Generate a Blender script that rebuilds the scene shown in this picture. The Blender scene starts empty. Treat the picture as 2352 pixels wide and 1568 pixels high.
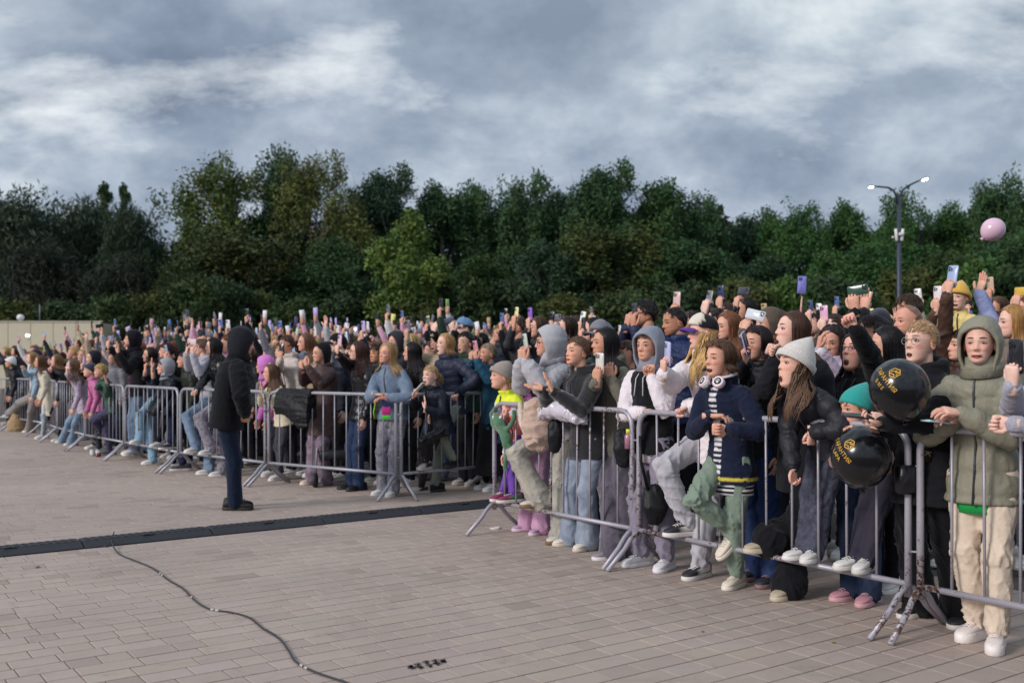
import bpy, math, random, time
import numpy as np
from mathutils import Vector, Matrix
T0 = time.time()
rnd = random.Random(11)
rng = np.random.default_rng(11)
scene = bpy.context.scene
C = scene.collection
# ------------------------------------------------------------------ camera, sky, sun, exposure
FPX, HOR, CX, CAMH = 2352.0, 832.0, 1176.0, 1.395      # focal length and horizon in picture units (frame 2352 wide)
cam_d = bpy.data.cameras.new('camera'); cam = bpy.data.objects.new('camera', cam_d); C.objects.link(cam)
cam.location = (0, 0, CAMH); cam.rotation_euler = (math.radians(90), 0, 0)
cam_d.lens = 36.0; cam_d.sensor_width = 36.0; cam_d.shift_y = (HOR - 784.0) / 2352.0
cam_d.clip_start = 0.1; cam_d.clip_end = 3000
cam_d.dof.use_dof = True; cam_d.dof.focus_distance = 6.3; cam_d.dof.aperture_fstop = 2.6
scene.camera = cam
scene.view_settings.view_transform = 'Standard'; scene.view_settings.look = 'None'
scene.view_settings.exposure = 0.30; scene.view_settings.gamma = 1.0; scene.view_settings.use_curve_mapping = False

SUN_DIR = Vector((-0.93, -0.62, 0.56)).normalized()      # towards the light: low, from the stage on the left
SUN_EL = math.asin(SUN_DIR.z); SUN_AZ = math.atan2(SUN_DIR.x, SUN_DIR.y)
world = bpy.data.worlds.new('World'); scene.world = world; world.use_nodes = True
def build_world():
    nt = world.node_tree; nt.nodes.clear(); N = nt.nodes.new; L = nt.links.new
    out = N('ShaderNodeOutputWorld'); bg = N('ShaderNodeBackground'); bg.inputs[1].default_value = 0.094
    sky = N('ShaderNodeTexSky'); sky.sky_type = 'NISHITA'; sky.sun_disc = False
    sky.sun_elevation = SUN_EL; sky.sun_rotation = SUN_AZ; sky.air_density = 1.6; sky.dust_density = 2.5
    tc = N('ShaderNodeTexCoord'); sep = N('ShaderNodeSeparateXYZ'); L(tc.outputs['Generated'], sep.inputs[0])
    def math_(op, a, b=None):
        m = N('ShaderNodeMath'); m.operation = op
        for i, v in enumerate((a, b)):
            if v is None: continue
            if isinstance(v, (int, float)): m.inputs[i].default_value = v
            else: L(v, m.inputs[i])
        return m.outputs[0]
    zz = math_('ADD', math_('MAXIMUM', sep.outputs[2], 0.0), 0.5)
    comb = N('ShaderNodeCombineXYZ')
    L(math_('DIVIDE', sep.outputs[0], zz), comb.inputs[0]); L(math_('DIVIDE', sep.outputs[1], zz), comb.inputs[1])
    def noise(scale, detail, rough, off, dist=0.0, sc=(1, 1, 1)):
        mp = N('ShaderNodeMapping'); L(comb.outputs[0], mp.inputs[0]); mp.inputs['Location'].default_value = off
        mp.inputs['Scale'].default_value = sc
        n = N('ShaderNodeTexNoise'); L(mp.outputs[0], n.inputs['Vector'])
        n.inputs['Scale'].default_value = scale; n.inputs['Detail'].default_value = detail
        n.inputs['Roughness'].default_value = rough; n.inputs['Distortion'].default_value = dist
        return n.outputs['Fac']
    def ramp(fac, stops):
        r = N('ShaderNodeValToRGB'); L(fac, r.inputs[0]); e = r.color_ramp.elements
        while len(e) < len(stops): e.new(0.5)
        for i, (p, c) in enumerate(stops): e[i].position = p; e[i].color = (*c, 1)
        return r.outputs[0]
    def mix(mode, fac, a, b):
        m = N('ShaderNodeMix'); m.data_type = 'RGBA'; m.blend_type = mode
        for s, v in ((0, fac), (6, a), (7, b)):
            if isinstance(v, (int, float)): m.inputs[s].default_value = v
            elif isinstance(v, tuple): m.inputs[s].default_value = (*v, 1)
            else: L(v, m.inputs[s])
        return m.outputs[2]
    body = ramp(noise(3.5, 11, 0.58, WOFF1, 0.1), [(0.36, (1.95, 2.42, 3.2)), (0.47, (2.8, 3.38, 4.2)), (0.57, (4.1, 4.72, 5.4)), (0.68, (6.4, 6.9, 7.2))])
    soft = ramp(noise(1.1, 4, 0.5, WOFF2, 0.2), [(0.36, (0.82, 0.84, 0.90)), (0.64, (1.22, 1.20, 1.16))])
    col = mix('MULTIPLY', 1.0, body, soft)
    br = noise(2.6, 10, 0.6, WOFF3, 0.1, (0.75, 1.3, 1))
    brk = ramp(br, [(0.56, (0, 0, 0)), (0.70, (0.85, 0.85, 0.85))])
    col = mix('MIX', brk, col, (8.2, 8.6, 8.8))
    zen = ramp(sep.outputs[2], [(0.0, (1.08, 1.08, 1.12)), (0.3, (1.0, 1.0, 1.0)), (1.0, (1.6, 1.58, 1.52))])   # overcast sky: brighter overhead
    col = mix('MULTIPLY', 1.0, col, zen)
    col = mix('MIX', 0.94, sky.outputs[0], col)
    L(col, bg.inputs[0]); L(bg.outputs[0], out.inputs[0])
WOFF1, WOFF2, WOFF3 = (7.41, 18.15, 0), (7.92, 4.12, 0), (16.36, 15.18, 0)
build_world()
sun_d = bpy.data.lights.new('sun', 'SUN'); sun = bpy.data.objects.new('sun', sun_d); C.objects.link(sun)
sun_d.energy = 1.85; sun_d.angle = math.radians(17); sun_d.color = (1.0, 0.93, 0.90)
sun.rotation_euler = SUN_DIR.to_track_quat('Z', 'Y').to_euler()

# ------------------------------------------------------------------ helpers
def lin(c):
    if isinstance(c, str):
        c = c.lstrip('#'); c = [int(c[i:i + 2], 16) / 255 for i in (0, 2, 4)]
        return tuple(v / 12.92 if v <= 0.04045 else ((v + 0.055) / 1.055) ** 2.4 for v in c)
    return tuple(c)
def G(px, py, z=0.0):                      # picture point -> point on the horizontal plane of height z
    d = (CAMH - z) * FPX / (py - HOR); return np.array([(px - CX) / FPX * d, d, z])
def P(px, py, d):                          # picture point at a known distance
    return np.array([(px - CX) / FPX * d, d, CAMH - (py - HOR) / FPX * d])
def nrm(v):
    v = np.asarray(v, float); n = np.linalg.norm(v); return v / n if n > 1e-9 else v
def lerp(a, b, t): return a + (b - a) * t

class Geo:
    def __init__(s): s.V = []; s.Q = []; s.T = []; s.Cc = []; s.n = 0
    def add(s, V, Q=None, T=None, c=(1, 1, 1)):
        V = np.asarray(V, float).reshape(-1, 3)
        if Q is not None and len(Q): s.Q.append(np.asarray(Q, int).reshape(-1, 4) + s.n)
        if T is not None and len(T): s.T.append(np.asarray(T, int).reshape(-1, 3) + s.n)
        c = np.asarray(c, float); s.Cc.append(np.broadcast_to(c, V.shape).copy() if c.ndim == 1 else c)
        s.V.append(V); s.n += len(V); return s
    def join(s, g, M=None, t=None):
        V, Q, T, c = g.arr(); V = V.copy()
        if M is not None: V = V @ np.asarray(M).T
        if t is not None: V = V + t
        return s.add(V, Q, T, c)
    def arr(s):
        return (np.concatenate(s.V) if s.V else np.zeros((0, 3)), np.concatenate(s.Q) if s.Q else np.zeros((0, 4), int),
                np.concatenate(s.T) if s.T else np.zeros((0, 3), int), np.concatenate(s.Cc) if s.Cc else np.zeros((0, 3)))
    def loft(s, rings, c=(1, 1, 1), cap=True, closed=True):
        R = np.asarray(rings, float); m, n, _ = R.shape
        i = np.arange(m - 1)[:, None]; j = np.arange(n if closed else n - 1)[None, :]; k = (j + 1) % n
        Q = np.stack([np.broadcast_to(i * n + j, (m - 1, j.size)), np.broadcast_to(i * n + k, (m - 1, j.size)),
                      np.broadcast_to((i + 1) * n + k, (m - 1, j.size)), np.broadcast_to((i + 1) * n + j, (m - 1, j.size))], -1).reshape(-1, 4)
        V = R.reshape(-1, 3); T = []
        if cap:
            V = np.concatenate([V, R[0].mean(0)[None], R[-1].mean(0)[None]]); a = m * n; b = a + 1
            jj = np.arange(n); kk = (jj + 1) % n
            T = np.concatenate([np.stack([kk, jj, np.full(n, a)], 1), np.stack([(m - 1) * n + jj, (m - 1) * n + kk, np.full(n, b)], 1)])
            cc = np.asarray(c, float)
            if cc.ndim == 2: c = np.concatenate([cc, cc[:1], cc[-1:]])
        return s.add(V, Q, T, c)
    def tube(s, pts, rad, n=8, c=(1, 1, 1), up=None, cap=True, rnd_ends=False):
        p = np.asarray(pts, float); m = len(p); rad = np.asarray(rad, float)
        if rad.ndim == 0: rad = np.full((m, 2), float(rad))
        elif rad.ndim == 1: rad = np.stack([rad, rad], 1)
        if rnd_ends:
            d0 = nrm(p[0] - p[1]); d1 = nrm(p[-1] - p[-2]); r0, r1 = rad[0], rad[-1]
            p = np.concatenate([[p[0] + d0 * r0.mean() * .9], [p[0] + d0 * r0.mean() * .6], p, [p[-1] + d1 * r1.mean() * .6], [p[-1] + d1 * r1.mean() * .9]])
            rad = np.concatenate([[r0 * .4], [r0 * .8], rad, [r1 * .8], [r1 * .4]]); m += 4
        tg = np.gradient(p, axis=0); tg /= np.maximum(np.linalg.norm(tg, axis=1, keepdims=True), 1e-9)
        u = np.asarray(up, float) if up is not None else (np.array([0, 0, 1.0]) if abs(tg[0][2]) < .9 else np.array([1.0, 0, 0]))
        A = np.zeros((m, 3)); B = np.zeros((m, 3))
        for i in range(m):
            u = u - tg[i] * (u @ tg[i]); nu = np.linalg.norm(u)
            if nu < 1e-6: u = np.cross(tg[i], [1, .3, .2]); nu = np.linalg.norm(u)
            u = u / nu; A[i] = u; B[i] = np.cross(tg[i], u)
        a = np.linspace(0, 2 * np.pi, n, endpoint=False)
        R = p[:, None] + A[:, None] * (rad[:, 0:1] * np.cos(a)[None])[..., None] + B[:, None] * (rad[:, 1:2] * np.sin(a)[None])[..., None]
        return s.loft(R, c, cap)
    def ell(s, ctr, M, rad, nu=10, nv=7, c=(1, 1, 1)):      # ellipsoid; columns of M are its axes
        v = np.linspace(0.12, np.pi - 0.12, nv); u = np.linspace(0, 2 * np.pi, nu, endpoint=False)
        R = np.stack([np.sin(v)[:, None] * np.cos(u)[None], np.sin(v)[:, None] * np.sin(u)[None], np.broadcast_to(np.cos(v)[:, None], (nv, nu))], -1)
        R = (R * np.asarray(rad, float)) @ np.asarray(M, float).T + np.asarray(ctr, float)
        return s.loft(R[::-1], c)
    def box(s, ctr, size, M=np.eye(3), bev=0.0, c=(1, 1, 1)):
        h = np.asarray(size, float) / 2
        if bev <= 0:
            V = np.array([[x, y, z] for z in (-1, 1) for y in (-1, 1) for x in (-1, 1)]) * h
            Q = [[0, 2, 3, 1], [4, 5, 7, 6], [0, 1, 5, 4], [2, 6, 7, 3], [0, 4, 6, 2], [1, 3, 7, 5]]
            return s.add(V @ np.asarray(M).T + ctr, Q, None, c)
        b = bev; prof = []
        for k in range(4):
            sx, sy = ((1, 1), (-1, 1), (-1, -1), (1, -1))[k]
            for j in range(3):
                a = (k + j / 2) * np.pi / 2; prof.append((sx * (h[0] - b) + b * np.cos(a), sy * (h[1] - b) + b * np.sin(a)))
        prof = np.array(prof); e = min(b * .5, h[2] * .45); rings = []
        for z, sh in ((-h[2], e), (-h[2] + e, 0), (h[2] - e, 0), (h[2], e)):
            q = prof * np.array([(h[0] - sh) / h[0], (h[1] - sh) / h[1]]); rings.append(np.c_[q, np.full(len(q), z)])
        return s.loft(np.array(rings) @ np.asarray(M).T + ctr, c)

def mk_mesh(name, V, Q, T=None, col=None, smooth=True):
    me = bpy.data.meshes.new(name); V = np.asarray(V, np.float32); Q = np.asarray(Q, np.int32).reshape(-1, 4)
    T = np.zeros((0, 3), np.int32) if T is None else np.asarray(T, np.int32).reshape(-1, 3)
    me.vertices.add(len(V)); me.vertices.foreach_set('co', V.ravel())
    li = np.concatenate([Q.ravel(), T.ravel()]); me.loops.add(len(li)); me.loops.foreach_set('vertex_index', li)
    ls = np.concatenate([np.arange(len(Q)) * 4, len(Q) * 4 + np.arange(len(T)) * 3]).astype(np.int32)
    me.polygons.add(len(ls)); me.polygons.foreach_set('loop_start', ls)
    me.polygons.foreach_set('use_smooth', np.full(len(ls), bool(smooth)))
    if col is not None:
        a = me.attributes.new('tint', 'FLOAT_COLOR', 'POINT')
        a.data.foreach_set('color', np.c_[col, np.ones(len(V))].astype(np.float32).ravel())
    me.update(calc_edges=True); return me
def gmesh(g, name, smooth=True, col=True):
    V, Q, T, c = g.arr(); return mk_mesh(name, V, Q, T, c if col else None, smooth)
def obj(name, me, mat=None, parent=None, loc=None, color=None):
    o = bpy.data.objects.new(name, me); C.objects.link(o)
    if mat is not None and not me.materials: me.materials.append(mat)
    elif mat is not None and me.materials[0] is not mat:
        o.material_slots[0].link = 'OBJECT'; o.material_slots[0].material = mat
    if parent is not None: o.parent = parent
    if loc is not None: o.location = loc
    if color is not None: o.color = (*lin(color), 1)
    return o
def tag(o, label=None, cat=None, group=None, kind=None):
    if label: o['label'] = label
    if cat: o['category'] = cat
    if group: o['group'] = group
    if kind: o['kind'] = kind
    return o
def empty(name, loc, rz=0):
    o = bpy.data.objects.new(name, None); C.objects.link(o); o.location = loc; o.rotation_euler = (0, 0, rz); o.empty_display_size = .1; return o

# ------------------------------------------------------------------ materials (every colour is object colour x tint x grain)
MATS = {}
def mat(name, rough=.8, metal=0.0, grain=0.12, gscale=30.0, bump=0.15, bscale=120.0, sheen=0.0, coat=0.0, spec=.5, extra=None, usecol=True, stretch=(1, 1, 1)):
    m = bpy.data.materials.new(name); m.use_nodes = True; nt = m.node_tree; N = nt.nodes.new; L = nt.links.new
    b = nt.nodes['Principled BSDF']; b.inputs['Roughness'].default_value = rough; b.inputs['Metallic'].default_value = metal
    b.inputs['Specular IOR Level'].default_value = spec
    if sheen: b.inputs['Sheen Weight'].default_value = sheen; b.inputs['Sheen Roughness'].default_value = .5
    if coat: b.inputs['Coat Weight'].default_value = coat; b.inputs['Coat Roughness'].default_value = .15
    oi = N('ShaderNodeObjectInfo'); at = N('ShaderNodeAttribute'); at.attribute_name = 'tint'
    mx = N('ShaderNodeMix'); mx.data_type = 'RGBA'; mx.blend_type = 'MULTIPLY'; mx.inputs[0].default_value = 1.0
    L(oi.outputs['Color'], mx.inputs[6])
    if usecol: L(at.outputs['Color'], mx.inputs[7])
    else: mx.inputs[7].default_value = (1, 1, 1, 1)
    tc = N('ShaderNodeTexCoord'); mp = N('ShaderNodeMapping'); mp.inputs['Scale'].default_value = stretch; L(tc.outputs['Object'], mp.inputs[0])
    col = mx.outputs[2]
    if grain:
        n = N('ShaderNodeTexNoise'); n.inputs['Scale'].default_value = gscale; n.inputs['Detail'].default_value = 5; n.inputs['Roughness'].default_value = .65
        L(mp.outputs[0], n.inputs['Vector'])
        r = N('ShaderNodeMapRange'); r.inputs['From Min'].default_value = .25; r.inputs['From Max'].default_value = .75
        r.inputs['To Min'].default_value = 1 - grain; r.inputs['To Max'].default_value = 1 + grain
        L(n.outputs['Fac'], r.inputs['Value'])
        v = N('ShaderNodeVectorMath'); v.operation = 'SCALE'; L(col, v.inputs[0]); L(r.outputs[0], v.inputs['Scale']); col = v.outputs[0]
    if extra: col = extra(nt, N, L, col, mp.outputs[0], b) or col
    L(col, b.inputs['Base Color'])
    if bump:
        n2 = N('ShaderNodeTexNoise'); n2.inputs['Scale'].default_value = bscale; n2.inputs['Detail'].default_value = 3; L(mp.outputs[0], n2.inputs['Vector'])
        bp = N('ShaderNodeBump'); bp.inputs['Strength'].default_value = bump; bp.inputs['Distance'].default_value = .004
        L(n2.outputs['Fac'], bp.inputs['Height']); L(bp.outputs[0], b.inputs['Normal'])
    MATS[name] = m; return m
def rampn(nt, fac, stops, interp='LINEAR'):
    r = nt.nodes.new('ShaderNodeValToRGB'); nt.links.new(fac, r.inputs[0]); r.color_ramp.interpolation = interp
    e = r.color_ramp.elements
    while len(e) < len(stops): e.new(.5)
    for i, (p, c) in enumerate(stops): e[i].position = p; e[i].color = (*c, 1)
    return r.outputs[0]
def mixn(nt, mode, fac, a, b):
    m = nt.nodes.new('ShaderNodeMix'); m.data_type = 'RGBA'; m.blend_type = mode
    for s, v in ((0, fac), (6, a), (7, b)):
        if isinstance(v, (int, float)): m.inputs[s].default_value = v
        elif isinstance(v, tuple): m.inputs[s].default_value = (*v, 1)
        else: nt.links.new(v, m.inputs[s])
    return m.outputs[2]
def noisen(nt, vec, scale, detail=4, rough=.55, dist=0):
    n = nt.nodes.new('ShaderNodeTexNoise'); n.inputs['Scale'].default_value = scale; n.inputs['Detail'].default_value = detail
    n.inputs['Roughness'].default_value = rough; n.inputs['Distortion'].default_value = dist; nt.links.new(vec, n.inputs['Vector']); return n.outputs['Fac']
# ------------------------------------------------------------------ ground: paving laid in rows, joints recessed
def stains(nt, N, L, col, vec, b):
    geo = N('ShaderNodeNewGeometry')
    pos = geo.outputs['Position']
    big = rampn(nt, noisen(nt, pos, .55, 5, .6, .6), [(.35, (.90, .89, .88)), (.65, (1.06, 1.05, 1.03))])
    col = mixn(nt, 'MULTIPLY', 1, col, big)
    isl = rampn(nt, geo.outputs['Random Per Island'], [(0, (.80, .775, .765)), (.07, (.88, .86, .85)), (.16, (.965, .95, .945)), (.5, (1, 1, 1)), (.85, (1.03, 1.03, 1.03)), (1, (1.0, 1.035, 1.045))])
    col = mixn(nt, 'MULTIPLY', 1, col, isl)
    sc = rampn(nt, noisen(nt, pos, 3.2, 8, .75, 1.4), [(.56, (1, 1, 1)), (.70, (.74, .70, .68))])
    sp = rampn(nt, noisen(nt, pos, 210, 2, .5), [(.28, (.78, .76, .76)), (.40, (1, 1, 1)), (.66, (1, 1, 1)), (.78, (1.25, 1.25, 1.25))])
    col = mixn(nt, 'MULTIPLY', .8, col, sc); col = mixn(nt, 'MULTIPLY', .7, col, sp)
    n = N('ShaderNodeMapRange'); n.inputs['To Min'].default_value = .62; n.inputs['To Max'].default_value = .92
    L(noisen(nt, pos, 2.2, 5, .6), n.inputs['Value']); L(n.outputs[0], b.inputs['Roughness'])
    return col
M_PAVE = mat('concrete_paver', rough=.8, grain=.05, gscale=9, bump=.35, bscale=160, extra=stains, usecol=True)
M_JOINT = mat('joint_sand', rough=.95, grain=.25, gscale=22, bump=.5, bscale=300, usecol=False)
M_PAVE_FAR = mat('paving_far', rough=.85, grain=.07, gscale=.9, bump=.2, bscale=40, extra=stains, usecol=False)
PAV = lin('#ad9d93')
ground = obj('ground', mk_mesh('ground', [(-900, -60, -.016), (900, -60, -.016), (900, 1500, -.016), (-900, 1500, -.016)], [(0, 1, 2, 3)], smooth=False), M_JOINT, color=(.105, .082, .072))
tag(ground, kind='structure')
def build_paving():
    th = math.radians(35.6); ex = np.array([math.cos(th), math.sin(th)]); ey = np.array([-math.sin(th), math.cos(th)])
    W, gap = .142, .0066; r = random.Random(5); lens = (.142, .142, .213, .284, .213)
    cells = []
    for row in range(-60, 260):
        v = row * W; u = -14 + r.random() * .3
        # keep the rows inside the open plaza that the camera sees
        while u < 24:
            l = r.choice(lens); c = ex * (u + l / 2) + ey * (v + W / 2); x, y = c
            if 4.0 < y < 24 and abs(x) < .56 * y + .5 and not (x > right_line_x(y) + 1.6) and not (y > 12.0 and x > left_line_x(y) + 1.2):
                cells.append((u, v, l, c))
            u += l
    cells.sort(key=lambda k: k[3][1])
    near = [k for k in cells if k[3][0] ** 2 + k[3][1] ** 2 > 0]
    seen = [k for k in near if abs(k[3][0]) < .49 * k[3][1] and k[3][1] > 4.55 and k[3][0] < right_line_x(k[3][1]) - .1][:300]
    ids = {id(k) for k in seen}; shared = {}
    paving = empty('paving', (0, 0, 0)); tag(paving, kind='structure')
    def shape(l, dz=0.0):
        g = Geo(); e = .0022; a, b_ = l / 2 - gap * .4, W / 2 - gap * .62
        ring = lambda s, z: [(-a + s, -b_ + s, z), (a - s, -b_ + s, z), (a - s, b_ - s, z), (-a + s, b_ - s, z)]
        V = np.array(ring(0, -.014) + ring(0, -.0016) + ring(e, 0)); Q = []
        for k in range(2):
            for j in range(4): Q.append((k * 4 + j, k * 4 + (j + 1) % 4, (k + 1) * 4 + (j + 1) % 4, (k + 1) * 4 + j))
        Q.append((8, 9, 10, 11)); return V, np.array(Q)
    R2 = np.array([[ex[0], ey[0], 0], [ex[1], ey[1], 0], [0, 0, 1.0]])
    rest = Geo()
    for k in cells:
        u, v, l, c = k; V, Q = shape(l)
        tilt = (r.random() - .5) * .0022; tw = (r.random() - .5) * .0022; dz = (r.random() - .5) * .0012
        V = V.copy(); V[:, 2] += V[:, 0] * tilt + V[:, 1] * tw + dz
        if id(k) in ids:
            if l not in shared:
                V0, Q0 = shape(l); shared[l] = mk_mesh('paver', V0, Q0, None, np.ones((len(V0), 3)), smooth=False); shared[l].materials.append(M_PAVE)
            o = obj('paver', shared[l], None, paving); o.location = (c[0], c[1], dz); o.rotation_euler = (tw, tilt, th)
            t = r.gauss(1, .03) * (.9 if r.random() < .09 else 1); o.color = (PAV[0] * t, PAV[1] * t * r.gauss(1, .008), PAV[2] * t * r.gauss(1, .015), 1)
        else: rest.add(V @ R2.T + np.array([c[0], c[1], 0]), Q)
    o = obj('paving_field', gmesh(rest, 'paving_field', smooth=False), M_PAVE, paving, color=PAV); tag(o, kind='stuff')
    return len(cells)

# barrier lines (corner points on the ground)
J = [np.array(p) for p in ((-.165, 8.46), (.85, 7.04), (2.07, 5.27), (3.2, 3.62))]
K = [np.array(p) for p in ((.92, 12.55), (-.245, 11.35), (-1.165, 10.5), (-2.80, 11.7), (-4.24, 13.05), (-5.56, 14.7), (-6.75, 16.2), (-7.99, 18.0), (-8.94, 19.5), (-10.18, 21.0), (-12.1, 22.7))]
KOLD = [np.array(p) for p in ((.95, 13.35), (-.26, 12.2), (-1.23, 11.08), (-2.96, 12.33), (-4.33, 13.3), (-5.72, 15.2), (-7.08, 17.0), (-8.52, 19.2), (-9.63, 21.0), (-10.9, 22.5), (-12.6, 24.2))]
def right_line_x(y):
    ys = [j[1] for j in J][::-1]; xs = [j[0] for j in J][::-1]
    return float(np.interp(y, ys + [11, 14], xs + [-.6, -1.2]))
def left_line_x(y):
    return float(np.interp(y, [k[1] for k in K[2:]], [k[0] for k in K[2:]]))
def line_depth(px, pts):
    r = (px - CX) / FPX; best = None
    for a, b in zip(pts[:-1], pts[1:]):
        fa, fb = a[0] - r * a[1], b[0] - r * b[1]
        if fa * fb <= 0 and fa != fb:
            t = fa / (fa - fb); best = lerp(a[1], b[1], t); break
    return best
def DJ(px): return line_depth(px, J) or 8.6
def GK(px): d = DK(px) + .22; return np.array([(px - CX) / FPX * d, d, 0.0])
def RL(px): d = DJ(px) + .03; return np.array([(px - CX) / FPX * d, d, .268])
def PK(px, py): d = DK(px) + .03; return np.array([(px - CX) / FPX * d, d, .268])
def DK(px): return line_depth(px, K[1:] if px < 1130 else K) or 12.5

n_pav = build_paving()

# cable ramp --------------------------------------------------------------------------------
M_RUBBER = mat('black_rubber', rough=.62, grain=.25, gscale=60, bump=.5, bscale=180)
M_PLASTIC = mat('moulded_plastic', rough=.35, grain=.04, gscale=20, bump=.02, bscale=60, coat=.15)
def build_ramp():
    a, b = G(0, 1272)[:2], G(1115, 1161)[:2]; d = nrm(b - a); n = np.array([-d[1], d[0]]); L_ = .985
    ang = math.atan2(d[1], d[0]); start = a - d * 1.42
    g = Geo(); w, h = .145, .05
    prof = np.array([(-w, 0), (-w, .008), (-.072, h - .005), (-.066, h), (.066, h), (.072, h - .005), (w, .008), (w, 0)])
    xs = [0.004, .012, L_ - .012, L_ - .004]; rings = [np.c_[np.full(8, x), prof[:, 0] * k, prof[:, 1] * k2] for x, k, k2 in zip(xs, (.985, 1, 1, .985), (.9, 1, 1, .9))]
    g.loft(np.array(rings), (1, 1, 1))
    for k in range(17):                              # tread studs on the lid
        for s in (-1, 1): g.box((.05 + k * .055, s * .032, h + .0015), (.03, .045, .005), c=(1.25, 1.25, 1.3))
    base = gmesh(g, 'ramp_body', smooth=False); base.materials.append(M_RUBBER)
    gj = Geo(); gj.box((L_ + .003, 0, .018), (.03, .12, .035), bev=.008); tab = gmesh(gj, 'tab'); tab.materials.append(M_RUBBER)
    gl = Geo(); gl.box((L_ / 2, -.0715, h - .002), (.085, .010, .007)); lid = gmesh(gl, 'slot', smooth=False); lid.materials.append(M_RUBBER)
    spots = ['cut off by the left picture edge', 'where the thin black cable enters', 'second from the cable', 'in front of the hooded man', 'between the hooded man and the right barriers', 'running up to the right barriers', 'just behind the first foot of the right barriers', 'disappearing behind the child in purple trousers']
    for k in range(8):
        p = start + d * k * L_ + n * rnd.uniform(-.006, .006)
        o = empty('cable_ramp', (p[0], p[1], .001), ang + rnd.uniform(-.006, .006))
        tag(o, 'black rubber cable ramp section ' + spots[k], 'cable ramp', 'cable ramp sections laid end to end')
        for nm, me, cc in (('ramp_body', base, '#292a30'), ('joint_tab', tab, '#3a3b40'), ('lid_slot', lid, '#151518')):
            obj(nm, me, None, o, color=cc)
build_ramp()
# cable
def build_cable():
    px = [(262, 1236), (256, 1252), (272, 1272), (310, 1289), (350, 1306), (388, 1334), (420, 1353), (452, 1384), (484, 1401), (530, 1408), (572, 1420), (604, 1445), (642, 1469), (664, 1498), (680, 1522), (722, 1545), (790, 1568), (880, 1600), (960, 1612)]
    p = np.array([G(*q) for q in px]); p[:, 2] = .007; p[0, 2] = .05; p[1, 2] = .034
    t = np.arange(len(p)); tt = np.linspace(0, len(p) - 1, 150)
    def cr(i):
        k = int(min(max(math.floor(i), 0), len(p) - 2)); f = i - k
        p0, p1, p2, p3 = p[max(k - 1, 0)], p[k], p[k + 1], p[min(k + 2, len(p) - 1)]
        return .5 * ((2 * p1) + (-p0 + p2) * f + (2 * p0 - 5 * p1 + 4 * p2 - p3) * f * f + (-p0 + 3 * p1 - 3 * p2 + p3) * f ** 3)
    path = np.array([cr(i) for i in tt]); c = empty('cable', (path[60][0], path[60][1], 0)); o0 = np.array(c.location)
    tag(c, 'thin black cable with white tape snaking over the paving from the ramp', 'cable')
    g = Geo(); g.tube(path - o0, .0050, 8, (1, 1, 1)); obj('sheath', gmesh(g, 'sheath'), M_RUBBER, c, color='#33343b')
    for i in (37, 38.5, 55, 67.5, 69, 119, 121):
        a = path[int(i)]; b = path[int(i) + 1]; dd = nrm(b - a)
        g = Geo(); g.tube([a - o0 - dd * .012, a - o0 + dd * .014], .0062, 8); obj('tape', gmesh(g, 'tape'), M_PLASTIC, c, color='#b9b4ae')
build_cable()
# marks and litter ---------------------------------------------------------------------------
def litter():
    r = random.Random(3)
    g = Geo(); ctr = G(978, 1526)
    th = math.radians(35.6); ex = np.array([math.cos(th), math.sin(th), 0]); ey = np.array([-math.sin(th), math.cos(th), 0])
    for k, (o, l) in enumerate(((-.075, .5), (-.035, .9), (.012, 1), (.055, .9), (.092, .45))):
        for q in range(90):
            a = r.gauss(0, .008); b = r.uniform(-.05, .05) * l; s = r.uniform(.002, .007)
            c = ctr + ex * (o + a + b * .25) + ey * b; c[2] = .0035
            g.add([c + ex * s, c + ey * s * .8, c - ex * s, c - ey * s * .7], [[0, 1, 2, 3]])
    o = obj('tyre_scuff', gmesh(g, 'tyre_scuff', smooth=False), M_RUBBER, bpy.data.objects['paving'], color='#2a2633')
    def blob(name, px, py, s, colr, label, cat):
        c = G(px, py); g = Geo(); n = 7
        ring = np.array([[math.cos(t) * s * r.uniform(.5, 1.2), math.sin(t) * s * r.uniform(.5, 1.2), r.uniform(0, s * .5) + .002] for t in np.linspace(0, 6.28, n, endpoint=False)])
        V = np.concatenate([ring, [[0, 0, s * .35 + .002]], ring * [.9, .9, 1] - [0, 0, .0015]]); T = [[k, (k + 1) % n, n] for k in range(n)]
        Q = [[k, n + 1 + k, n + 1 + (k + 1) % n, (k + 1) % n] for k in range(n)]
        g.add(V, Q, T); o = obj(name, gmesh(g, name, smooth=False), M_PLASTIC, None, color=colr); o.location = (c[0], c[1], .001); tag(o, label, cat)
    blob('dry_leaf', 87, 1303, .022, '#6b4a30', 'small brown curled leaf on the paving near the left edge', 'leaf')
    blob('dry_leaf', 242, 1256, .018, '#3a332f', 'dark dry leaf lying against the cable ramp beside the cable', 'leaf')
    blob('paper_scrap', 431, 1367, .012, '#b0323a', 'tiny red scrap on the paving beside the cable', 'scrap')
    blob('paper_scrap', 348, 1160, .016, '#7fd43a', 'tiny bright green scrap on the paving behind the ramp', 'scrap')
    blob('dry_leaf', 1915, 1477, .012, '#8a6a1c', 'small yellow brown leaf before the right barriers', 'leaf')
    blob('stone_chip', 1614, 1451, .010, '#3a3340', 'small dark chip on the open paving at lower right', 'stone')
    # clear cup lid
    c = G(1138, 1214); g = Geo(); a = np.linspace(0, 2 * np.pi, 20, endpoint=False)
    rings = [np.c_[np.cos(a) * q, np.sin(a) * q, np.full(20, z)] for q, z in ((.047, 0), (.049, .004), (.044, .007), (.041, .014), (.034, .014), (.031, .009), (.004, .009))]
    g.loft(np.array(rings)); o = obj('cup_lid', gmesh(g, 'cup_lid'), M_PLASTIC, color='#cfccc4'); o.location = (c[0], c[1], .001); tag(o, 'flat clear plastic cup lid on the paving under the first right barrier', 'cup lid')
litter()

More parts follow.
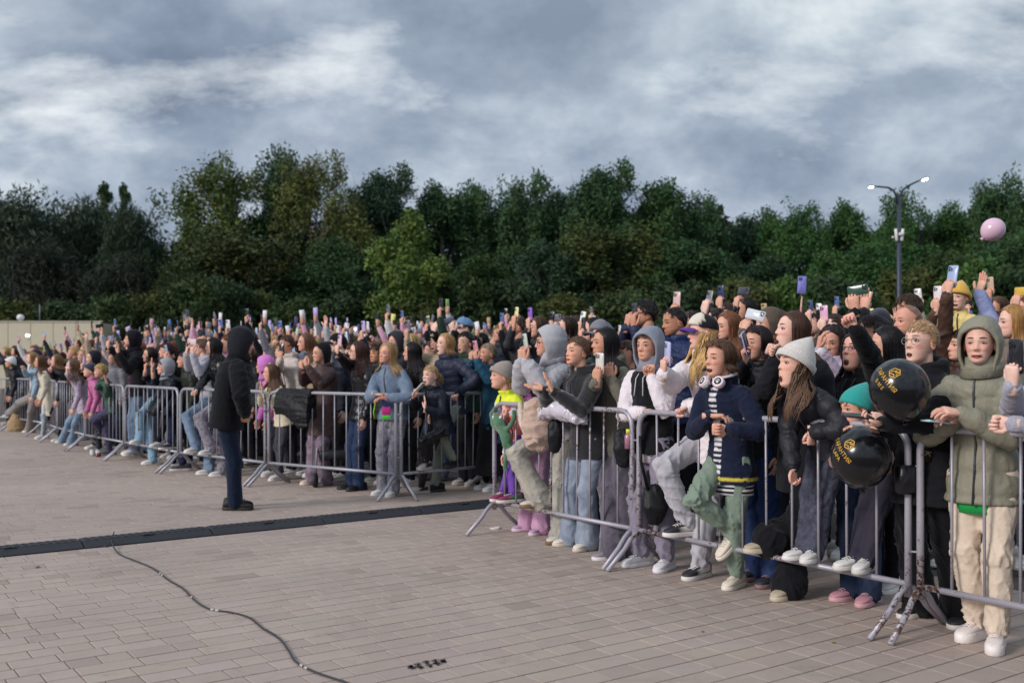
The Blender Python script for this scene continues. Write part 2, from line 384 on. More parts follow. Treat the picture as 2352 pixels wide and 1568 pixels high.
# ------------------------------------------------------------------ crowd barriers
def paint_wear(nt, N, L, col, vec, b):
    g = N('ShaderNodeNewGeometry'); w = noisen(nt, g.outputs['Position'], 38, 6, .7, .8)
    big = noisen(nt, g.outputs['Position'], 2.1, 2, .5)
    m = N('ShaderNodeMath'); m.operation = 'ADD'; L(w, m.inputs[0]); L(big, m.inputs[1])
    f = rampn(nt, m.outputs[0], [(1.17 / 2, (0, 0, 0)), (1.22 / 2, (1, 1, 1))])
    m.operation = 'ADD'
    sc = N('ShaderNodeMath'); sc.operation = 'MULTIPLY'; sc.inputs[1].default_value = .5; L(m.outputs[0], sc.inputs[0])
    f = rampn(nt, sc.outputs[0], [(.575, (0, 0, 0)), (.60, (1, 1, 1))])
    rust = rampn(nt, noisen(nt, g.outputs['Position'], 60, 4, .6), [(.35, (.035, .022, .018)), (.65, (.17, .075, .035))])
    return mixn(nt, 'MIX', f, col, rust)
M_BARRIER = mat('grey_painted_steel', rough=.42, metal=.25, grain=.08, gscale=40, bump=.12, bscale=90, extra=paint_wear)
def barrier(a, b, label, ht=1.06, nb=10, col='#a9a5ae', two_feet=(True, True)):
    d = b - a; L_ = float(np.linalg.norm(d)); ang = math.atan2(d[1], d[0]); root = empty('crowd_barrier', (a[0], a[1], 0), ang)
    tag(root, label, 'barrier', 'steel crowd barriers'); m0, m1 = .035, L_ - .035; rc = .11; zb = .25; r0 = .0185
    pts = [(m0, 0, .185), (m0, 0, .6), (m0, 0, ht - rc)] + [(m0 + rc - rc * math.cos(t), 0, ht - rc + rc * math.sin(t)) for t in (.4, .8, 1.2)] + [(m0 + rc, 0, ht), (L_ / 2, 0, ht), (m1 - rc, 0, ht)] + [(m1 - rc + rc * math.sin(t), 0, ht - rc + rc * math.cos(t)) for t in (.4, .8, 1.2)] + [(m1, 0, ht - rc), (m1, 0, .6), (m1, 0, .185)]
    cc = lin(col)
    g = Geo(); g.tube(pts, r0, 10); obj('frame', gmesh(g, 'frame'), M_BARRIER, root, color=cc)
    g = Geo(); g.tube([(m0 + .01, 0, zb), (L_ / 2, 0, zb), (m1 - .01, 0, zb)], .0165, 9); obj('bottom_rail', gmesh(g, 'bottom_rail'), M_BARRIER, root, color=cc)
    if 'bar' not in MATS:
        g = Geo(); g.tube([(0, 0, zb + .012), (0, 0, .7), (0, 0, ht - .012)], .0078, 7); bm = gmesh(g, 'bar'); bm.materials.append(M_BARRIER); MATS['bar'] = bm
        g = Geo()
        for s in (-1, 1): g.tube([(0, 0, .235), (0, s * .04, .225), (0, s * .085, .19), (0, s * .14, .13), (0, s * .30, .006)], .0165, 9)
        fm = gmesh(g, 'foot'); fm.materials.append(M_BARRIER); MATS['foot'] = fm
        g = Geo(); g.tube([(0, 0, 0), (.03, .01, 0), (.045, .012, .015), (.045, .012, .05)], .006, 6); hm = gmesh(g, 'hook'); hm.materials.append(M_BARRIER); MATS['hook'] = hm
    for k in range(nb):
        o = obj('bar', MATS['bar'], None, root, color=cc); o.location = (m0 + (m1 - m0) * (k + 1) / (nb + 1), 0, 0); o.rotation_euler = (rnd.gauss(0, .004), rnd.gauss(0, .006), 0)
    for x, f in ((m0, two_feet[0]), (m1, two_feet[1])):
        if f: o = obj('foot', MATS['foot'], None, root, color=cc); o.location = (x, 0, 0); o.rotation_euler = (0, 0, rnd.uniform(-.12, .12))
    for z in (.42, .86): o = obj('hook', MATS['hook'], None, root, color=cc); o.location = (m1 + .012, 0, z)
    return root
barrier(J[0], J[1], 'steel crowd barrier in front of the clapping woman and the child in purple trousers')
barrier(J[1], J[2], 'rust flecked steel crowd barrier under the cap wearer and the cream beanie girl')
barrier(J[2], J[3], 'nearest steel crowd barrier at right before the woman in cream joggers')
BL = ['steel crowd barrier half hidden behind the right crowd', 'steel crowd barrier in front of the woman in the teal coat', 'steel crowd barrier with a black jacket hung over it', 'steel crowd barrier directly behind the hooded man', 'steel crowd barrier in front of the raised knees left of the hooded man', 'steel crowd barrier before the blond boy, its foot beside the drink cups', 'far steel crowd barrier beside the figure in ripped jeans', 'far steel crowd barrier beside the person in grey trousers', 'far steel crowd barrier behind the beige backpack', 'farthest steel crowd barrier at the left picture edge']
for k in range(len(K) - 1): barrier(K[k + 1], K[k], BL[k], col='#a3a3ab')
# ------------------------------------------------------------------ trees
def leaf_extra(nt, N, L, col, vec, b):
    g = N('ShaderNodeNewGeometry')
    f = rampn(nt, g.outputs['Random Per Island'], [(0, (.74, .77, .72)), (.5, (1, 1, 1)), (.95, (1.22, 1.18, 1.03)), (1, (1.35, 1.25, .95))])
    col = mixn(nt, 'MULTIPLY', 1, col, f)
    n = rampn(nt, noisen(nt, vec, .45, 3, .5), [(.35, (.75, .8, .8)), (.65, (1.2, 1.15, 1.0))])
    return mixn(nt, 'MULTIPLY', 1, col, n)
M_LEAF = mat('foliage', rough=.7, grain=0, bump=0, extra=leaf_extra, usecol=True, spec=.25)
M_BARK = mat('bark', rough=.95, grain=.3, gscale=6, bump=.6, bscale=20, stretch=(3, 3, .5))
def crown(seed, h, w, nlobe, nleaf, leaf, shape='round', gap=0.0, droop=0.0):
    """leaf clumps along twigs through an uneven multi-lobed volume; crown spans z 0..h, radius about w"""
    r = np.random.default_rng(seed); lob = []
    for k in range(nlobe):
        t = r.random()
        if shape == 'column': z = h * (.06 + .88 * t); rad = w * .55 * (1 - abs(2 * t - .9) ** 2.2 * .55); a = r.random() * 6.28; rr = w * .35 * r.random()
        elif shape == 'weep': z = h * (.12 + .74 * t); rad = w * .36 * r.uniform(.7, 1.1); a = r.random() * 6.28; rr = w * .72 * math.sqrt(r.random()) * (1 - max(0, t - .55) * 1.3)
        else: z = h * (.10 + .84 * t); rad = w * r.uniform(.13, .34); a = r.random() * 6.28; rr = w * .78 * math.sqrt(r.random()) * math.sqrt(max(.08, 1 - (abs(t - .42) / .62) ** 2))
        lob.append((rr * math.cos(a), rr * math.sin(a), z, rad))
    lob = np.array(lob); ncl = max(30, nleaf // 26)
    k = r.choice(nlobe, ncl, p=lob[:, 3] ** 2 / (lob[:, 3] ** 2).sum())
    d = r.normal(size=(ncl, 3)); d /= np.linalg.norm(d, axis=1, keepdims=True)
    cl = lob[k, :3] + d * (lob[k, 3] * r.uniform(.55, 1.08, ncl))[:, None] * np.array([1, 1, .85])
    if gap > 0:
        q = np.sin(cl @ r.normal(size=(3, 4)) * (2.4 / w * 2.2) + r.random(4) * 6).sum(1); cl = cl[q > -2.6 + gap * 2.8]; ncl = len(cl)
    per = max(8, nleaf // ncl); n = ncl * per
    c = np.repeat(cl, per, 0) + np.clip(r.normal(size=(n, 3)), -1.7, 1.7) * (w * .06 + .09)
    if droop: c[:, 2] -= np.abs(r.normal(size=n)) * droop
    ax = r.normal(size=(n, 3)); ax[:, 2] = ax[:, 2] * .6 - (.9 if droop else .15); ax /= np.linalg.norm(ax, axis=1, keepdims=True)
    up = r.normal(size=(n, 3)); up -= ax * (up * ax).sum(1)[:, None]; up /= np.linalg.norm(up, axis=1, keepdims=True)
    s = leaf * r.uniform(.6, 1.35, n)[:, None]; nn = np.cross(ax, up)
    wv = .42 if not droop else .22
    V = np.stack([c - ax * s, c + up * s * wv + nn * s * .12, c + ax * s, c - up * s * wv + nn * s * .12], 1).reshape(-1, 3)
    Q = np.arange(n * 4).reshape(-1, 4)
    tl = np.repeat(r.uniform(.78, 1.22, (ncl, 1)), per, 0); hue = np.repeat(r.normal(0, .07, (ncl, 1)), per, 0)
    col = np.repeat(np.c_[tl * (1 + hue * 1.6), tl, tl * (1 - hue)], 4, 0)
    V[:, 2] *= h / np.percentile(V[:, 2], 99.7); me = mk_mesh('crown', V, Q, None, col, smooth=False); me.materials.append(M_LEAF); return me, lob
def trunk(seed, h, base_h, r0, lob):
    r = np.random.default_rng(seed); g = Geo(); x, y = r.normal(0, .25, 2)
    ps = np.array([(0, 0, -base_h - .4), (x * .15, y * .15, -base_h * .5), (x * .4, y * .4, 0), (x, y, h * .35), (x * 1.3, y * 1.2, h * .7)])
    g.tube(ps, np.array([r0 * 1.25, r0, r0 * .9, r0 * .55, r0 * .15]), 9)
    for l in lob[r.permutation(len(lob))[:16]]:
        z0 = min(max(l[2] * .45 - .4, -base_h * .35), h * .6); t = np.interp(z0, ps[:, 2], np.arange(5)); i = int(min(t, 3)); p0 = lerp(ps[i], ps[i + 1], t - i)
        mid = lerp(p0, l[:3], .55) + r.normal(0, .25, 3)
        g.tube([p0, lerp(p0, mid, .5) + r.normal(0, .08, 3), mid, l[:3]], np.array([r0 * .38, r0 * .28, r0 * .17, r0 * .05]), 6)
        for q in range(3):
            e = l[:3] + r.normal(size=3) * l[3] * .7; g.tube([mid, lerp(mid, e, .5) + r.normal(0, .15, 3), e], np.array([r0 * .13, r0 * .08, r0 * .03]), 5)
    me = gmesh(g, 'trunk', col=True); me.materials.append(M_BARK); return me
TV = {}
def tree_variant(key, **kw):
    me, lob = crown(**kw['crown']); TV[key] = (me, trunk(kw['crown']['seed'] + 50, kw['crown']['h'], kw['base'], kw['r0'], lob), kw['crown']['h'], kw['crown']['w'], kw['base'])
for i in range(4): tree_variant('r%d' % i, crown=dict(seed=20 + i, h=11.0, w=4.6, nlobe=62, nleaf=30000, leaf=.17, gap=.55), base=2.6, r0=.28)
for i in range(2): tree_variant('open%d' % i, crown=dict(seed=40 + i, h=15.5, w=7.2, nlobe=80, nleaf=26000, leaf=.19, gap=1.05), base=2.2, r0=.36)
for i in range(3): tree_variant('w%d' % i, crown=dict(seed=60 + i, h=11.0, w=5.0, nlobe=40, nleaf=26000, leaf=.26, shape='weep', droop=.55), base=1.4, r0=.3)
tree_variant('col', crown=dict(seed=80, h=14.0, w=1.9, nlobe=26, nleaf=12000, leaf=.2, shape='column'), base=1.5, r0=.22)
for i in range(2): tree_variant('s%d' % i, crown=dict(seed=90 + i, h=5.5, w=2.9, nlobe=20, nleaf=11000, leaf=.17, gap=.3), base=.3, r0=.1)
tree_variant('yel', crown=dict(seed=99, h=7.2, w=3.1, nlobe=26, nleaf=15000, leaf=.17, gap=.35), base=2.2, r0=.16)
GR1, GR2, GR3, OLV, WIL, YEL, POP, SHR = (.034, .066, .032), (.027, .052, .034), (.036, .080, .028), (.080, .098, .034), (.050, .062, .048), (.088, .122, .036), (.034, .060, .024), (.052, .092, .030)
def tree(key, px, top, wpx, d, colr, label, cat='tree', rz=None, group='trees along the edge of the plaza'):
    me, tm, h, w, base = TV[key]; x = (px - CX) / FPX * d; zt = CAMH + (HOR - top) / FPX * d
    sw = (wpx / FPX * d) / (2 * w); sz = zt / (h + base)
    nm = 'tree' if cat == 'tree' else 'shrub'
    o = empty(nm, (x, d, 0), rnd.random() * 6.28 if rz is None else rz); o.scale = (sw, sw, sz)
    tag(o, label, cat, group)
    t = obj('trunk', tm, None, o, color=(.11, .098, .085)); t.location = (0, 0, base)
    c = obj('crown', me, None, o, color=tuple(v * k for v, k in zip(lin(colr), (1.22, 1.38, 1.2)))); c.location = (0, 0, base)
TREES = [
 ('w0', 30, 452, 330, 70, WIL, 'grey green willow at the left picture edge'), ('w1', 175, 468, 300, 73, WIL, 'grey green willow behind the beige wall end'),
 ('w2', 285, 480, 190, 69, (.030, .044, .030), 'dark rounded willow ending the left tree mass'), ('w1', 100, 560, 260, 63, (.026, .030, .026), 'lower dark willow just behind the beige wall'),
 ('w0', 262, 590, 240, 62, (.022, .027, .023), 'low dark willow right of the beige wall end'),
 ('col', 240, 428, 66, 88, POP, 'slim poplar rising behind the left willows'), ('col', 286, 430, 52, 90, POP, 'right one of two poplars behind the willows'),
 ('r1', 352, 552, 150, 92, GR2, 'small dark tree in the sky gap between willows and the big tree'),
 ('col', 432, 450, 40, 86, (.035, .05, .02), 'thin spire tree at the left flank of the big open tree'),
 ('open0', 500, 372, 330, 72, OLV, 'tall open olive tree with sky showing through its left crown'), ('r0', 642, 348, 200, 74, GR2, 'dark dense tall crown at the top of the big open tree group'),
 ('open1', 720, 366, 300, 71, (.092, .098, .036), 'tall open tree with yellowing leaves right of the dark crown'),
 ('r2', 560, 540, 330, 66, (.045, .055, .025), 'broad dull green tree below the big open tree'), ('r3', 430, 600, 180, 63, (.040, .056, .026), 'low mid green tree under the left olive crown'),
 ('r1', 880, 392, 220, 76, GR2, 'dark blue green tree just right of the big open tree'), ('r0', 760, 560, 260, 66, GR1, 'dark green tree filling below the yellowing open crown'),
 ('r3', 1010, 432, 220, 78, GR1, 'dark green tree behind the yellow one'), ('r2', 1110, 425, 190, 80, GR1, 'pointed dark tree right of the yellow tree'),
 ('r0', 1215, 408, 200, 77, GR1, 'dark green tree over the grey hooded phone holder'), ('r1', 1385, 384, 230, 74, GR1, 'tallest dark green tree right of the middle'),
 ('r2', 1300, 440, 200, 80, GR2, 'dark tree tucked left of the tallest right tree'), ('r3', 1515, 425, 230, 75, (.030, .060, .024), 'green tree right of the tallest one'),
 ('r0', 1610, 452, 170, 76, GR1, 'dark green tree sloping down to the sky dip'), ('r1', 1720, 492, 190, 80, GR2, 'lower dark tree at the sky dip'),
 ('r2', 1815, 478, 200, 77, GR3, 'mid green tree left of the street lamp'), ('r3', 1950, 470, 170, 79, GR3, 'dark tree with a ragged top beside the lamp post'),
 ('r0', 2070, 452, 200, 76, GR3, 'green tree directly behind the lamp arms'), ('r1', 2180, 484, 200, 78, GR3, 'green tree right of the lamp post'),
 ('r2', 2300, 408, 190, 70, GR1, 'tall dark tree at the right picture edge'), ('r3', 2400, 440, 240, 72, GR1, 'dark tree cut off by the right edge'),
 ('yel', 935, 496, 205, 58, YEL, 'yellow green young tree standing before the dark wood'),
 ('r1', 1110, 600, 260, 64, (.034, .062, .022), 'low green tree right of the yellow one'), ('r2', 1420, 520, 330, 66, (.048, .062, .024), 'broad olive green tree before the tallest tree'),
 ('r3', 1600, 560, 280, 64, GR1, 'dark low tree behind the raised phones'), ('r0', 1270, 560, 240, 66, GR2, 'dark tree mass above the clapping woman'),
 ('r1', 1760, 600, 260, 63, GR2, 'dark low tree left of the lamp post foot'), ('r2', 1960, 560, 260, 65, GR3, 'green tree low behind the lamp post'),
 ('r3', 2190, 580, 300, 62, (.036, .060, .022), 'green bushy tree right of the lamp post foot'), ('r0', 2330, 540, 240, 62, GR1, 'dark tree behind the pink balloon'),
]
for t in TREES: tree(*t)
SHRUBS = [(430, 640, 190), (520, 640, 170), (610, 672, 150), (690, 690, 170), (800, 680, 190), (960, 690, 160), (1050, 640, 190), (1160, 640, 200), (1290, 680, 200), (1420, 670, 210), (1560, 650, 220), (1690, 640, 210), (1830, 640, 180), (1950, 640, 220), (2080, 620, 210), (2210, 600, 220), (2330, 620, 200), (330, 670, 170), (240, 680, 180), (130, 690, 180), (30, 690, 180)]
SHC = [(.042, .06, .026), (.03, .048, .026), (.055, .062, .022)]
for i, (px, top, w) in enumerate(SHRUBS):
    near = min(TREES, key=lambda t: abs(t[1] - px))
    cc = SHC[i % 3] if px < 1500 or i % 3 else SHR
    tree('s%d' % (i % 2), px, top, w, 56 + (i * 7 % 5), cc, 'shrub below the ' + ' '.join(near[6].split()[:12]), 'shrub', group='shrubs below the trees')
# a dense wood closing the view behind the trees
def far_wood():
    r = np.random.default_rng(4); n = 42000
    x = r.uniform(-62, 62, n); base = np.interp((x / 94) * FPX + CX, [0, 300, 345, 360, 420, 800, 1300, 1600, 1720, 2000, 2400], [520, 545, 620, 620, 560, 520, 500, 500, 540, 540, 500])
    zt = CAMH + (HOR - base) / FPX * 94 + 0.8 * np.sin(x * 1.1) + .6 * np.sin(x * 2.7 + 1)
    z = zt * (1 - r.random(n) ** 1.6); y = 94 + r.uniform(-2, 2, n) + 1.2 * np.sin(x * .9 + z * .5); c = np.c_[x, y, z]
    ax = r.normal(size=(n, 3)); ax /= np.linalg.norm(ax, axis=1, keepdims=True); up = np.cross(ax, r.normal(size=(n, 3))); up /= np.linalg.norm(up, axis=1, keepdims=True)
    s = .42 * r.uniform(.6, 1.4, n)[:, None]; V = np.stack([c - ax * s, c + up * s * .6, c + ax * s, c - up * s * .6], 1).reshape(-1, 3)
    o = obj('far_wood', mk_mesh('far_wood', V, np.arange(n * 4).reshape(-1, 4), None, np.ones((n * 4, 3)), smooth=False), M_LEAF, color=(.016, .028, .018)); tag(o, 'dark wood closing the view behind the trees', 'wood', kind='stuff')
far_wood()

# ------------------------------------------------------------------ beige wall, mast, street lamp
M_PAINT = mat('painted_sheet', rough=.55, grain=.04, gscale=3, bump=.05, bscale=20)
M_STEEL = mat('painted_pole', rough=.45, metal=.3, grain=.08, gscale=8, bump=.05, bscale=40)
def emis(name, colr, st):
    m = bpy.data.materials.new(name); m.use_nodes = True; b = m.node_tree.nodes['Principled BSDF']
    b.inputs['Base Color'].default_value = (.8, .8, .8, 1); b.inputs['Emission Color'].default_value = (*colr, 1); b.inputs['Emission Strength'].default_value = st; MATS[name] = m; return m
M_LAMP = emis('lamp_glow', (1, .93, .80), 14.0); M_TORCH = emis('torch_glow', (1, .98, .93), 9.0)
def backdrop():
    d0 = 54.0; x1 = (231 - CX) / FPX * d0; h = CAMH + (HOR - 739) / FPX * d0
    root = empty('panel_building', (x1, d0, 0)); tag(root, 'long low beige panel clad building at the far left behind the crowd', 'building')
    g = Geo(); g.box((-12, 4.05, h / 2 - .03), (24, 8, h - .06)); obj('wall', gmesh(g, 'wall', smooth=False), M_PAINT, root, color='#b9b09a')
    g = Geo(); g.box((0, 0, h / 2), (1.17, .06, h - .02), bev=.012); pm = gmesh(g, 'panel', smooth=False); pm.materials.append(M_PAINT)
    for k in range(20): o = obj('panel', pm, None, root, color='#cbc1a8'); o.location = (-.7 - k * 1.19, 0, 0)
    g = Geo(); g.box((-.05, 0, h / 2), (.11, .10, h)); obj('corner_trim', gmesh(g, 'corner_trim', smooth=False), M_PAINT, root, color='#d8d1be')
    g = Geo(); g.box((-12, 0, h + .02), (24.2, .16, .05)); obj('coping', gmesh(g, 'coping', smooth=False), M_PAINT, root, color='#cfc6b0')
    m = empty('vent_cowl', ((47 - CX) / FPX * 54.6, 54.6, h)); tag(m, 'white round cowl on the roof edge of the beige building', 'vent')
    g = Geo(); g.tube([(0, 0, 0), (0, 0, .16)], .06, 10); obj('stem', gmesh(g, 'stem'), M_PAINT, m, color='#c8cacc')
    g = Geo(); g.ell((0, 0, .26), np.eye(3), (.19, .19, .17), 14, 9); obj('cap', gmesh(g, 'cap'), M_PAINT, m, color='#e4e6ea')
    m = empty('mast', ((91 - CX) / FPX * 55.2, 55.2, h)); tag(m, 'thin pale mast above the beige building roof', 'mast')
    g = Geo(); g.tube([(0, 0, 0), (0, 0, 1.0)], .018, 8); obj('pole', gmesh(g, 'pole'), M_STEEL, m, color='#9aa3ad')
    g = Geo(); g.tube([(0, 0, 0), (0, 0, .06)], .07, 10); obj('base', gmesh(g, 'base'), M_STEEL, m, color='#8d949c')
    # street lamp
    d = 43.0; b = P(2065, 832, d); px2 = lambda x, y: (P(x, y, d) - np.array([b[0], d, 0]))
    root = empty('street_lamp', (b[0], d, 0)); tag(root, 'dark two armed street lamp with both lamps lit before the right trees', 'street lamp')
    zt = px2(2063, 448)[2]
    g = Geo(); g.tube([(0, 0, 0), (0, 0, 3), (0, 0, zt)], np.array([.13, .105, .075]), 12); g.tube([(0, 0, 0), (0, 0, .5)], .17, 12); obj('pole', gmesh(g, 'pole'), M_STEEL, root, color='#3c4150')
    L_ = [px2(x, y) for x, y in ((2062, 470), (2059, 450), (2052, 437), (2040, 431), (2020, 429), (2006, 428))]; R_ = [px2(x, y) for x, y in ((2064, 470), (2067, 450), (2074, 436), (2086, 427), (2102, 419), (2116, 413))]
    for k, (p, e) in enumerate(((L_, (2000, 428.5)), (R_, (2124, 410.5)))):
        p = [np.array(q) for q in p]
        if k == 0:
            for q in p: q[1] = -(q[0] * -.5) * 0
        g = Geo(); g.tube(p, np.array([.05, .048, .045, .04, .036, .034]), 9); arm = obj('arm', gmesh(g, 'arm'), M_STEEL, root, color='#31353f')
        q = px2(*e); dr = nrm(q - p[-1]); M = np.stack([dr, [0, 1, 0], np.cross(dr, [0, 1, 0])], 1); ln = .17 if k else .13
        g = Geo(); g.ell(q, M, (ln + .03, .13, .045), 14, 7); hd = obj('lamp_head', gmesh(g, 'lamp_head'), M_STEEL, root, color='#565b66')
        g = Geo(); g.ell(q - np.array([0, .035, .035]), M, (ln * .85, .11, .044 if k else .026), 14, 7); obj('lens', gmesh(g, 'lens'), M_LAMP, root)
    for s, x in ((-1, 2056), (1, 2070)):
        q = px2(x, 540); g = Geo(); g.box(q + np.array([0, -.12, 0]), (.10, .10, .50), np.array(Matrix.Rotation(s * .10, 3, 'Y')), bev=.02); obj('antenna_panel', gmesh(g, 'antenna_panel'), M_PAINT, root, color='#e6e6e2')
    q = px2(2065, 540); g = Geo(); g.box(q + np.array([.02, -.2, .02]), (.2, .12, .12), bev=.03); obj('camera_box', gmesh(g, 'camera_box'), M_PAINT, root, color='#d8d8d0')
    q = px2(2051, 545); g = Geo(); g.ell(q, np.eye(3), (.05, .05, .05), 10, 7); g.tube([q, q + np.array([.1, 0, 0])], .02, 6); obj('sensor', gmesh(g, 'sensor'), M_PAINT, root, color='#d8d8d0')
backdrop()
# ------------------------------------------------------------------ clothing, skin and hair materials
def cotton_x(nt, N, L, col, vec, b): return None
def denim_x(nt, N, L, col, vec, b):
    f = rampn(nt, noisen(nt, vec, 7, 4, .6, .5), [(.3, (.72, .74, .78)), (.7, (1.3, 1.26, 1.2))])
    w = rampn(nt, noisen(nt, vec, 320, 2, .5), [(.3, (.8, .8, .82)), (.7, (1.2, 1.2, 1.18))])
    return mixn(nt, 'MULTIPLY', .8, mixn(nt, 'MULTIPLY', 1, col, f), w)
def acid_x(nt, N, L, col, vec, b):
    f = rampn(nt, noisen(nt, vec, 16, 6, .7, .9), [(.35, (.55, .55, .58)), (.65, (1.7, 1.7, 1.72))]); return mixn(nt, 'MULTIPLY', 1, col, f)
def heather_x(nt, N, L, col, vec, b):
    f = rampn(nt, noisen(nt, vec, 230, 3, .6), [(.3, (.80, .80, .82)), (.7, (1.14, 1.14, 1.13))]); return mixn(nt, 'MULTIPLY', 1, col, f)
def tiedye_x(nt, N, L, col, vec, b):
    f = noisen(nt, vec, 26, 4, .6, 1.5); return rampn(nt, f, [(.38, lin('#8a1f86')), (.46, lin('#d63a9c')), (.54, lin('#f3b6dc')), (.62, lin('#a93bb0')), (.7, lin('#f0d6ea'))])
def stripe_x(nt, N, L, col, vec, b):
    w = N('ShaderNodeTexWave'); w.wave_type = 'BANDS'; w.bands_direction = 'Z'; w.inputs['Scale'].default_value = 11.5; w.inputs['Distortion'].default_value = .25; L(vec, w.inputs['Vector'])
    return rampn(nt, w.outputs['Fac'], [(.45, lin('#1b2036')), (.55, lin('#e8e6e6'))])
def velvet_x(nt, N, L, col, vec, b):
    f = rampn(nt, noisen(nt, vec, 9, 5, .65, .8), [(.35, (.6, .6, .62)), (.65, (1.45, 1.42, 1.4))]); return mixn(nt, 'MULTIPLY', 1, col, f)
def hair_x(nt, N, L, col, vec, b):
    f = rampn(nt, noisen(nt, vec, 55, 4, .6, .3), [(.3, (.62, .6, .58)), (.7, (1.4, 1.38, 1.32))]); return mixn(nt, 'MULTIPLY', 1, col, f)
def fur_x(nt, N, L, col, vec, b):
    f = rampn(nt, noisen(nt, vec, 120, 4, .7, .4), [(.3, (.7, .68, .66)), (.7, (1.18, 1.16, 1.14))]); return mixn(nt, 'MULTIPLY', 1, col, f)
def skin_x(nt, N, L, col, vec, b):
    b.inputs['Subsurface Weight'].default_value = .12; b.inputs['Subsurface Radius'].default_value = (.012, .004, .002); b.inputs['Subsurface Scale'].default_value = .6
    f = rampn(nt, noisen(nt, vec, 34, 4, .6), [(.35, (.94, .90, .90)), (.65, (1.05, 1.06, 1.06))]); return mixn(nt, 'MULTIPLY', 1, col, f)
def wrinkle(m, scale=11.0, dist=.022, st=.55):
    nt = m.node_tree; b = nt.nodes['Principled BSDF']; n = nt.nodes.new('ShaderNodeTexNoise'); n.inputs['Scale'].default_value = scale; n.inputs['Detail'].default_value = 2; n.inputs['Roughness'].default_value = .4; n.inputs['Distortion'].default_value = 1.2
    tc = nt.nodes.new('ShaderNodeTexCoord'); mp = nt.nodes.new('ShaderNodeMapping'); mp.inputs['Scale'].default_value = (1, 1, .62); nt.links.new(tc.outputs['Object'], mp.inputs[0]); nt.links.new(mp.outputs[0], n.inputs['Vector'])
    r = nt.nodes.new('ShaderNodeMath'); r.operation = 'PINGPONG'; r.inputs[1].default_value = .2; nt.links.new(n.outputs['Fac'], r.inputs[0])
    bp = nt.nodes.new('ShaderNodeBump'); bp.inputs['Strength'].default_value = st; bp.inputs['Distance'].default_value = dist * 6; nt.links.new(r.outputs[0], bp.inputs['Height'])
    old = b.inputs['Normal'].links
    if old: nt.links.new(old[0].from_socket, bp.inputs['Normal'])
    nt.links.new(bp.outputs[0], b.inputs['Normal']); return m
mat('cotton', .92, spec=.2, grain=.10, gscale=14, bump=.35, bscale=90, sheen=.08)
mat('heather', .95, spec=.2, grain=.07, gscale=9, bump=.4, bscale=110, sheen=.08, extra=heather_x)
mat('nylon', .55, grain=.10, gscale=10, bump=.12, bscale=26, spec=.28)
mat('leather', .34, grain=.12, gscale=14, bump=.3, bscale=60, spec=.5)
mat('denim', .88, spec=.2, grain=.0, bump=.4, bscale=200, extra=denim_x)
mat('acid', .9, spec=.2, grain=.0, bump=.4, bscale=200, extra=acid_x)
mat('tiedye', .9, grain=0, bump=.3, bscale=90, extra=tiedye_x)
mat('stripe', .9, grain=.05, gscale=40, bump=.2, bscale=90, extra=stripe_x)
mat('velvet', .8, grain=0, bump=.25, bscale=60, sheen=.8, extra=velvet_x)
mat('knit', .95, spec=.2, grain=.12, gscale=60, bump=.5, bscale=140, sheen=.3)
mat('fleece', .98, grain=0, bump=1.0, bscale=150, sheen=.5, extra=fur_x)
mat('skin', .52, grain=0, bump=.10, bscale=180, extra=skin_x, spec=.3)
mat('hair', .42, grain=0, bump=.3, bscale=90, extra=hair_x, spec=.35, stretch=(1, 1, .14))
mat('shoe', .58, grain=.10, gscale=22, bump=.25, bscale=70)
mat('phone_shell', .28, grain=.03, gscale=18, bump=0, coat=.4)
mat('balloon', .2, grain=.0, bump=0, coat=.25, spec=.5)
mat('film', .18, grain=.05, gscale=12, bump=.5, bscale=30, coat=.3)
for _m, _st in (('cotton', .13), ('heather', .12), ('nylon', .16), ('leather', .16), ('denim', .13), ('acid', .12), ('tiedye', .1), ('velvet', .14)): wrinkle(MATS[_m], st=_st)
SKIN = np.array(lin('#d9a991')); TONES = ['#e0b4a0', '#d9a892', '#e3baa8', '#d6a38c', '#e6c0af', '#d09c84']

# ------------------------------------------------------------------ figure building
def basis(yaw, pitch=0, roll=0):
    y, p, r = map(math.radians, (yaw, pitch, roll)); f = np.array([-math.sin(y), -math.cos(y), 0]); u = np.array([0, 0, 1.0]); l = np.cross(u, f)
    f2 = f * math.cos(p) + u * math.sin(p); u2 = -f * math.sin(p) + u * math.cos(p); l2 = l * math.cos(r) + u2 * math.sin(r); u3 = -l * math.sin(r) + u2 * math.cos(r)
    return np.stack([f2, l2, u3], 1)
HZ = np.array([-.118, -.112, -.102, -.092, -.075, -.055, -.035, -.010, .005, .030, .060, .085, .100, .108, .111])
HF = np.array([.048, .070, .082, .086, .0865, .0865, .087, .087, .0905, .088, .080, .060, .036, .014, .002])
HB = np.array([.030, .012, -.006, -.022, -.050, -.072, -.088, -.098, -.101, -.102, -.096, -.080, -.056, -.032, -.016])
HW = np.array([.008, .026, .040, .049, .058, .065, .0705, .0745, .0755, .0755, .070, .057, .040, .020, .006])
def sstep(a, b, x): t = np.clip((x - a) / (b - a), 0, 1); return t * t * (3 - 2 * t)
_hc = {}
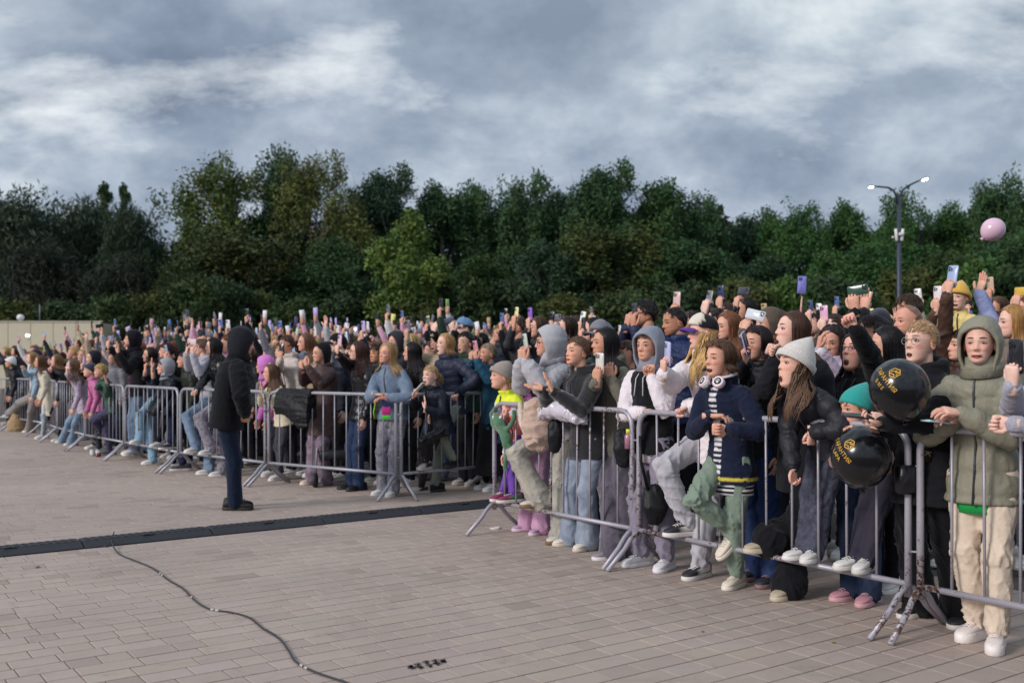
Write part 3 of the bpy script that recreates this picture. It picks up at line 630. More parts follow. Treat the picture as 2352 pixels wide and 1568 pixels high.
def head_geo(hi, opn, smile, skin, brow, sex):
    skin = np.asarray(skin); n = 44 if hi else 22; m = 38 if hi else 18
    th = np.linspace(0, 2 * np.pi, n, endpoint=False); la = th - .5 * np.sin(th)
    zs = np.linspace(-.118, .111, m); zs = np.unique(np.concatenate([zs, [-.044, -.049]])) if hi else zs; m = len(zs)
    wj = (1.04 if sex == 'm' else .93 if sex == 'f' else .98); ww = (.98 if sex == 'm' else .945 if sex == 'f' else .97)
    F, B, W = np.interp(zs, HZ, HF), np.interp(zs, HZ, HB), np.interp(zs, HZ, HW); W = W * (1 + (wj - 1) * sstep(-.01, -.07, zs)) * ww
    xc = (F + B) / 2 - .012 * (zs > -.06); cl, sl = np.cos(la), np.sin(la)
    X = xc[:, None] + np.where(cl > 0, (F - xc)[:, None] * np.sign(cl) * np.abs(cl) ** .86, (xc - B)[:, None] * cl); Y = W[:, None] * np.sign(sl) * np.abs(sl) ** .92
    Z = np.repeat(zs[:, None], n, 1); fr = sstep(.1, .6, cl)[None]; ay = np.abs(Y)
    noz = np.interp(Z, [-.056, -.050, -.043, -.036, -.02, 0, .012], [0, .10, .85, 1, .62, .22, 0]); ns = .0075 + .0065 * np.clip(-Z / .04, 0, 1)
    nl = (.026 if sex == 'm' else .022 if sex == 'f' else .018)
    X += fr * (nl * noz * np.exp(-(Y / ns) ** 2) + .003 * np.exp(-((ay - .012) / .006) ** 2 - ((Z + .042) / .007) ** 2))
    X += fr * (-.0085 * np.exp(-((ay - .031) / .016) ** 2 - ((Z + .008) / .011) ** 2) + .003 * np.exp(-((Z - .014) / .009) ** 2) * np.exp(-(Y / .05) ** 4))
    X += fr * (.0045 * np.exp(-((ay - .040) / .016) ** 2 - ((Z + .038) / .016) ** 2) * (1 + 1.5 * smile) + .005 * np.exp(-(Y / .02) ** 2 - ((Z + .104) / .009) ** 2) - .004 * np.exp(-(Y / .03) ** 2 - ((Z + .089) / .007) ** 2))
    X += fr * .004 * np.exp(-(Y / .024) ** 2 - ((Z + .072) / .010) ** 2)
    jw = sstep(-.066, -.085, Z) * sstep(-.05, .03, X); Z = Z - .034 * opn * jw; X = X - .010 * opn * jw
    if smile: Y = Y * (1 + .05 * smile * np.exp(-((Z + .055) / .02) ** 2) * fr)
    red = np.exp(-((ay - .042) / .02) ** 2 - ((Z + .038) / .022) ** 2) * fr + .8 * np.exp(-(Y / .012) ** 2 - ((Z + .04) / .012) ** 2) * fr
    col = skin[None, None] * (1 + red[..., None] * np.array([.03, -.16, -.15]))
    if sex == 'm': col = col * (1 - .28 * (sstep(-.05, -.075, Z) * sstep(-.02, .03, X))[..., None])
    g = Geo(); R = np.stack([X, Y, Z], -1); g.loft(R, col.reshape(-1, 3))
    def sx(y, z):
        i = np.argmin(np.abs(zs - z)); j = np.argmin(np.abs(R[i, :, 1] - y) + (cl < 0) * 9); return R[i, j, 0]
    brow = np.array(brow) * .75
    for s in (-1, 1):
        e = np.array([sx(s * .031, -.008) + .0008, s * .031, -.0085]); yawM = np.array(Matrix.Rotation(s * .32, 3, 'Z'))
        sq = 1 - .45 * smile
        g.ell(e, yawM, (.0048, .0146, .0066 * sq), 12, 8, (.50, .47, .46))
        g.ell(e + yawM @ np.array([.0030, 0, 0]), yawM, (.0030, .0064, .0064 * sq), 10, 6, (.035, .025, .02))
        g.ell(e + yawM @ np.array([-.0002, 0, .0062 * sq]), yawM, (.0056, .0165, .0046), 10, 6, skin * np.array([.93, .84, .82])); g.ell(e + yawM @ np.array([-.0010, 0, -.0078 * sq]), yawM, (.0046, .0145, .0034), 10, 6, skin * np.array([.95, .86, .85]))
        g.ell((sx(s * .006, -.045) - .0015, s * .0068, -.0485), np.eye(3), (.0042, .0034, .0022), 8, 5, skin * np.array([.28, .18, .17]))
        a = np.linspace(-1, 1, 6); pts = np.array([e + yawM @ np.array([.0040 - .003 * t * t, t * .0160, .0071 * sq * (1 - t * t * .9)]) for t in a]); g.tube(pts, np.array([.0009, .0021, .0025, .0025, .0023, .0012]), 5, (.035, .022, .018))
        bz = .0145 + .004 * opn; pts = np.array([(sx(s * (.014 + k * .0085), bz) + .0012, s * (.014 + k * .0085), bz + .0045 * math.sin(k / 4 * 2.2 + .3)) for k in range(5)]); g.tube(pts, np.array([[.0022, .0012], [.0034, .0014], [.0034, .0014], [.0028, .0012], [.001, .0008]]), 5, brow, up=(0, 0, 1))
        ec = np.array([-.010, s * (.0745 * ww), -.018]); eM = np.array(Matrix.Rotation(s * -.35, 3, 'Z') @ Matrix.Rotation(.22, 3, 'Y'))
        g.ell(ec + np.array([-.004, s * .004, 0]), eM, (.0165, .0062, .030), 12, 8, skin * np.array([1.0, .86, .84])); g.ell(ec + np.array([-.002, s * .0095, .002]), eM, (.009, .003, .018), 10, 6, skin * np.array([.72, .55, .5]))
    mz = -.073; fx = sx(0, mz); lipc = skin * (np.array([.86, .46, .48]) if sex == 'f' else np.array([.88, .56, .55])); a = np.linspace(-1, 1, 9); mw = .0220 * (1 + .42 * smile - .12 * opn)
    arch = lambda t: fx - .0125 * t * t - .002
    hgt = .0035 + .021 * opn + .003 * smile * (opn > .1)
    if opn > .08 or smile > .7: 
        g.ell((fx - .009 - .003 * opn, 0, mz - hgt * .85), np.eye(3), (.0135, mw * .95, hgt * 1.05 + .002), 14, 9, (.085, .020, .022))
        if opn > .15 or smile > .7: g.ell((fx - .0062, 0, mz - .0040), np.eye(3), (.0065, mw * .78, .0042 + .0018 * smile), 10, 6, (.72, .69, .66))
        if opn > .5: g.ell((fx - .006 - .005 * opn, 0, mz - hgt * 1.45), np.eye(3), (.007, mw * .55, .0045), 10, 6, (.42, .13, .13))
    up_ = np.array([(arch(t) + .001, t * mw, mz + .0025 * (1 - t * t) + .0075 * smile * t * t) for t in a]); g.tube(up_, np.c_[np.array([.001, .0026, .0036, .004, .0036, .004, .0036, .0026, .001]) * (1 - .38 * min(opn, 1)), np.full(9, .0024)], 6, lipc, up=(0, 0, 1))
    lo_ = np.array([(arch(t) + .0005 - .006 * opn, t * mw * .96, mz - (2 * hgt) * (1 - t * t) + .0075 * smile * t * t - .002 * (opn < .1)) for t in a]); g.tube(lo_, np.c_[np.array([.001, .003, .0042, .0048, .005, .0048, .0042, .003, .001]) * (1 - .38 * min(opn, 1)), np.full(9, .0026)], 6, lipc * 1.05, up=(0, 0, 1))
    return g
HANDC = {}
def hand_geo(pose, skin):
    key = (pose, tuple(np.round(skin, 3)))
    if key in HANDC: return HANDC[key]
    skin = np.asarray(skin); g = Geo(); a = np.linspace(0, 2 * np.pi, 10, endpoint=False)
    rings = [np.c_[np.full(10, x), w * np.sign(np.cos(a)) * np.abs(np.cos(a)) ** .8, t * np.sin(a) + zo] for x, w, t, zo in ((-.05, .026, .021, 0), (-.01, .027, .019, 0), (.02, .033, .0185, 0), (.055, .040, .017, .001), (.082, .041, .0145, .003), (.096, .037, .010, .003))]
    g.loft(np.array(rings), skin)
    ang = dict(open=(2, 6, 5), relax=(22, 30, 20), grip=(38, 48, 30), fist=(78, 96, 60), flat=(4, 4, 2), hold=(52, 62, 40))[pose]; spl = dict(open=9, flat=3).get(pose, 1.5)
    for i, (y, x0, ln, r) in enumerate(((.030, .086, .070, .0088), (.0105, .092, .078, .0092), (-.0095, .089, .072, .0088), (-.0285, .080, .056, .0078))):
        p = np.array([x0 - .012, y, .003]); pts = [p]; t = 0; sp = math.radians((1.5 - i) * spl); seg = (ln * .46 + .012, ln * .31, ln * .25)
        for k in range(3):
            t += math.radians(ang[k] * (1 + .08 * i)); d = np.array([math.cos(t) * math.cos(sp), math.sin(sp) * math.cos(t), -math.sin(t)]); q = pts[-1] + d * seg[k]
            pts += [lerp(pts[-1], q, .75), q] if k < 2 else [lerp(pts[-1], q, .6), q]
        rr = np.array([r, r, r * 1.02, r * .92, r * .95, r * .84, r * .55]); g.tube(pts, rr, 7, skin * np.array([1, .95, .95]) if k else skin)
    if pose in ('fist', 'hold', 'grip'): th = [(.012, .026, -.006), (.036, .044, -.016), (.062, .040, -.034), (.080, .022, -.042)] if pose == 'fist' else [(.012, .026, -.006), (.040, .050, -.012), (.070, .056, -.020), (.094, .050, -.026)]
    elif pose == 'open': th = [(.012, .026, -.004), (.036, .054, -.008), (.056, .078, -.010), (.070, .094, -.010)]
    else: th = [(.012, .026, -.006), (.040, .046, -.014), (.066, .054, -.020), (.086, .054, -.024)]
    g.tube(th, np.array([.0145, .0125, .0105, .006]), 8, skin)
    HANDC[key] = g; return g
def ik(a, c, l1, l2, pole):
    v = c - a; d = np.linalg.norm(v); mx = l1 + l2
    if d > mx * .998: k = d / (mx * .998); l1 *= k; l2 *= k
    d = max(d, 1e-4); x = (l1 * l1 - l2 * l2 + d * d) / (2 * d); h = math.sqrt(max(l1 * l1 - x * x, 0)); e = v / d
    p = np.asarray(pole, float); p = p - e * (p @ e); p = nrm(p); return a + e * x + p * h
_K = np.random.default_rng(3).normal(size=(3, 7)); _PH = np.random.default_rng(4).random(7) * 6.28
def snz(p, f): return np.sin(p @ (_K * f) + _PH).sum(1) / 7 * 2.0
def bone_map(V, bones):
    best = np.full(len(V), 1e9); bi = np.zeros(len(V), int); bt = np.zeros(len(V)); ang = np.zeros(len(V))
    for k, (a, b, r) in enumerate(bones):
        ab = b - a; L2 = ab @ ab + 1e-9; t = np.clip((V - a) @ ab / L2, -.2, 1.2); q = a + t[:, None] * ab; tc = np.clip(t, 0, 1); dd = np.linalg.norm(V - (a + tc[:, None] * ab), axis=1) - r
        m = dd < best; best[m] = dd[m]; bi[m] = k; bt[m] = t[m]
        e = ab / math.sqrt(L2); s1 = nrm(np.cross(e, [.3, .9, .2])); s2 = np.cross(e, s1); w = V - q; ang[m] = np.arctan2(w[m] @ s2, w[m] @ s1)
    return bi, bt, ang
JOBS = []
def garment(geo, bones, voxel, name, matname, parent, color, amp=.006, quilt=0.0, paint=None, base=None, smooth=2, seed=0, tpl=None):
    JOBS.append(dict(geo=geo, bones=bones, voxel=voxel, name=name, mat=matname, parent=parent, color=color, amp=amp, quilt=quilt, paint=paint, base=base, smooth=smooth, seed=seed, tpl=tpl))
def flush():
    tmp = []
    for j in JOBS:
        V, Q, T, c = j['geo'].arr(); me = mk_mesh('raw', V, Q, T); o = bpy.data.objects.new('raw', me); C.objects.link(o)
        m = o.modifiers.new('r', 'REMESH'); m.mode = 'VOXEL'; m.voxel_size = j['voxel']; m.use_smooth_shade = True
        s = o.modifiers.new('s', 'SMOOTH'); s.factor = .5; s.iterations = j['smooth']; tmp.append(o)
    dg = bpy.context.evaluated_depsgraph_get(); dg.update()
    for j, o in zip(JOBS, tmp):
        ev = o.evaluated_get(dg); em = ev.data; n = len(em.vertices); V = np.zeros(n * 3, np.float32); em.vertices.foreach_get('co', V); V = V.reshape(-1, 3).astype(float)
        Nn = np.zeros(n * 3, np.float32); em.vertex_normals.foreach_get('vector', Nn); Nn = Nn.reshape(-1, 3)
        li = np.zeros(len(em.loops), np.int32); em.loops.foreach_get('vertex_index', li); lt = np.zeros(len(em.polygons), np.int32); em.polygons.foreach_get('loop_total', lt)
        if (lt == 4).all(): Q = li.reshape(-1, 4); T = None
        else:
            st = np.concatenate([[0], np.cumsum(lt)[:-1]]); q4 = st[lt == 4]; q3 = st[lt == 3]; Q = li[q4[:, None] + np.arange(4)]; T = li[q3[:, None] + np.arange(3)]
        bi, bt, ang = bone_map(V, j['bones']); Ls = np.array([np.linalg.norm(b - a) for a, b, r in j['bones']])[bi]; u = bt * Ls; ph = bi * 2.1 + j['seed'] * 1.7
        rr_ = np.random.default_rng(900 + j['seed']); nw = 7; lg = j['name'] in ('trousers', 'skirt'); fq = rr_.uniform(3.0, 14.0, nw) * (.5 if lg else 1); av = rr_.normal(0, 3.0 if lg else 2.2, (nw, 2)); fp = rr_.random((nw, 8)) * 6.28
        wv = np.zeros(n); w2 = np.zeros(n); ca, sa = np.cos(ang), np.sin(ang); n2 = snz(V + j['seed'], 4.2); n1 = snz(V + 3 + j['seed'], 11.0)
        for q in range(nw):
            t_ = np.sin(2 * np.pi * fq[q] * u + av[q, 0] * ca + av[q, 1] * sa + 1.3 * n2 + fp[q, bi % 8])
            if q < 4: wv += t_
            else: w2 += t_
        ridge = 1.9 * np.exp(-(wv / .46) ** 2) - .40 - .25 * np.abs(wv) + .75 * np.exp(-((np.sin(1.5 * ang + 3.2 * u + ph + 1.2 * n2)) / .33) ** 2) ; ridge2 = np.clip(w2 / 1.8, -1, 1)
        wj = .42 + .75 * np.exp(-((bt - 1) / .22) ** 2) + .5 * np.exp(-(bt / .22) ** 2)
        d = j['amp'] * (wj * ridge * (.75 + .5 * n2) + .45 * ridge2 + .35 * n1)
        if j['quilt']:
            qp = u / j['quilt'] + .06 * np.sin(ang * 3 + ph); q = np.abs(np.sin(np.pi * qp)) ** .6; d = d * .6 + (q - .6) * .013 * (.85 + .4 * n2)
        V = V + Nn * d[:, None]
        if j['paint'] is not None: col = j['paint'](V, bi, bt, ang)
        else: col = np.ones((n, 3))
        base = j['base'] if j['base'] is not None else np.zeros(3)
        V[:, 2] = np.maximum(V[:, 2], .004)
        me = mk_mesh(j['name'], V - base, Q, T, col); me.materials.append(MATS[j['mat']])
        if j['tpl'] is not None: j['tpl'][j['name']] = me
        else: obj(j['name'], me, None, j['parent'], color=j['color'])
    for o in tmp:
        me = o.data; bpy.data.objects.remove(o); bpy.data.meshes.remove(me)
    JOBS.clear()

def shell(M, ctr, rad, axis, op, naz=28, nr=14, thick=0.0, wob=None, c=(1, 1, 1)):
    """cap of an ellipsoid with an opening round 'axis' (local f,l,u); op(az) = half angle of the opening"""
    ax = nrm(axis); e1 = nrm(np.cross([0, 1, 0], ax)); e2 = np.cross(ax, e1); az = np.linspace(0, 2 * np.pi, naz, endpoint=False); o = np.array([op(a) for a in az])
    t = np.linspace(0, 1, nr)[:, None]; an = o[None] + (np.pi - .05 - o[None]) * t
    D = ax * np.cos(an)[..., None] + (e1 * np.cos(az)[None, :, None] + e2 * np.sin(az)[None, :, None]) * np.sin(an)[..., None]
    def build(extra):
        k = 1 / np.sqrt(((D / (np.asarray(rad) + extra)) ** 2).sum(-1, keepdims=True)); L_ = D * k
        if wob is not None: L_ = wob(L_, az, t)
        return L_
    g = Geo(); R = build(0)
    if thick: R = np.concatenate([build(-thick)[::-1], R], 0)
    g.loft(R @ M.T + ctr, c, cap=not thick)
    if thick: pass
    return g
def lock(g, pts, r, c, n=5): 
    m = len(pts); pr = np.interp(np.linspace(0, 1, m), [0, .15, .6, 1], [.5, 1, .95, .18]) * r; g.tube(pts, np.c_[pr, pr * .55], n, c)
def hair_geo(style, col, ln, M, ctr, hs, r, hi, under=False, Nb=None, B=None, s=1.0):
    """style: short crop bob long pony bun back ; M head axes, ctr head centre, ln hair length below the ear"""
    g = Geo(); col = np.asarray(lin(col)); rad = np.array([.101, .0805, .103]) * hs; off = M @ (np.array([-.008, 0, .010]) * hs); c0 = ctr + off
    bias = {'short': .0, 'crop': .06, 'bald': .35}.get(style, .02)
    def op(a):      # a=0 is towards the chin side of the opening axis plane -> nape; a=pi -> forehead
        ca = math.cos(a); fr = (1 - ca) / 2; return math.radians(104 - 26 * fr) + (bias if fr > .5 else 0) + .05 * math.sin(a * 7)
    thick = {'short': .010, 'crop': .004, 'bob': .013, 'long': .011}.get(style, .003)
    if under: thick = .002
    rn = r.normal(size=(3, 5))
    def push(pts):
        if Nb is None: return np.array(pts)
        o = []
        for p in pts:
            dz = Nb[2] + .045 - p[2]
            if dz > 0:
                k = min(dz / .12, 1) ** .7; q = B.T @ (p - Nb); R = np.array([lerp(.075, .150, k), lerp(.08, .205, k)]) * s; m = math.hypot(q[0] / R[0], q[1] / R[1])
                if m < 1: q[:2] = q[:2] / max(m, .12); p = Nb + B @ q
            o.append(p)
        return np.array(o)
    def wob(L_, az, t): return L_ * (1 + .018 * np.sin(az[None, :, None] * 9 + 3 * t[..., None] + rn[0, 0]) + .012 * np.sin(az[None, :, None] * 17 + rn[0, 1]))
    ax = np.array([.80, 0, -.60])
    k = (r.random() * .3 + .85)
    g.join(shell(M, c0, rad + thick * hs, ax, op, 40 if hi else 20, 14 if hi else 8, 0, wob, col * .85))
    dn = np.array([0, 0, -1.0])
    def surf(az, el, ex=.0):    # az from forward (0) to the left (+), el elevation
        d = np.array([math.cos(el) * math.cos(az), math.cos(el) * math.sin(az), math.sin(el)]); q = rad + (thick + ex) * hs; kk = 1 / math.sqrt(((d / q) ** 2).sum()); return c0 + M @ (d * kk)
    nl = ((480 if hi == 2 else 230) if hi else 70); fk = .62 if hi == 2 else 1.0
    if style in ('long', 'bob'):
        for i in range(nl):
            s = -1 if i % 2 else 1; az = s * math.radians(r.uniform(62 if not under else 88, 180)); L_ = ln * r.uniform(.82, 1.08); e0 = math.radians(r.uniform(55, 86) if not under else r.uniform(-5, 5)); pts = []
            for e in np.linspace(e0, math.radians(-8), 5): pts.append(surf(az * (1 - .25 * max(0, e)), e, .004 * r.random()))
            p = pts[-1].copy(); outw = nrm((p - c0) * np.array([1, 1, 0])); nseg = 5
            for q in range(1, nseg + 1):
                f = q / nseg; sw = math.sin(f * 5 + i) * .006; flare = (-.022 * math.sin(f * math.pi) + .028 * f * f) * hs
                pts.append(p + dn * L_ * f + outw * (flare + sw))
            lock(g, push(pts), (r.uniform(.005, .010) * fk if hi else r.uniform(.009, .015)) * hs, col * r.uniform(.72, 1.32) * np.array([1, r.uniform(.96, 1.03), r.uniform(.9, 1.05)]), 4)
    if style in ('short', 'crop', 'boy'):
        for i in range(nl if style != 'crop' else nl // 3):
            az = r.uniform(-math.pi, math.pi); e0 = r.uniform(.1, 1.4); pts = [surf(az + .10 * q * r.uniform(-.5, 1), e0 - .16 * q, .003 - .001 * q) for q in range(4)]
            if abs(az) < 1.0 and e0 < .55 and style != 'boy': continue
            lock(g, np.array(pts), (r.uniform(.0045, .008) if hi else .010) * hs, col * r.uniform(.7, 1.35), 4)
    if style in ('boy', 'bob', 'fringe'):
        for i in range(60 if hi else 14):
            az = math.radians(r.uniform(-52, 52)); pts = [surf(az * (1 - .12 * (4 - q)), 1.25 - .19 * q, .004) for q in range(5 if style != 'fringe' else 6)]
            lock(g, np.array(pts), (r.uniform(.004, .007) if hi else .010) * hs, col * r.uniform(.75, 1.3), 4)
    if style in ('pony', 'bun', 'back'):
        kn = surf(math.pi, math.radians(22 if style == 'bun' else 5), .012)
        for i in range(0 if under else nl if not hi else 420):
            az = r.uniform(-2.2, 2.2); e0 = r.uniform(.25, 1.3); a0 = surf(az, e0 if abs(az) < 1.2 else r.uniform(-.5, 1.2), .002); pts = [a0]
            for q in range(1, 5):
                f = q / 4; v = lerp(a0, kn, f) - c0; lv = M.T @ v; kk = 1 / math.sqrt(((lv / (rad + (thick + .003) * hs)) ** 2).sum()); pts.append(c0 + v * max(1, kk))
            lock(g, np.array(pts), (r.uniform(.0025, .0048) if hi else .010) * hs, col * r.uniform(.72, 1.3), 4)
        if style == 'bun':
            bc = kn - M[:, 0] * .022 * hs
            g.ell(bc, M, np.array([.034, .038, .036]) * hs, 14, 9, col * .8)
            for i in range(34 if hi else 12):
                d = nrm(r.normal(size=3)); e = nrm(np.cross(d, r.normal(size=3))); pts = [bc + (d * math.cos(t) + e * math.sin(t)) * .040 * hs * r.uniform(.95, 1.12) for t in np.linspace(0, 1.7, 5)]; lock(g, np.array(pts), .006 * hs, col * r.uniform(.7, 1.4), 5)
        if style == 'pony':
            for i in range(34 if hi else 14):
                p0 = kn + r.normal(size=3) * .012; L_ = ln * r.uniform(.8, 1.1); b = -M[:, 0]; pts = [p0 + b * (.045 * math.sin(min(f * 2.2, 1.57))) + dn * L_ * f * f ** .2 + r.normal(size=3) * .01 * f for f in np.linspace(0, 1, 7)]; lock(g, push(pts), r.uniform(.006, .010) * hs, col * r.uniform(.7, 1.3), 4)
    if style == 'front':   # two long bundles falling over the chest from under a hat
        for i in range(170):
            s = -1 if i % 2 else 1; p = surf(s * math.radians(r.uniform(60, 150)), math.radians(r.uniform(-25, -5))); fw = M[:, 0] * np.array([1, 1, 0]); L_ = ln * r.uniform(.75, 1.08); pts = []
            for f in np.linspace(0, 1, 8): pts.append(p + dn * L_ * f + nrm(fw) * (.13 * f * (1 - .35 * f)) * (1 if i % 3 else .5) + r.normal(size=3) * .005 + nrm((p - c0) * np.array([1, 1, 0])) * (-.03 * f))
            lock(g, push(pts), r.uniform(.004, .007) * hs, col * r.uniform(.72, 1.35), 4)
    return g
def beanie_geo(M, ctr, hs, c, ribs=44, slack=.03, brim=True, tint=None):
    rad = np.array([.113, .096, .115]) * hs; g = Geo(); ax = np.array([.42, 0, -.91]); c0 = ctr + M @ (np.array([-.008, 0, .014]) * hs)
    def wob(L_, az, t):
        tt = t[..., None] if t.ndim == 2 else t
        k = 1 + .016 * np.sin(az[None, :, None] * ribs) * (1 - .5 * tt); L2 = L_ * k; L2[..., 2] += slack * hs * np.clip((tt[..., 0] - .45) / .55, 0, 1) ** 2; L2[..., 0] -= slack * .7 * hs * np.clip((tt[..., 0] - .5) / .5, 0, 1) ** 2; return L2
    g.join(shell(M, c0, rad, ax, lambda a: math.radians(81), 132 if ribs else 48, 16, 0, wob, c))
    if brim:
        def wob2(L_, az, t): return L_ * (1 + .016 * np.sin(az[None, :, None] * ribs))
        ax_ = nrm(ax); e1 = nrm(np.cross([0, 1, 0], ax_)); e2 = np.cross(ax_, e1); az = np.linspace(0, 2 * np.pi, 132, endpoint=False); rings = []
        for an, ex in ((77, .002), (76.5, .011), (80, .015), (92, .015), (97, .012), (98, .003)):
            a = math.radians(an); D = ax_ * math.cos(a) + (e1 * np.cos(az)[:, None] + e2 * np.sin(az)[:, None]) * math.sin(a); k = 1 / np.sqrt(((D / (rad + ex * hs)) ** 2).sum(1, keepdims=True)); rings.append(D * k * (1 + .012 * np.sin(az[:, None] * ribs)))
        g.loft(np.array(rings) @ M.T + c0, np.asarray(c) * .97, cap=False)
    return g
def cap_geo(M, ctr, hs, front, back, brim, back_turn=0):
    g = Geo(); rad = np.array([.112, .089, .104]) * hs; c0 = ctr + M @ (np.array([-.004, 0, .022]) * hs); ax = np.array([.12, 0, -.99])
    ax_ = nrm(ax); e1 = nrm(np.cross([0, 1, 0], ax_)); e2 = np.cross(ax_, e1); az = np.linspace(0, 2 * np.pi, 40, endpoint=False); an = np.radians(np.linspace(92, 177, 12))[:, None]
    D = ax_ * np.cos(an)[..., None] + (e1 * np.cos(az)[None, :, None] + e2 * np.sin(az)[None, :, None]) * np.sin(an)[..., None]; k = 1 / np.sqrt(((D / rad) ** 2).sum(-1, keepdims=True)); R = D * k
    fr = (R[..., 0] > .015 * hs) & (np.abs(R[..., 1]) < .075 * hs); col = np.where(fr[..., None], np.array(front), np.array(back)); R[..., 2] += .012 * hs * fr
    g.loft(R @ M.T + c0, col.reshape(-1, 3)); V = []; 
    yy = np.linspace(-1, 1, 13); rings = []
    for s, dz in ((0, .004), (.25, .005), (.6, .002), (.95, -.006), (1.0, -.008)):
        x = .095 + s * .082 * np.sqrt(np.maximum(1 - .85 * yy ** 2, .05)) - .035 * yy ** 2 * (1 - s * .3); rings.append(np.c_[x * hs, yy * .078 * hs, (np.full(13, -.004 + dz) - .020 * yy ** 2 + .004) * hs])
    top = np.array(rings); bot = top.copy(); bot[..., 2] -= .005 * hs; loop = np.concatenate([top, bot[::-1], top[:1]]); g.loft(loop @ M.T + c0, brim, cap=False, closed=False)
    return g
def glasses_geo(M, ctr, hs, c, rd=True):
    g = Geo(); t = np.linspace(0, 2 * np.pi, 17)
    for s in (-1, 1):
        pts = np.array([(.0935 - .006 * abs(math.cos(a)) , s * .032 + .0215 * math.cos(a), -.009 + (.0195 if rd else .0165) * math.sin(a)) for a in t]); g.tube(pts * hs @ M.T + ctr, .0016 * hs, 5, c, cap=False)
        g.tube(np.array([(.088, s * .054, -.003), (.04, s * .078, 0), (-.015, s * .081, -.006)]) * hs @ M.T + ctr, .0015 * hs, 5, c)
    g.tube(np.array([(.094, -.011, -.004), (.098, 0, -.001), (.094, .011, -.004)]) * hs @ M.T + ctr, .0015 * hs, 5, c); return g
def shoe_geo(upper, sole, plat=1.0, stripe=None):
    g = Geo(); a = np.linspace(0, 2 * np.pi, 14, endpoint=False); up = np.array(lin(upper)); so = np.array(lin(sole)); rings = []; cols = []
    for x, w, z0, z1 in ((-.088, .012, .030, .060), (-.080, .028, .022, .088), (-.045, .034, .022, .100), (0, .035, .022, .092), (.045, .037, .022, .074), (.095, .043, .022, .062), (.135, .042, .022, .056), (.165, .032, .022, .046), (.180, .012, .026, .036)):
        y = w * np.sign(np.cos(a)) * np.abs(np.cos(a)) ** .75; z = (z0 + z1) / 2 + (z1 - z0) / 2 * np.sign(np.sin(a)) * np.abs(np.sin(a)) ** .8; rings.append(np.c_[np.full(14, x), y, z * (1 if plat == 1 else 1) + .014 * (plat - 1)]); 
    R = np.array(rings); col = np.repeat(up[None, None], len(R), 0).repeat(14, 1).copy()
    if stripe is not None: col[2:5, :][:, (np.abs(np.cos(a)) > .7)] = lin(stripe)
    g.loft(R, col.reshape(-1, 3)); outl = np.array([(-.094, .020), (-.075, .034), (-.03, .037), (.02, .036), (.07, .042), (.115, .047), (.15, .042), (.178, .026), (.188, .008)]); loop = np.concatenate([outl, outl[::-1] * [1, -1]]); h = .024 * plat
    g.loft(np.array([np.c_[loop * .97, np.full(len(loop), 0)], np.c_[loop, np.full(len(loop), .004)], np.c_[loop, np.full(len(loop), h)], np.c_[loop * .96, np.full(len(loop), h + .005)]]), so)
    for k in range(4): x = .05 + k * .018; g.tube([(x, -.022, .078 - k * .004 + .014 * (plat - 1)), (x, 0, .084 - k * .004 + .014 * (plat - 1)), (x, .022, .078 - k * .004 + .014 * (plat - 1))], .0032, 5, so * .95)
    return g
PHONES = {}
def phone_mesh(kind):
    if kind in PHONES: return PHONES[kind]
    g = Geo(); g.box((0, 0, 0), (.074, .154, .0095), bev=.010, c=(1, 1, 1)); cam = Geo()
    g.box((-.016, .053, .0058), (.034, .036, .0035), bev=.007, c=(.62, .62, .66) if kind != 'dark' else (1.6, 1.6, 1.7))
    for dx, dy in ((-.024, .061), (-.024, .044), (-.008, .052)): g.tube([(dx, dy, .006), (dx, dy, .0092)], .0062, 10, (.02, .02, .025))
    g.box((0, 0, -.0049), (.068, .147, .0012), bev=.008, c=(.03, .03, .035))
    me = gmesh(g, 'phone'); me.materials.append(MATS['phone_shell']); PHONES[kind] = me; return me
NPH = [0]
def phone(pos, ydir, zdir, color, label, group='phones held up by the crowd', sc=1.0):
    """zdir = outward normal of the back, ydir = long axis"""
    y = nrm(ydir); z = nrm(zdir - y * (np.asarray(zdir) @ y)); x = np.cross(y, z); o = empty('phone', pos); 
    M4 = Matrix([[x[0], y[0], z[0], pos[0]], [x[1], y[1], z[1], pos[1]], [x[2], y[2], z[2], pos[2]], [0, 0, 0, 1]])
    me = phone_mesh('std'); C.objects.unlink(o); bpy.data.objects.remove(o)
    o = obj('phone', me, None, None, color=color); o.matrix_world = M4 @ Matrix.Scale(sc, 4); tag(o, label, 'phone', group); NPH[0] += 1; return o

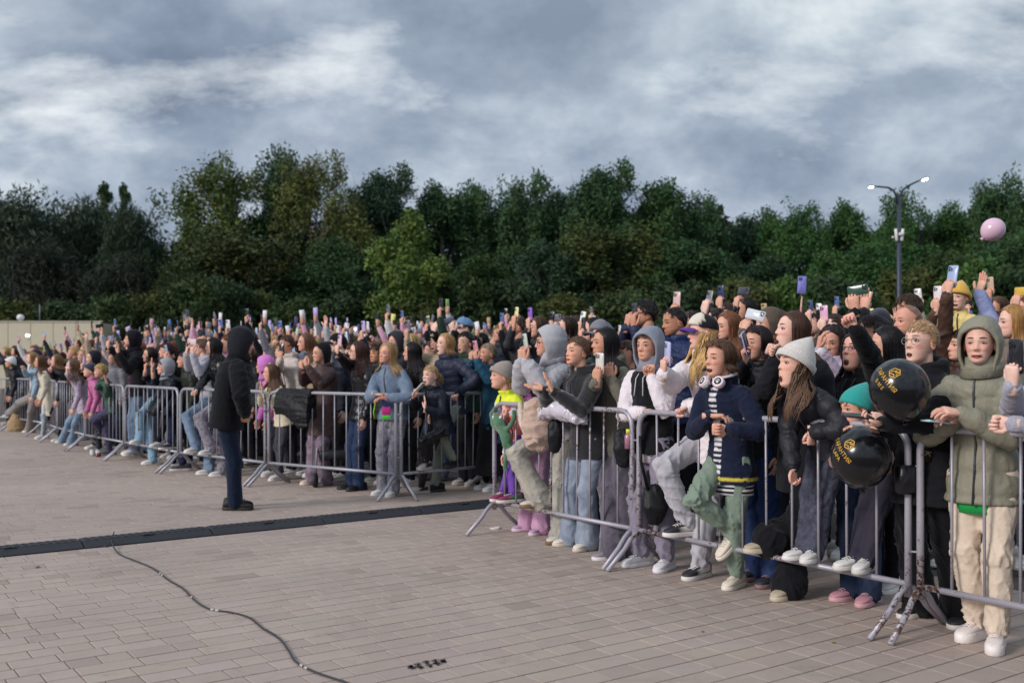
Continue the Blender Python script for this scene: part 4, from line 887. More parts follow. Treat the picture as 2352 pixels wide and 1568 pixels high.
def person(S, tpl=None):
    """builds one figure from a spec; tpl: dict to receive shared meshes instead of objects"""
    r = np.random.default_rng(S.get('seed', abs(hash(S['label'])) % 99999 if False else len(S['label']) * 131 + int(S['h'][0] * 7) % 9973))
    sex = S.get('sex', 'f'); hs = S.get('hs', (.94 if sex == 'f' else .99 if sex == 'm' else .89)); hi = S.get('hi', True); vox = S.get('vox', (.0105 if S['d'] < 7.3 else .0145) if hi and 'd' in S else .022)
    Hc = np.array(S['hw']) if 'hw' in S else P(S['h'][0], S['h'][1], S['d']); yaw = S.get('yaw', 55); B = basis(yaw); f, l, u = B[:, 0], B[:, 1], B[:, 2]
    MH = basis(S.get('hy', yaw + 12), S.get('hp', 4), S.get('hr', 0)); Nb = Hc - np.array([0, 0, .155 * hs + .012]) - MH[:, 0] * .022 * hs - f * .02
    ht = S.get('ht', (Hc[2] + .115 * hs) * S.get('hk', 1.0)); s = ht / 1.68
    Lt = .30 * ht; zp = S.get('pz', .525 * ht); dz = Nb[2] - zp
    if dz > Lt * 1.04: zp = Nb[2] - Lt * 1.02; dz = Lt * 1.02
    hz = math.sqrt(max((Lt * 1.03) ** 2 - dz * dz, 0)); Pv = np.array([Nb[0], Nb[1], zp]) - f * hz * .9 + l * S.get('side', 0)
    lift = max(0, zp - .525 * ht)
    if S.get('feet'):
        ft = []
        for q in S['feet']: ft.append(np.array(q[1]) if isinstance(q[0], str) else (G(q[0], q[1]) if len(q) == 2 else P(q[0], q[1], q[2])))
    else:
        b0 = np.array([Pv[0], Pv[1], 0]) + f * S.get('fo', .06); ft = [b0 + l * .085 * s + f * r.uniform(-.03, .05), b0 - l * .085 * s + f * r.uniform(-.05, .03)]
        for q in ft: q[2] = lift if S.get('lift', True) else 0
    base = np.array([(ft[0][0] + ft[1][0]) / 2, (ft[0][1] + ft[1][1]) / 2, 0]) if tpl is None else np.zeros(3)
    root = None
    if tpl is None: root = empty('person', base); tag(root, S['label'], S.get('cat', 'person'), S.get('group'))
    tone = 1.1 * np.array(lin(S.get('tone', TONES[int(r.integers(len(TONES)))])))
    # skeleton -------------------------------------------------
    sw = (.170 if sex == 'f' else .195 if sex == 'm' else .165) * s; sp = nrm(Nb - Pv); SH = {}
    for k, sg in (('L', 1), ('R', -1)): SH[k] = Nb - sp * .070 * s + l * sg * sw
    l1, l2 = .170 * ht, .152 * ht; AR = {}
    for k, sg in (('L', 1), ('R', -1)):
        a = S.get(k, ('down',)); sh = SH[k].copy()
        if a[0] == 'down': wr = sh + np.array([0, 0, -(l1 + l2) * .97]) + l * sg * .05 + f * .06; pose = 'relax'; hd = nrm(np.array([0, 0, -1]) + f * .25); pn = -l * sg
        elif a[0] == 'pocket': wr = sh + np.array([0, 0, -(l1 + l2) * .80]) - l * sg * .045 + f * .07; pose = 'relax'; hd = nrm(np.array([0, 0, -.6]) - l * sg * .8); pn = -l * sg
        else:
            wr = P(a[1], a[2], S['d'] + a[3]) if a[0] == 'at' else np.array(a[1]); pose = a[4] if a[0] == 'at' else a[2]; o = a[5] if len(a) > 5 and a[0] == 'at' else (a[3] if a[0] == 'w' and len(a) > 3 else {})
            hd = o.get('hd'); pn = o.get('pn')
            if wr[2] > sh[2] + .12: sh = sh + np.array([0, 0, .045 * s]) - l * sg * .02
        pole = S.get('pole' + k, (np.array([0, 0, -1.0]) + l * sg * (.45 if a[0] != 'down' else .2) - f * (.25 if a[0] == 'down' else -.15))); el = ik(sh, wr, l1, l2, pole)
        if a[0] in ('at', 'w'):
            fa = nrm(wr - el)
            if hd is None: hd = nrm(fa + np.array([0, 0, .35])) if wr[2] > sh[2] else fa
            elif isinstance(hd, str): hd = {'up': nrm(np.array([0, 0, 1.0]) + f * .15), 'f': f, 'l': l, 'r': -l, 'd': np.array([0, 0, -1.0])}[hd]
            if pn is None: pn = -f if pose in ('grip', 'hold', 'open') else np.array([0, 0, -1.0]) if pose in ('flat', 'relax') else f
            elif isinstance(pn, str): pn = {'f': f, 'b': -f, 'l': l, 'r': -l, 'd': np.array([0, 0, -1.0]), 'u': u}[pn]
        AR[k] = (sh, el, wr, np.asarray(hd, float), np.asarray(pn, float), pose, a)
    thl = shl = .231 * ht; LG = []
    for i, sg in ((0, 1), (1, -1)):
        hp = Pv + l * sg * .088 * s - np.array([0, 0, .03 * s]); an = ft[i] + np.array([0, 0, .085 * s]) - f * 0; kn = ik(hp, an, thl, shl, np.asarray(S['kp'][i]) if S.get('kp') and S['kp'][i] is not None else f + l * sg * .12 + np.array([0, 0, .15 if (hp - an)[2] < .55 else 0])); LG.append((hp, kn, an))
    # body ------------------------------------------------------
    g = Geo(); hg = head_geo(hi, S.get('open', 0), S.get('smile', 0), tone, lin(S['hair'][1]) if S.get('hair') else (.05, .035, .03), sex); g.join(hg, MH * hs, Hc)
    nr = (.050 if sex == 'f' else .060 if sex == 'm' else .043) * (.5 + .5 * hs); hb = Hc + MH @ (np.array([-.022, 0, -.06]) * hs)
    g.tube([hb, lerp(hb, Nb, .5), Nb - sp * .03], np.array([nr, nr * .96, nr * 1.25]), 14 if hi else 9, tone)
    cw = (.10, .075, .05)
    g.tube([Nb - sp * .02, lerp(Nb, Pv, .25), lerp(Nb, Pv, .6), Pv, Pv - sp * .06], np.array([[.09, .06], [.115, .085], [.105, .08], [.12, .09], [.09, .07]]) * s, 12, tone, up=l)
    for k in 'LR':
        sh, el, wr, hd, pn, pose, a = AR[k]; g.tube([sh, lerp(sh, el, .5), el, lerp(el, wr, .5), wr + nrm(wr - el) * .01], np.array([.038, .034, .026, .032, .024]) * s, 10 if hi else 7, tone)
        X = nrm(hd); Z = -nrm(pn - X * (pn @ X)); Y = np.cross(Z, X); MM = np.stack([X, Y * (1 if k == 'R' else -1), Z], 1) * (S.get('hand', .97 if sex != 'm' else 1.08) * (s if sex == 'c' else 1) * (.93 if sex == 'f' else 1))
        hgv = hand_geo(pose, tone); V, Q, T, c = hgv.arr()
        if k == 'L': Q = Q[:, ::-1]; T = T[:, ::-1]
        g.add(V @ MM.T + wr, Q, T, c)
    for hp, kn, an in LG: g.tube([hp, lerp(hp, kn, .5), kn, lerp(kn, an, .4), an], np.array([.065, .055, .030, .040, .030]) * s, 8, tone)
    V, Q, T, c = g.arr(); me = mk_mesh('body', V - base, Q, T, c); me.materials.append(MATS['skin'])
    if tpl is None: obj('body', me, None, root)
    else: tpl['body'] = me
    def put(name, geo, mt, color=(1, 1, 1), label=None, key=None):
        V, Q, T, c = geo.arr(); me = mk_mesh(name, V - base, Q, T, c); me.materials.append(MATS[mt])
        if tpl is None:
            o = obj(name, me, None, root, color=color)
            if label: o['label'] = label
            return o
        tpl[key or name] = me
    # top -------------------------------------------------------
    tp = S.get('top', ('jacket', '#202024')); kind, tcol = tp[0], tp[1]; to = tp[2] if len(tp) > 2 else {}
    th = to.get('th', dict(hoodie=.015, puffer=.028, jacket=.015, coat=.020, tee=.008, sweater=.014, vest=.024, shirt=.012)[kind]); hem = to.get('hem', dict(coat=.42, puffer=.08).get(kind, .09)) * s
    spv = Nb - Pv; nseg = 10; g = Geo(); rings = []; up_ax = np.cross(l, f); cur = -f * .025 * s
    fem = sex == 'f'; us = [-.2, -.05, .12, .3, .5, .68, .82, .92, .985, 1.03]; wd = np.array([.158, .158, .146, .135, .142, .156, .160, .132, .088, .066]) * (1 if fem else 1.06 if sex == 'm' else .97); dp = np.array([.108, .112, .104, .098, .106, .116, .110, .092, .074, .062]) * (1 if sex != 'm' else 1.05)
    lat = l; a = np.linspace(0, 2 * np.pi, 20, endpoint=False)
    def ringat(c, w, d, tl): 
        dpv = nrm(np.cross(lat, tl)); return c + lat * (w * np.cos(a))[:, None] + dpv * (d * np.sin(a))[:, None]
    hemc = Pv - nrm(lerp(sp, np.array([0, 0, 1.0]), .7)) * hem
    if kind == 'coat': rings.append(ringat(hemc, (.185 * s + th), (.135 * s + th), np.array([0, 0, 1.0]))); rings.append(ringat(lerp(hemc, Pv, .5), .175 * s + th, .125 * s + th, np.array([0, 0, 1.0])))
    else: rings.append(ringat(hemc, (.174 * s + th) * to.get('flare', 1), (.130 * s + th), nrm(sp + np.array([0, 0, .8]))))
    for uu, w, d in zip(us, wd, dp):
        if uu < .0: continue
        c_ = lerp(Pv, Nb, uu) + cur * math.sin(max(0, min(1, uu)) * math.pi); k = 1 if uu < .95 else .6; rings.append(ringat(c_, w * s + th * k, d * s + th * k, sp))
    g.loft(np.array(rings)); bones = [(Pv - sp * .1, Nb, .12 * s + th)]
    slv = to.get('sleeve', 1.0); tw = to.get('loose', 0.0)
    for k in 'LR':
        sh, el, wr, hd, pn, pose, a_ = AR[k]; inn = lerp(sh, Nb - sp * .06, .45)
        we = wr - nrm(wr - el) * (.012 + (1 - slv) * np.linalg.norm(wr - el) * 1.0)
        if to.get('nosleeve'): continue
        ts = th + tw; r0 = np.array([.040, .047, .051, .047, .042, .042, .040, .033, .030]) * s + np.array([th * .7, th * .8, th, ts, ts, ts, ts * .95, ts * .9, ts * .35 + .004])
        g.tube([inn, sh - l * (1 if k == 'L' else -1) * .022 * s + sp * .006, lerp(sh, el, .22), lerp(sh, el, .5), lerp(sh, el, .88), el + nrm(el - lerp(sh, we, .5)) * .006, lerp(el, we, .14), lerp(el, we, .8), we], r0, 12, rnd_ends=True)
        bones += [(sh, el, .055 * s + th), (el, we, .045 * s + th)]
    if kind in ('hoodie', 'jacket', 'coat', 'puffer') and not to.get('nocollar'):
        col_r = .026 if kind != 'puffer' else .036
        if kind == 'hoodie' and not S.get('hood'):          # hood lying behind the neck
            for q, (bk, zz, wr_) in enumerate(((-.085, -.01, .050), (-.105, .03, .040))):
                pts = [Nb + sp * (zz * .6 + .01) + B @ (np.array([math.cos(t) * .085 - .015, math.sin(t) * .088, 0]) * s) + np.array([0, 0, zz * .7 * (1 - math.cos(t)) / 2]) for t in np.linspace(.35, 2 * np.pi - .35, 13)]; g.tube(pts, np.interp(np.linspace(0, 1, 13), [0, .5, 1], [.018, wr_, .018]) * s, 10, rnd_ends=True)
        else:
            pts = [Nb + sp * .022 + B @ (np.array([math.cos(t) * .074 - .008, math.sin(t) * .076, .012 * (1 - math.cos(t)) / 2]) * s) for t in np.linspace(.22, 2 * np.pi - .22, 15)]; g.tube(pts, col_r * s, 9, rnd_ends=True)
    amp = dict(hoodie=.0050, puffer=.004, jacket=.0052, coat=.006, tee=.005, sweater=.006, vest=.003, shirt=.005)[kind]
    mt = to.get('mat', dict(hoodie='cotton', puffer='nylon', jacket='nylon', coat='cotton', tee='cotton', sweater='knit', vest='nylon', shirt='cotton')[kind])
    nm = {'tee': 't_shirt', 'puffer': 'puffer_jacket'}.get(kind, kind); pt = to.get('paint')
    garment(g, bones, vox, nm if tpl is None else 'top', mt, root, tcol if pt is None else (1, 1, 1), amp, to.get('quilt', .085 if kind == 'puffer' else 0), pt, base, 2, int(r.integers(50)), tpl)
    if tpl is None and hi and not S.get('nozip'):
        fl = np.array(rings)[:, 5] if kind != 'coat' else np.array(rings)[1:, 5]; fl = fl[fl[:, 2] < Nb[2] + .02]
        if kind in ('jacket', 'puffer', 'coat') and len(fl) > 3:
            zg = Geo(); zg.tube(fl + f * .0035, np.tile([[.0055, .004]], (len(fl), 1)), 6, up=l); put('zip', zg, 'leather', to.get('zip', '#3a3b42'))
        elif kind == 'hoodie':
            for sg in (-1, 1):
                q = Nb + f * .085 * s + l * sg * .03 - np.array([0, 0, .02]); zg = Geo(); zg.tube([q, q + f * .05 * s - np.array([0, 0, .05]), q + f * .062 * s + l * sg * .008 - np.array([0, 0, .17])], .0038, 6); put('drawstring', zg, 'knit', to.get('cord', '#cfcccf') if sum(lin(tcol)) > .3 else to.get('cord', '#2a2a30'))
    for k in 'LR':      # cuffs
        sh, el, wr, hd, pn, pose, a_ = AR[k]
        if to.get('nosleeve') or slv < .95 or tpl is not None or not hi: continue
        e = nrm(wr - el); cg = Geo(); rr = .034 * s + .006; cg.tube([wr - e * .045, wr - e * .04, wr - e * .002, wr + e * .004], np.array([rr + .002, rr + .004, rr, rr - .004]), 12, lin(to.get('cuff', tcol)))
        put('cuff', cg, 'knit' if mt != 'nylon' else 'nylon')
    if to.get('inner'):     # a visible under layer at the hem
        ig = Geo(); c_ = to['inner'][1]; ig.loft(np.array([ringat(hemc - np.array([0, 0, to['inner'][0]]), .155 * s + th * .6, .108 * s + th * .6, np.array([0, 0, 1.0])), ringat(hemc, .155 * s + th * .7, .108 * s + th * .7, sp), ringat(hemc + sp * .1, .14 * s, .1 * s, sp)])); put('undershirt', ig, to['inner'][2] if len(to['inner']) > 2 else 'cotton', c_)
    # trousers --------------------------------------------------
    bt = S.get('bot', ('slim', '#1b1c20')); bk, bcol = bt[0], bt[1]; bo = bt[2] if len(bt) > 2 else {}
    TH = dict(slim=(.082, .078, .060, .052, .046), wide=(.088, .090, .084, .088, .104), jogger=(.088, .088, .076, .072, .052), straight=(.088, .086, .074, .068, .070), flare=(.088, .086, .070, .074, .108), skirt=(.1, .1, .08, .05, .04))[bk]
    g = Geo(); g.loft(np.array([ringat(lerp(Pv, Nb, .2), .105 * s, .078 * s, sp), ringat(lerp(Pv, Nb, .08), .122 * s, .088 * s, sp), ringat(Pv, .140 * s, .098 * s, np.array([0, 0, 1.0])), ringat(Pv - np.array([0, 0, .07 * s]), .150 * s, .106 * s, np.array([0, 0, 1.0])), ringat(Pv - np.array([0, 0, .12 * s]), .125 * s, .085 * s, np.array([0, 0, 1.0]))])); bones = []
    for hp, kn, an in LG:
        en = an - np.array([0, 0, .022 * s if bk in ('wide', 'flare', 'straight') else -.012]); dn_ = nrm(en - kn); g.tube([hp + np.array([0, 0, .03]), lerp(hp, kn, .35), lerp(hp, kn, .86), kn + nrm(kn - lerp(hp, en, .5)) * .008, lerp(kn, en, .14), lerp(kn, en, .55), en], np.array([TH[0], TH[1], TH[2], TH[2] * 1.02, TH[2] * .98, TH[3], TH[4]]) * s, 12, rnd_ends=True); bones += [(hp, kn, TH[1] * s), (kn, en, TH[3] * s)]
    if bk == 'skirt': g.loft(np.array([ringat(Pv, .16 * s, .12 * s, u), ringat(lerp(Pv, base + u * .12, .5), .19 * s, .15 * s, u), ringat(lerp(Pv, base + u * .12, .93), .21 * s, .17 * s, u)]))
    ambt = bo.get('amp', .0066 if bk in ('wide', 'jogger', 'flare') else .005)
    garment(g, bones, vox, 'trousers' if bk != 'skirt' else 'skirt', bo.get('mat', 'denim'), root, bcol if not bo.get('paint') else (1, 1, 1), ambt, 0, bo.get('paint'), base, 2, int(r.integers(50)), tpl)
    # shoes -----------------------------------------------------
    so = S.get('shoe', ('#d8d4cf', '#e6e2dc')); sc = max(.86, 1.0 * s) * S.get('shoesc', 1.0)
    for i, sg in ((0, 1), (1, -1)):
        q = ft[i]; tip = S.get('toe', (0, 0))[i]; FB = basis(yaw + sg * -12 + S.get('fy', (0, 0))[i], tip); MM = FB * sc; geo = Geo(); geo.join(shoe_geo(so[0], so[1], so[2] if len(so) > 2 else 1.0, so[3] if len(so) > 3 else None), MM, q - FB[:, 0] * .02 + np.array([0, 0, .001])); put('shoe', geo, 'shoe', key='shoe%d' % i)
    # hair, hood, hats -------------------------------------------
    h = S.get('hair')
    if h and tpl is None: put('hair', hair_geo(h[0], h[1], h[2] if len(h) > 2 else .2, MH, Hc, hs, r, 2 if hi and S['d'] < 8.2 else hi, under=bool((S.get('hat') and S['hat'][0] != 'band') or S.get('hood')), Nb=Nb, B=B, s=s), 'hair')
    if S.get('hood'):
        hc, mt2 = S['hood'][0], S['hood'][1]; ho = S['hood'][2] if len(S['hood']) > 2 else {}; k = ho.get('k', 1.0); rad = np.array([.132, .108, .138]) * hs * k
        def wob(L_, az, t):
            L2 = L_.copy(); L2 *= (1 + .022 * np.sin(az[None, :, None] * 5 + 2 * t[..., None]) + .014 * np.sin(az[None, :, None] * 11 + 5 * t[..., None] + 1)); L2[..., 2] -= .075 * hs * np.clip(-L2[..., 2] / .12, 0, 1) ** 1.5; L2[..., 0] -= .02 * hs * np.clip(L2[..., 2] / .12, 0, 1); return L2
        ax = ho.get('axis', (.97, 0, -.24)); oa = ho.get('open', 62)
        sg_ = shell(MH, Hc + MH @ (np.array([-.012, 0, .004]) * hs), rad, np.array(ax), lambda a: math.radians(oa + 9 * math.cos(a)), 36 if hi else 22, 16 if hi else 9, .014, wob); put('hood', sg_, mt2, hc)
        ng = Geo(); pts = [lerp(Hc + MH @ (np.array([-.03, 0, -.07]) * hs), Nb, t) for t in (0, .5, 1.05)]; ng.tube(pts, np.array([[.078, .080], [.088, .092], [.112, .12]]) * hs, 18, up=l); 
        put('hood_neck', ng, mt2, hc) if ho.get('neck', True) else None
    if S.get('hat'):
        hk = S['hat']
        if hk[0] == 'beanie': put('beanie', beanie_geo(MH, Hc, hs, lin(hk[1]), *(hk[2] if len(hk) > 2 else ())), 'knit')
        elif hk[0] == 'cap': put('cap', cap_geo(MH, Hc, hs, lin(hk[1]), lin(hk[2]), lin(hk[3])), 'cotton')
        elif hk[0] == 'band':
            bg = Geo(); bg.tube([Hc + MH @ (np.array([.018, .088 * math.cos(t), .005 + .118 * math.sin(t)]) * hs) for t in np.linspace(.05, 3.09, 15)], .007 * hs, 7, lin(hk[1])); put('headband', bg, 'knit')
    if S.get('glasses'): put('glasses', glasses_geo(MH, Hc, hs, lin(S['glasses'][0]), S['glasses'][1]), 'leather')
    # phones held -------------------------------------------------
    for k in 'LR':
        sh, el, wr, hd, pn, pose, a_ = AR[k]; o = a_[5] if a_[0] == 'at' and len(a_) > 5 else (a_[3] if a_[0] == 'w' and len(a_) > 3 else {})
        if 'phone' in o:
            hd = nrm(hd); pn = nrm(pn - hd * (pn @ hd)); pp = wr + hd * .125 + pn * .026; yd = hd; zd = -pn
            if o.get('land'): yd = np.cross(hd, pn) * (1 if k == 'L' else -1); pp = wr + hd * .145 + pn * .024 + yd * .035
            if 'tilt' in o: yd = yd + np.asarray(o['tilt'])
            if tpl is None: phone(pp, yd, zd, o['phone'], o['pl'] if 'pl' in o else 'phone held by the ' + S['label'].split(' in ')[0][:60], sc=o.get('sc', 1.0))
            else: tpl['phone'] = (pp, yd, zd)
    return dict(root=root, Hc=Hc, MH=MH, Nb=Nb, Pv=Pv, AR=AR, LG=LG, B=B, s=s, hs=hs, base=base, ft=ft)
# ------------------------------------------------------------------ the people in front, one by one
CN = {'black': '#1c1c20', 'dark grey': '#4a4a50', 'grey': '#8c8c92', 'white': '#eceaec', 'lavender': '#c3b4e6', 'purple': '#7f4fb0', 'pink': '#e79ac0', 'red': '#c23a3a', 'blue': '#4a72b8', 'navy': '#232b50', 'pale blue': '#a9c4e6', 'green': '#3f6a52', 'lime': '#8ee03a', 'yellow': '#e6cf5a', 'gold': '#c2a478', 'brown': '#6a4a38', 'teal': '#1f8a86', 'beige': '#cdbba4', 'olive': '#6c6a55'}
def cname(c):
    c = np.array(lin(c)) ** .45; return min(CN, key=lambda k: np.linalg.norm(np.array(lin(CN[k])) ** .45 - c))
DONE = []; PPL = {}
def pp(key, al, **S):
    S.setdefault('label', al); S['al'] = al
    for k in 'LR':
        a = S.get(k)
        if a and a[0] == 'at' and len(a) > 5 and 'phone' in a[5]: a[5].setdefault('pl', cname(a[5]['phone']) + ' phone in the hand of the ' + S.get('short', al))
    if S['h'][0] < 1160 and key not in ('guard', 'coral'): S['d'] += DK(S['h'][0]) - (line_depth(S['h'][0], KOLD[1:] if S['h'][0] < 1130 else KOLD) or DK(S['h'][0]) + .5)
    R = person(S); PPL[key] = R; R['S'] = S; DONE.append((S['h'][0], S['h'][1], S['d'], R['hs'])); return R
def at(px, py, dd, pose, **o): return ('at', px, py, dd, pose, o)
BLK, GRY = '#1b1b20', '#8b8b92'
CREAMS = ('#d9cfc4', '#ded6cb')
def varsity_paint(V, bi, bt, an):
    f, l = np.array([-.788, -.616, 0]), np.array([.616, -.788, 0]); c = V[bi == 0].mean(0); lat = (V - c) @ l; fr = (V - c) @ f; z0 = V[bi == 0][:, 2].min()
    col = np.tile(np.array(lin('#1b2138')), (len(V), 1)); o = (bi == 0) & (fr > .05) & (np.abs(lat + .01) < .030); st = np.sin(V[:, 2] * 2 * np.pi / .034) > .1
    col[o & st] = lin('#e6e4e6'); col[o & ~st] = lin('#1a1f36'); h = (bi == 0) & (V[:, 2] > z0 + .035) & (V[:, 2] < z0 + .048); col[h] = lin('#c9b84a'); e = (bi == 0) & (fr > .04) & (np.hypot(lat - .075, V[:, 2] - c[2] - .10) < .026); col[e] = lin('#b9c3cf'); return col
# right block, front row (from the right edge) ------------------------------------------------
pp('edge', 'person in light grey hoodie cut off by the right edge, filming with a black phone', h=(2440, 800), d=4.75, yaw=52, hy=60, hair=('long', '#4a352a', .25), top=('hoodie', '#a9a7b3', {'mat': 'heather'}), bot=('straight', '#22222a'), shoe=('#2a2a2e', '#8a8a8a'),
   L=at(2322, 972, -.12, 'fist', hd='r'), R=at(2326, 884, -.22, 'hold', phone='#23242c', hd=(-.08, -.1, 1), pn=(.9, .35, 0), pl='black phone held up at the right picture edge'))
pp('olive', 'woman in olive puffer with hood up, cream joggers and white platform sneakers', h=(2250, 786), d=5.08, yaw=44, hy=34, hp=2, smile=.85, open=.04, hair=('back', '#4a2f26'), hood=('#8a8776', 'nylon', {'k': 1.05, 'open': 54}), top=('puffer', '#8a8776', {'th': 0.022, 'loose': .004, 'hem': .15, 'quilt': .12, 'inner': (.05, '#1f9a4a')}), bot=('jogger', '#dccab6', {'mat': 'cotton'}), shoe=('#e3d7d2', '#ece4df', 1.9), feet=[(2290, 1490), (2242, 1466)],
   L=at(2206, 948, -.16, 'relax', hd=(-.9, -.1, .12), pn=(.2, .3, -.6)), R=at(2196, 962, -.05, 'relax', hd=(-.8, -.3, .1), phone='#bfe3e2', sc=.9, pl='pale teal phone in the folded hands of the olive puffer woman'), tone='#dcb09d')
pp('glass', 'blonde woman in round glasses and black hooded jacket holding a black balloon', h=(2114, 783), d=5.36, yaw=52, hy=60, hp=6, open=.42, hair=('back', '#a38465'), glasses=('#9a9284', True), top=('hoodie', BLK, {'mat': 'cotton', 'th': 0.020, 'hem': .2}), bot=('wide', '#141418', {'mat': 'cotton'}), shoe=('#26262a', '#d9d2cc', 1.0, '#e8e4e0'), feet=[(2208, 1434), (2112, 1414)],
   L=at(2022, 972, -.20, 'grip', hd=(-.95, -.1, .1), pn=(.1, -.2, .9), phone='#3a2a30', pl='dark phone held flat by the woman in round glasses'), R=at(2042, 965, -.05, 'grip', hd=(-.95, .1, .1)), tone='#dfb6a4')
pp('teal', 'small child in teal beanie standing on the rail behind a black balloon', h=(1966, 936), d=5.62, sex='c', ht=1.02, pz=.78, yaw=55, hy=76, hp=-2, hair=('crop', '#8a6a50'), hat=('beanie', '#2f9d96', (0, .035, False)), top=('jacket', '#9c6f68', {'mat': 'fleece'}), bot=('straight', '#34323e', {'mat': 'denim'}), shoe=('#d9d7d3', '#cfcac2'), feet=[('w', RL(1990)), ('w', RL(1962))], L=at(1958, 1000, -.1, 'fist'), R=at(1950, 1003, 0, 'fist'))
pp('cream', 'girl in cream knitted beanie screaming over the rail in a black padded jacket', h=(1826, 834), d=5.80, yaw=58, hy=74, hp=8, open=1.0, sex='c', hs=.97, ht=1.30, pz=.93, hair=('front', '#5d4636', .30), hat=('beanie', '#d6cfc8', (46, .05, True)), top=('puffer', '#26262d', {'th': 0.024, 'quilt': .11, 'mat': 'nylon'}), bot=('straight', '#454653', {'mat': 'acid'}), shoe=('#d8d4d0', '#dedbd7'), feet=[('w', RL(1872)), ('w', RL(1846))],
   L=at(1862, 992, -.1, 'fist', hd='d', pn='r'), R=at(1822, 1078, -.08, 'hold', hd='d', pn='l'), tone='#dfb19d')
pp('coat', 'tall woman with long straight brown hair shouting, fist at her mouth', h=(1818, 757), d=6.20, yaw=60, hy=80, hp=10, open=.75, hair=('long', '#4e3429', .24), top=('coat', '#1c1d23', {'th': 0.023, 'hem': .3}), bot=('flare', '#15151a', {'mat': 'cotton'}), shoe=('#b3a68f', '#c3b7a0'), feet=[(1812, 1372), ('w', RL(1766))], kp=(None, (.9, .5, .1)),
   R=at(1792, 806, -.12, 'fist', hd=(-.9, -.2, .15)), tone='#e0b7a6')
pp('dark', 'dark haired laughing girl in black jacket with a phone at her cheek', h=(1738, 788), d=6.75, yaw=58, hy=60, hp=6, smile=1.0, open=.35, hair=('bob', '#2a1d20', .12), top=('jacket', '#191a1f', {'th': 0.019}), bot=('straight', '#31426a'), shoe=('#2b2d38', '#8a6a6a'), feet=[(1772, 1344), (1736, 1332)],
   R=at(1716, 832, -.25, 'grip', hd=(-.3, -.2, .9), pn=(.75, -.5, .1), phone='#b9aee0'), tone='#d6a48e')
pp('varsity', 'teen with brown bob in navy varsity jacket, white headphones round the neck', h=(1652, 822), d=6.30, yaw=52, hy=58, hp=4, open=.35, smile=.7, sex='f', ht=1.52, hair=('bob', '#5c4232', .075), top=('jacket', '#1b2138', {'mat': 'cotton', 'th': .022, 'hem': .16, 'cuff': '#20273c', 'inner': (.07, (1, 1, 1), 'stripe'), 'paint': varsity_paint}), nozip=True, _x=('x', {}), bot=('jogger', '#7f8f80', {'mat': 'cotton'}), shoe=('#ddd0bf', '#e4dacb'), feet=[(1690, 1348), ('w', RL(1686))], toe=(0, -38),
   L=at(1668, 985, -.22, 'fist', hd=(-.95, -.2, 0)), R=at(1630, 955, -.12, 'relax', hd=(.9, -.2, 0)), tone='#d8a58d')
pp('capw', 'blonde woman in black white and purple cap and white hoodie, one knee raised', h=(1614, 762), d=6.72, yaw=58, hy=82, hp=2, open=.2, hair=('front', '#c5a06a', .34), hat=('cap', '#dcd3c4', '#202024', '#5a3a8a'), top=('hoodie', '#e9e0e3', {'th': 0.020, 'hem': .17, 'loose': .012}), bot=('jogger', '#b9b7be', {'mat': 'heather'}), shoe=('#2b2a30', '#ddd8d2', 1.0, '#e4e0da'), feet=[(1606, 1326), ('w', RL(1576))],
   L=at(1574, 932, -.16, 'fist', hd=(-.4, -.3, -.6)), R=at(1524, 858, -.28, 'grip', hd=(0, -.15, 1), pn=(.85, .3, 0), phone='#bcbde6', pl='lavender phone raised by the woman in the purple cap'), tone='#e0b2a0')
pp('hoodboy', 'teen in grey hood and black vest with white sleeves, hand at chin', h=(1488, 793), d=7.12, yaw=46, hy=40, hp=3, hair=('fringe', '#3c2a22'), hood=('#8e929f', 'heather', {'k': 1.08, 'open': 56}), top=('hoodie', '#ffffff', {'th': 0.020, 'mat': 'cotton', 'cuff': '#e3dade', 'paint': lambda V, bi, bt, an: np.where((bi > 0)[:, None], np.array(lin('#e6dde2')), np.array(lin('#191a1e'))), 'inner': (.06, '#d9cfd6')}), bot=('jogger', '#8a8292', {'mat': 'heather'}), shoe=('#d9d6da', '#e0dde0'), feet=[(1530, 1308), (1470, 1298)],
   L=at(1496, 866, -.18, 'fist', hd=(-.1, -.1, 1)), R=at(1478, 946, -.10, 'relax', hd=(.75, -.4, 0), pn='u'), tone='#cf9e86')
pp('blackhair', 'woman with long black hair in olive hoodie holding a speckled phone', h=(1388, 787), d=7.62, yaw=58, hy=74, hp=4, smile=.3, hair=('long', '#191516', .28), top=('hoodie', '#6e6a5f', {'hem': .22}), bot=('flare', '#4d4654', {'mat': 'velvet'}), shoe=('#8a8088', '#d8d2d4'), feet=[(1440, 1280), (1408, 1284)],
   L=at(1402, 868, -.22, 'grip', hd=(-.2, -.1, 1), pn=(.3, .9, .1)), R=at(1372, 875, -.28, 'grip', hd=(0, -.1, 1), pn=(.6, .6, 0), phone='#ded6cf', pl='black and cream speckled phone before the olive hoodie'), tone='#cb987e')
pp('clap', 'woman with bun in black fleece hoodie and pale jeans clapping over the rail', h=(1326, 806), d=7.62, yaw=56, hy=58, hp=6, smile=.75, hair=('bun', '#5b4637'), top=('hoodie', '#1a1a1e', {'mat': 'fleece', 'th': 0.023, 'hem': .16}), bot=('wide', '#8d97a8', {'mat': 'denim'}), shoe=('#d8cfbf', '#cfc5b4'), feet=[(1350, 1262), (1312, 1252)],
   L=at(1270, 898, -.25, 'flat', hd=(-.4, 0, .85), pn=(-.85, .2, -.3)), R=at(1250, 893, -.05, 'flat', hd=(-.97, 0, .15), pn=(.25, -.3, .9)), tone='#dba88f')
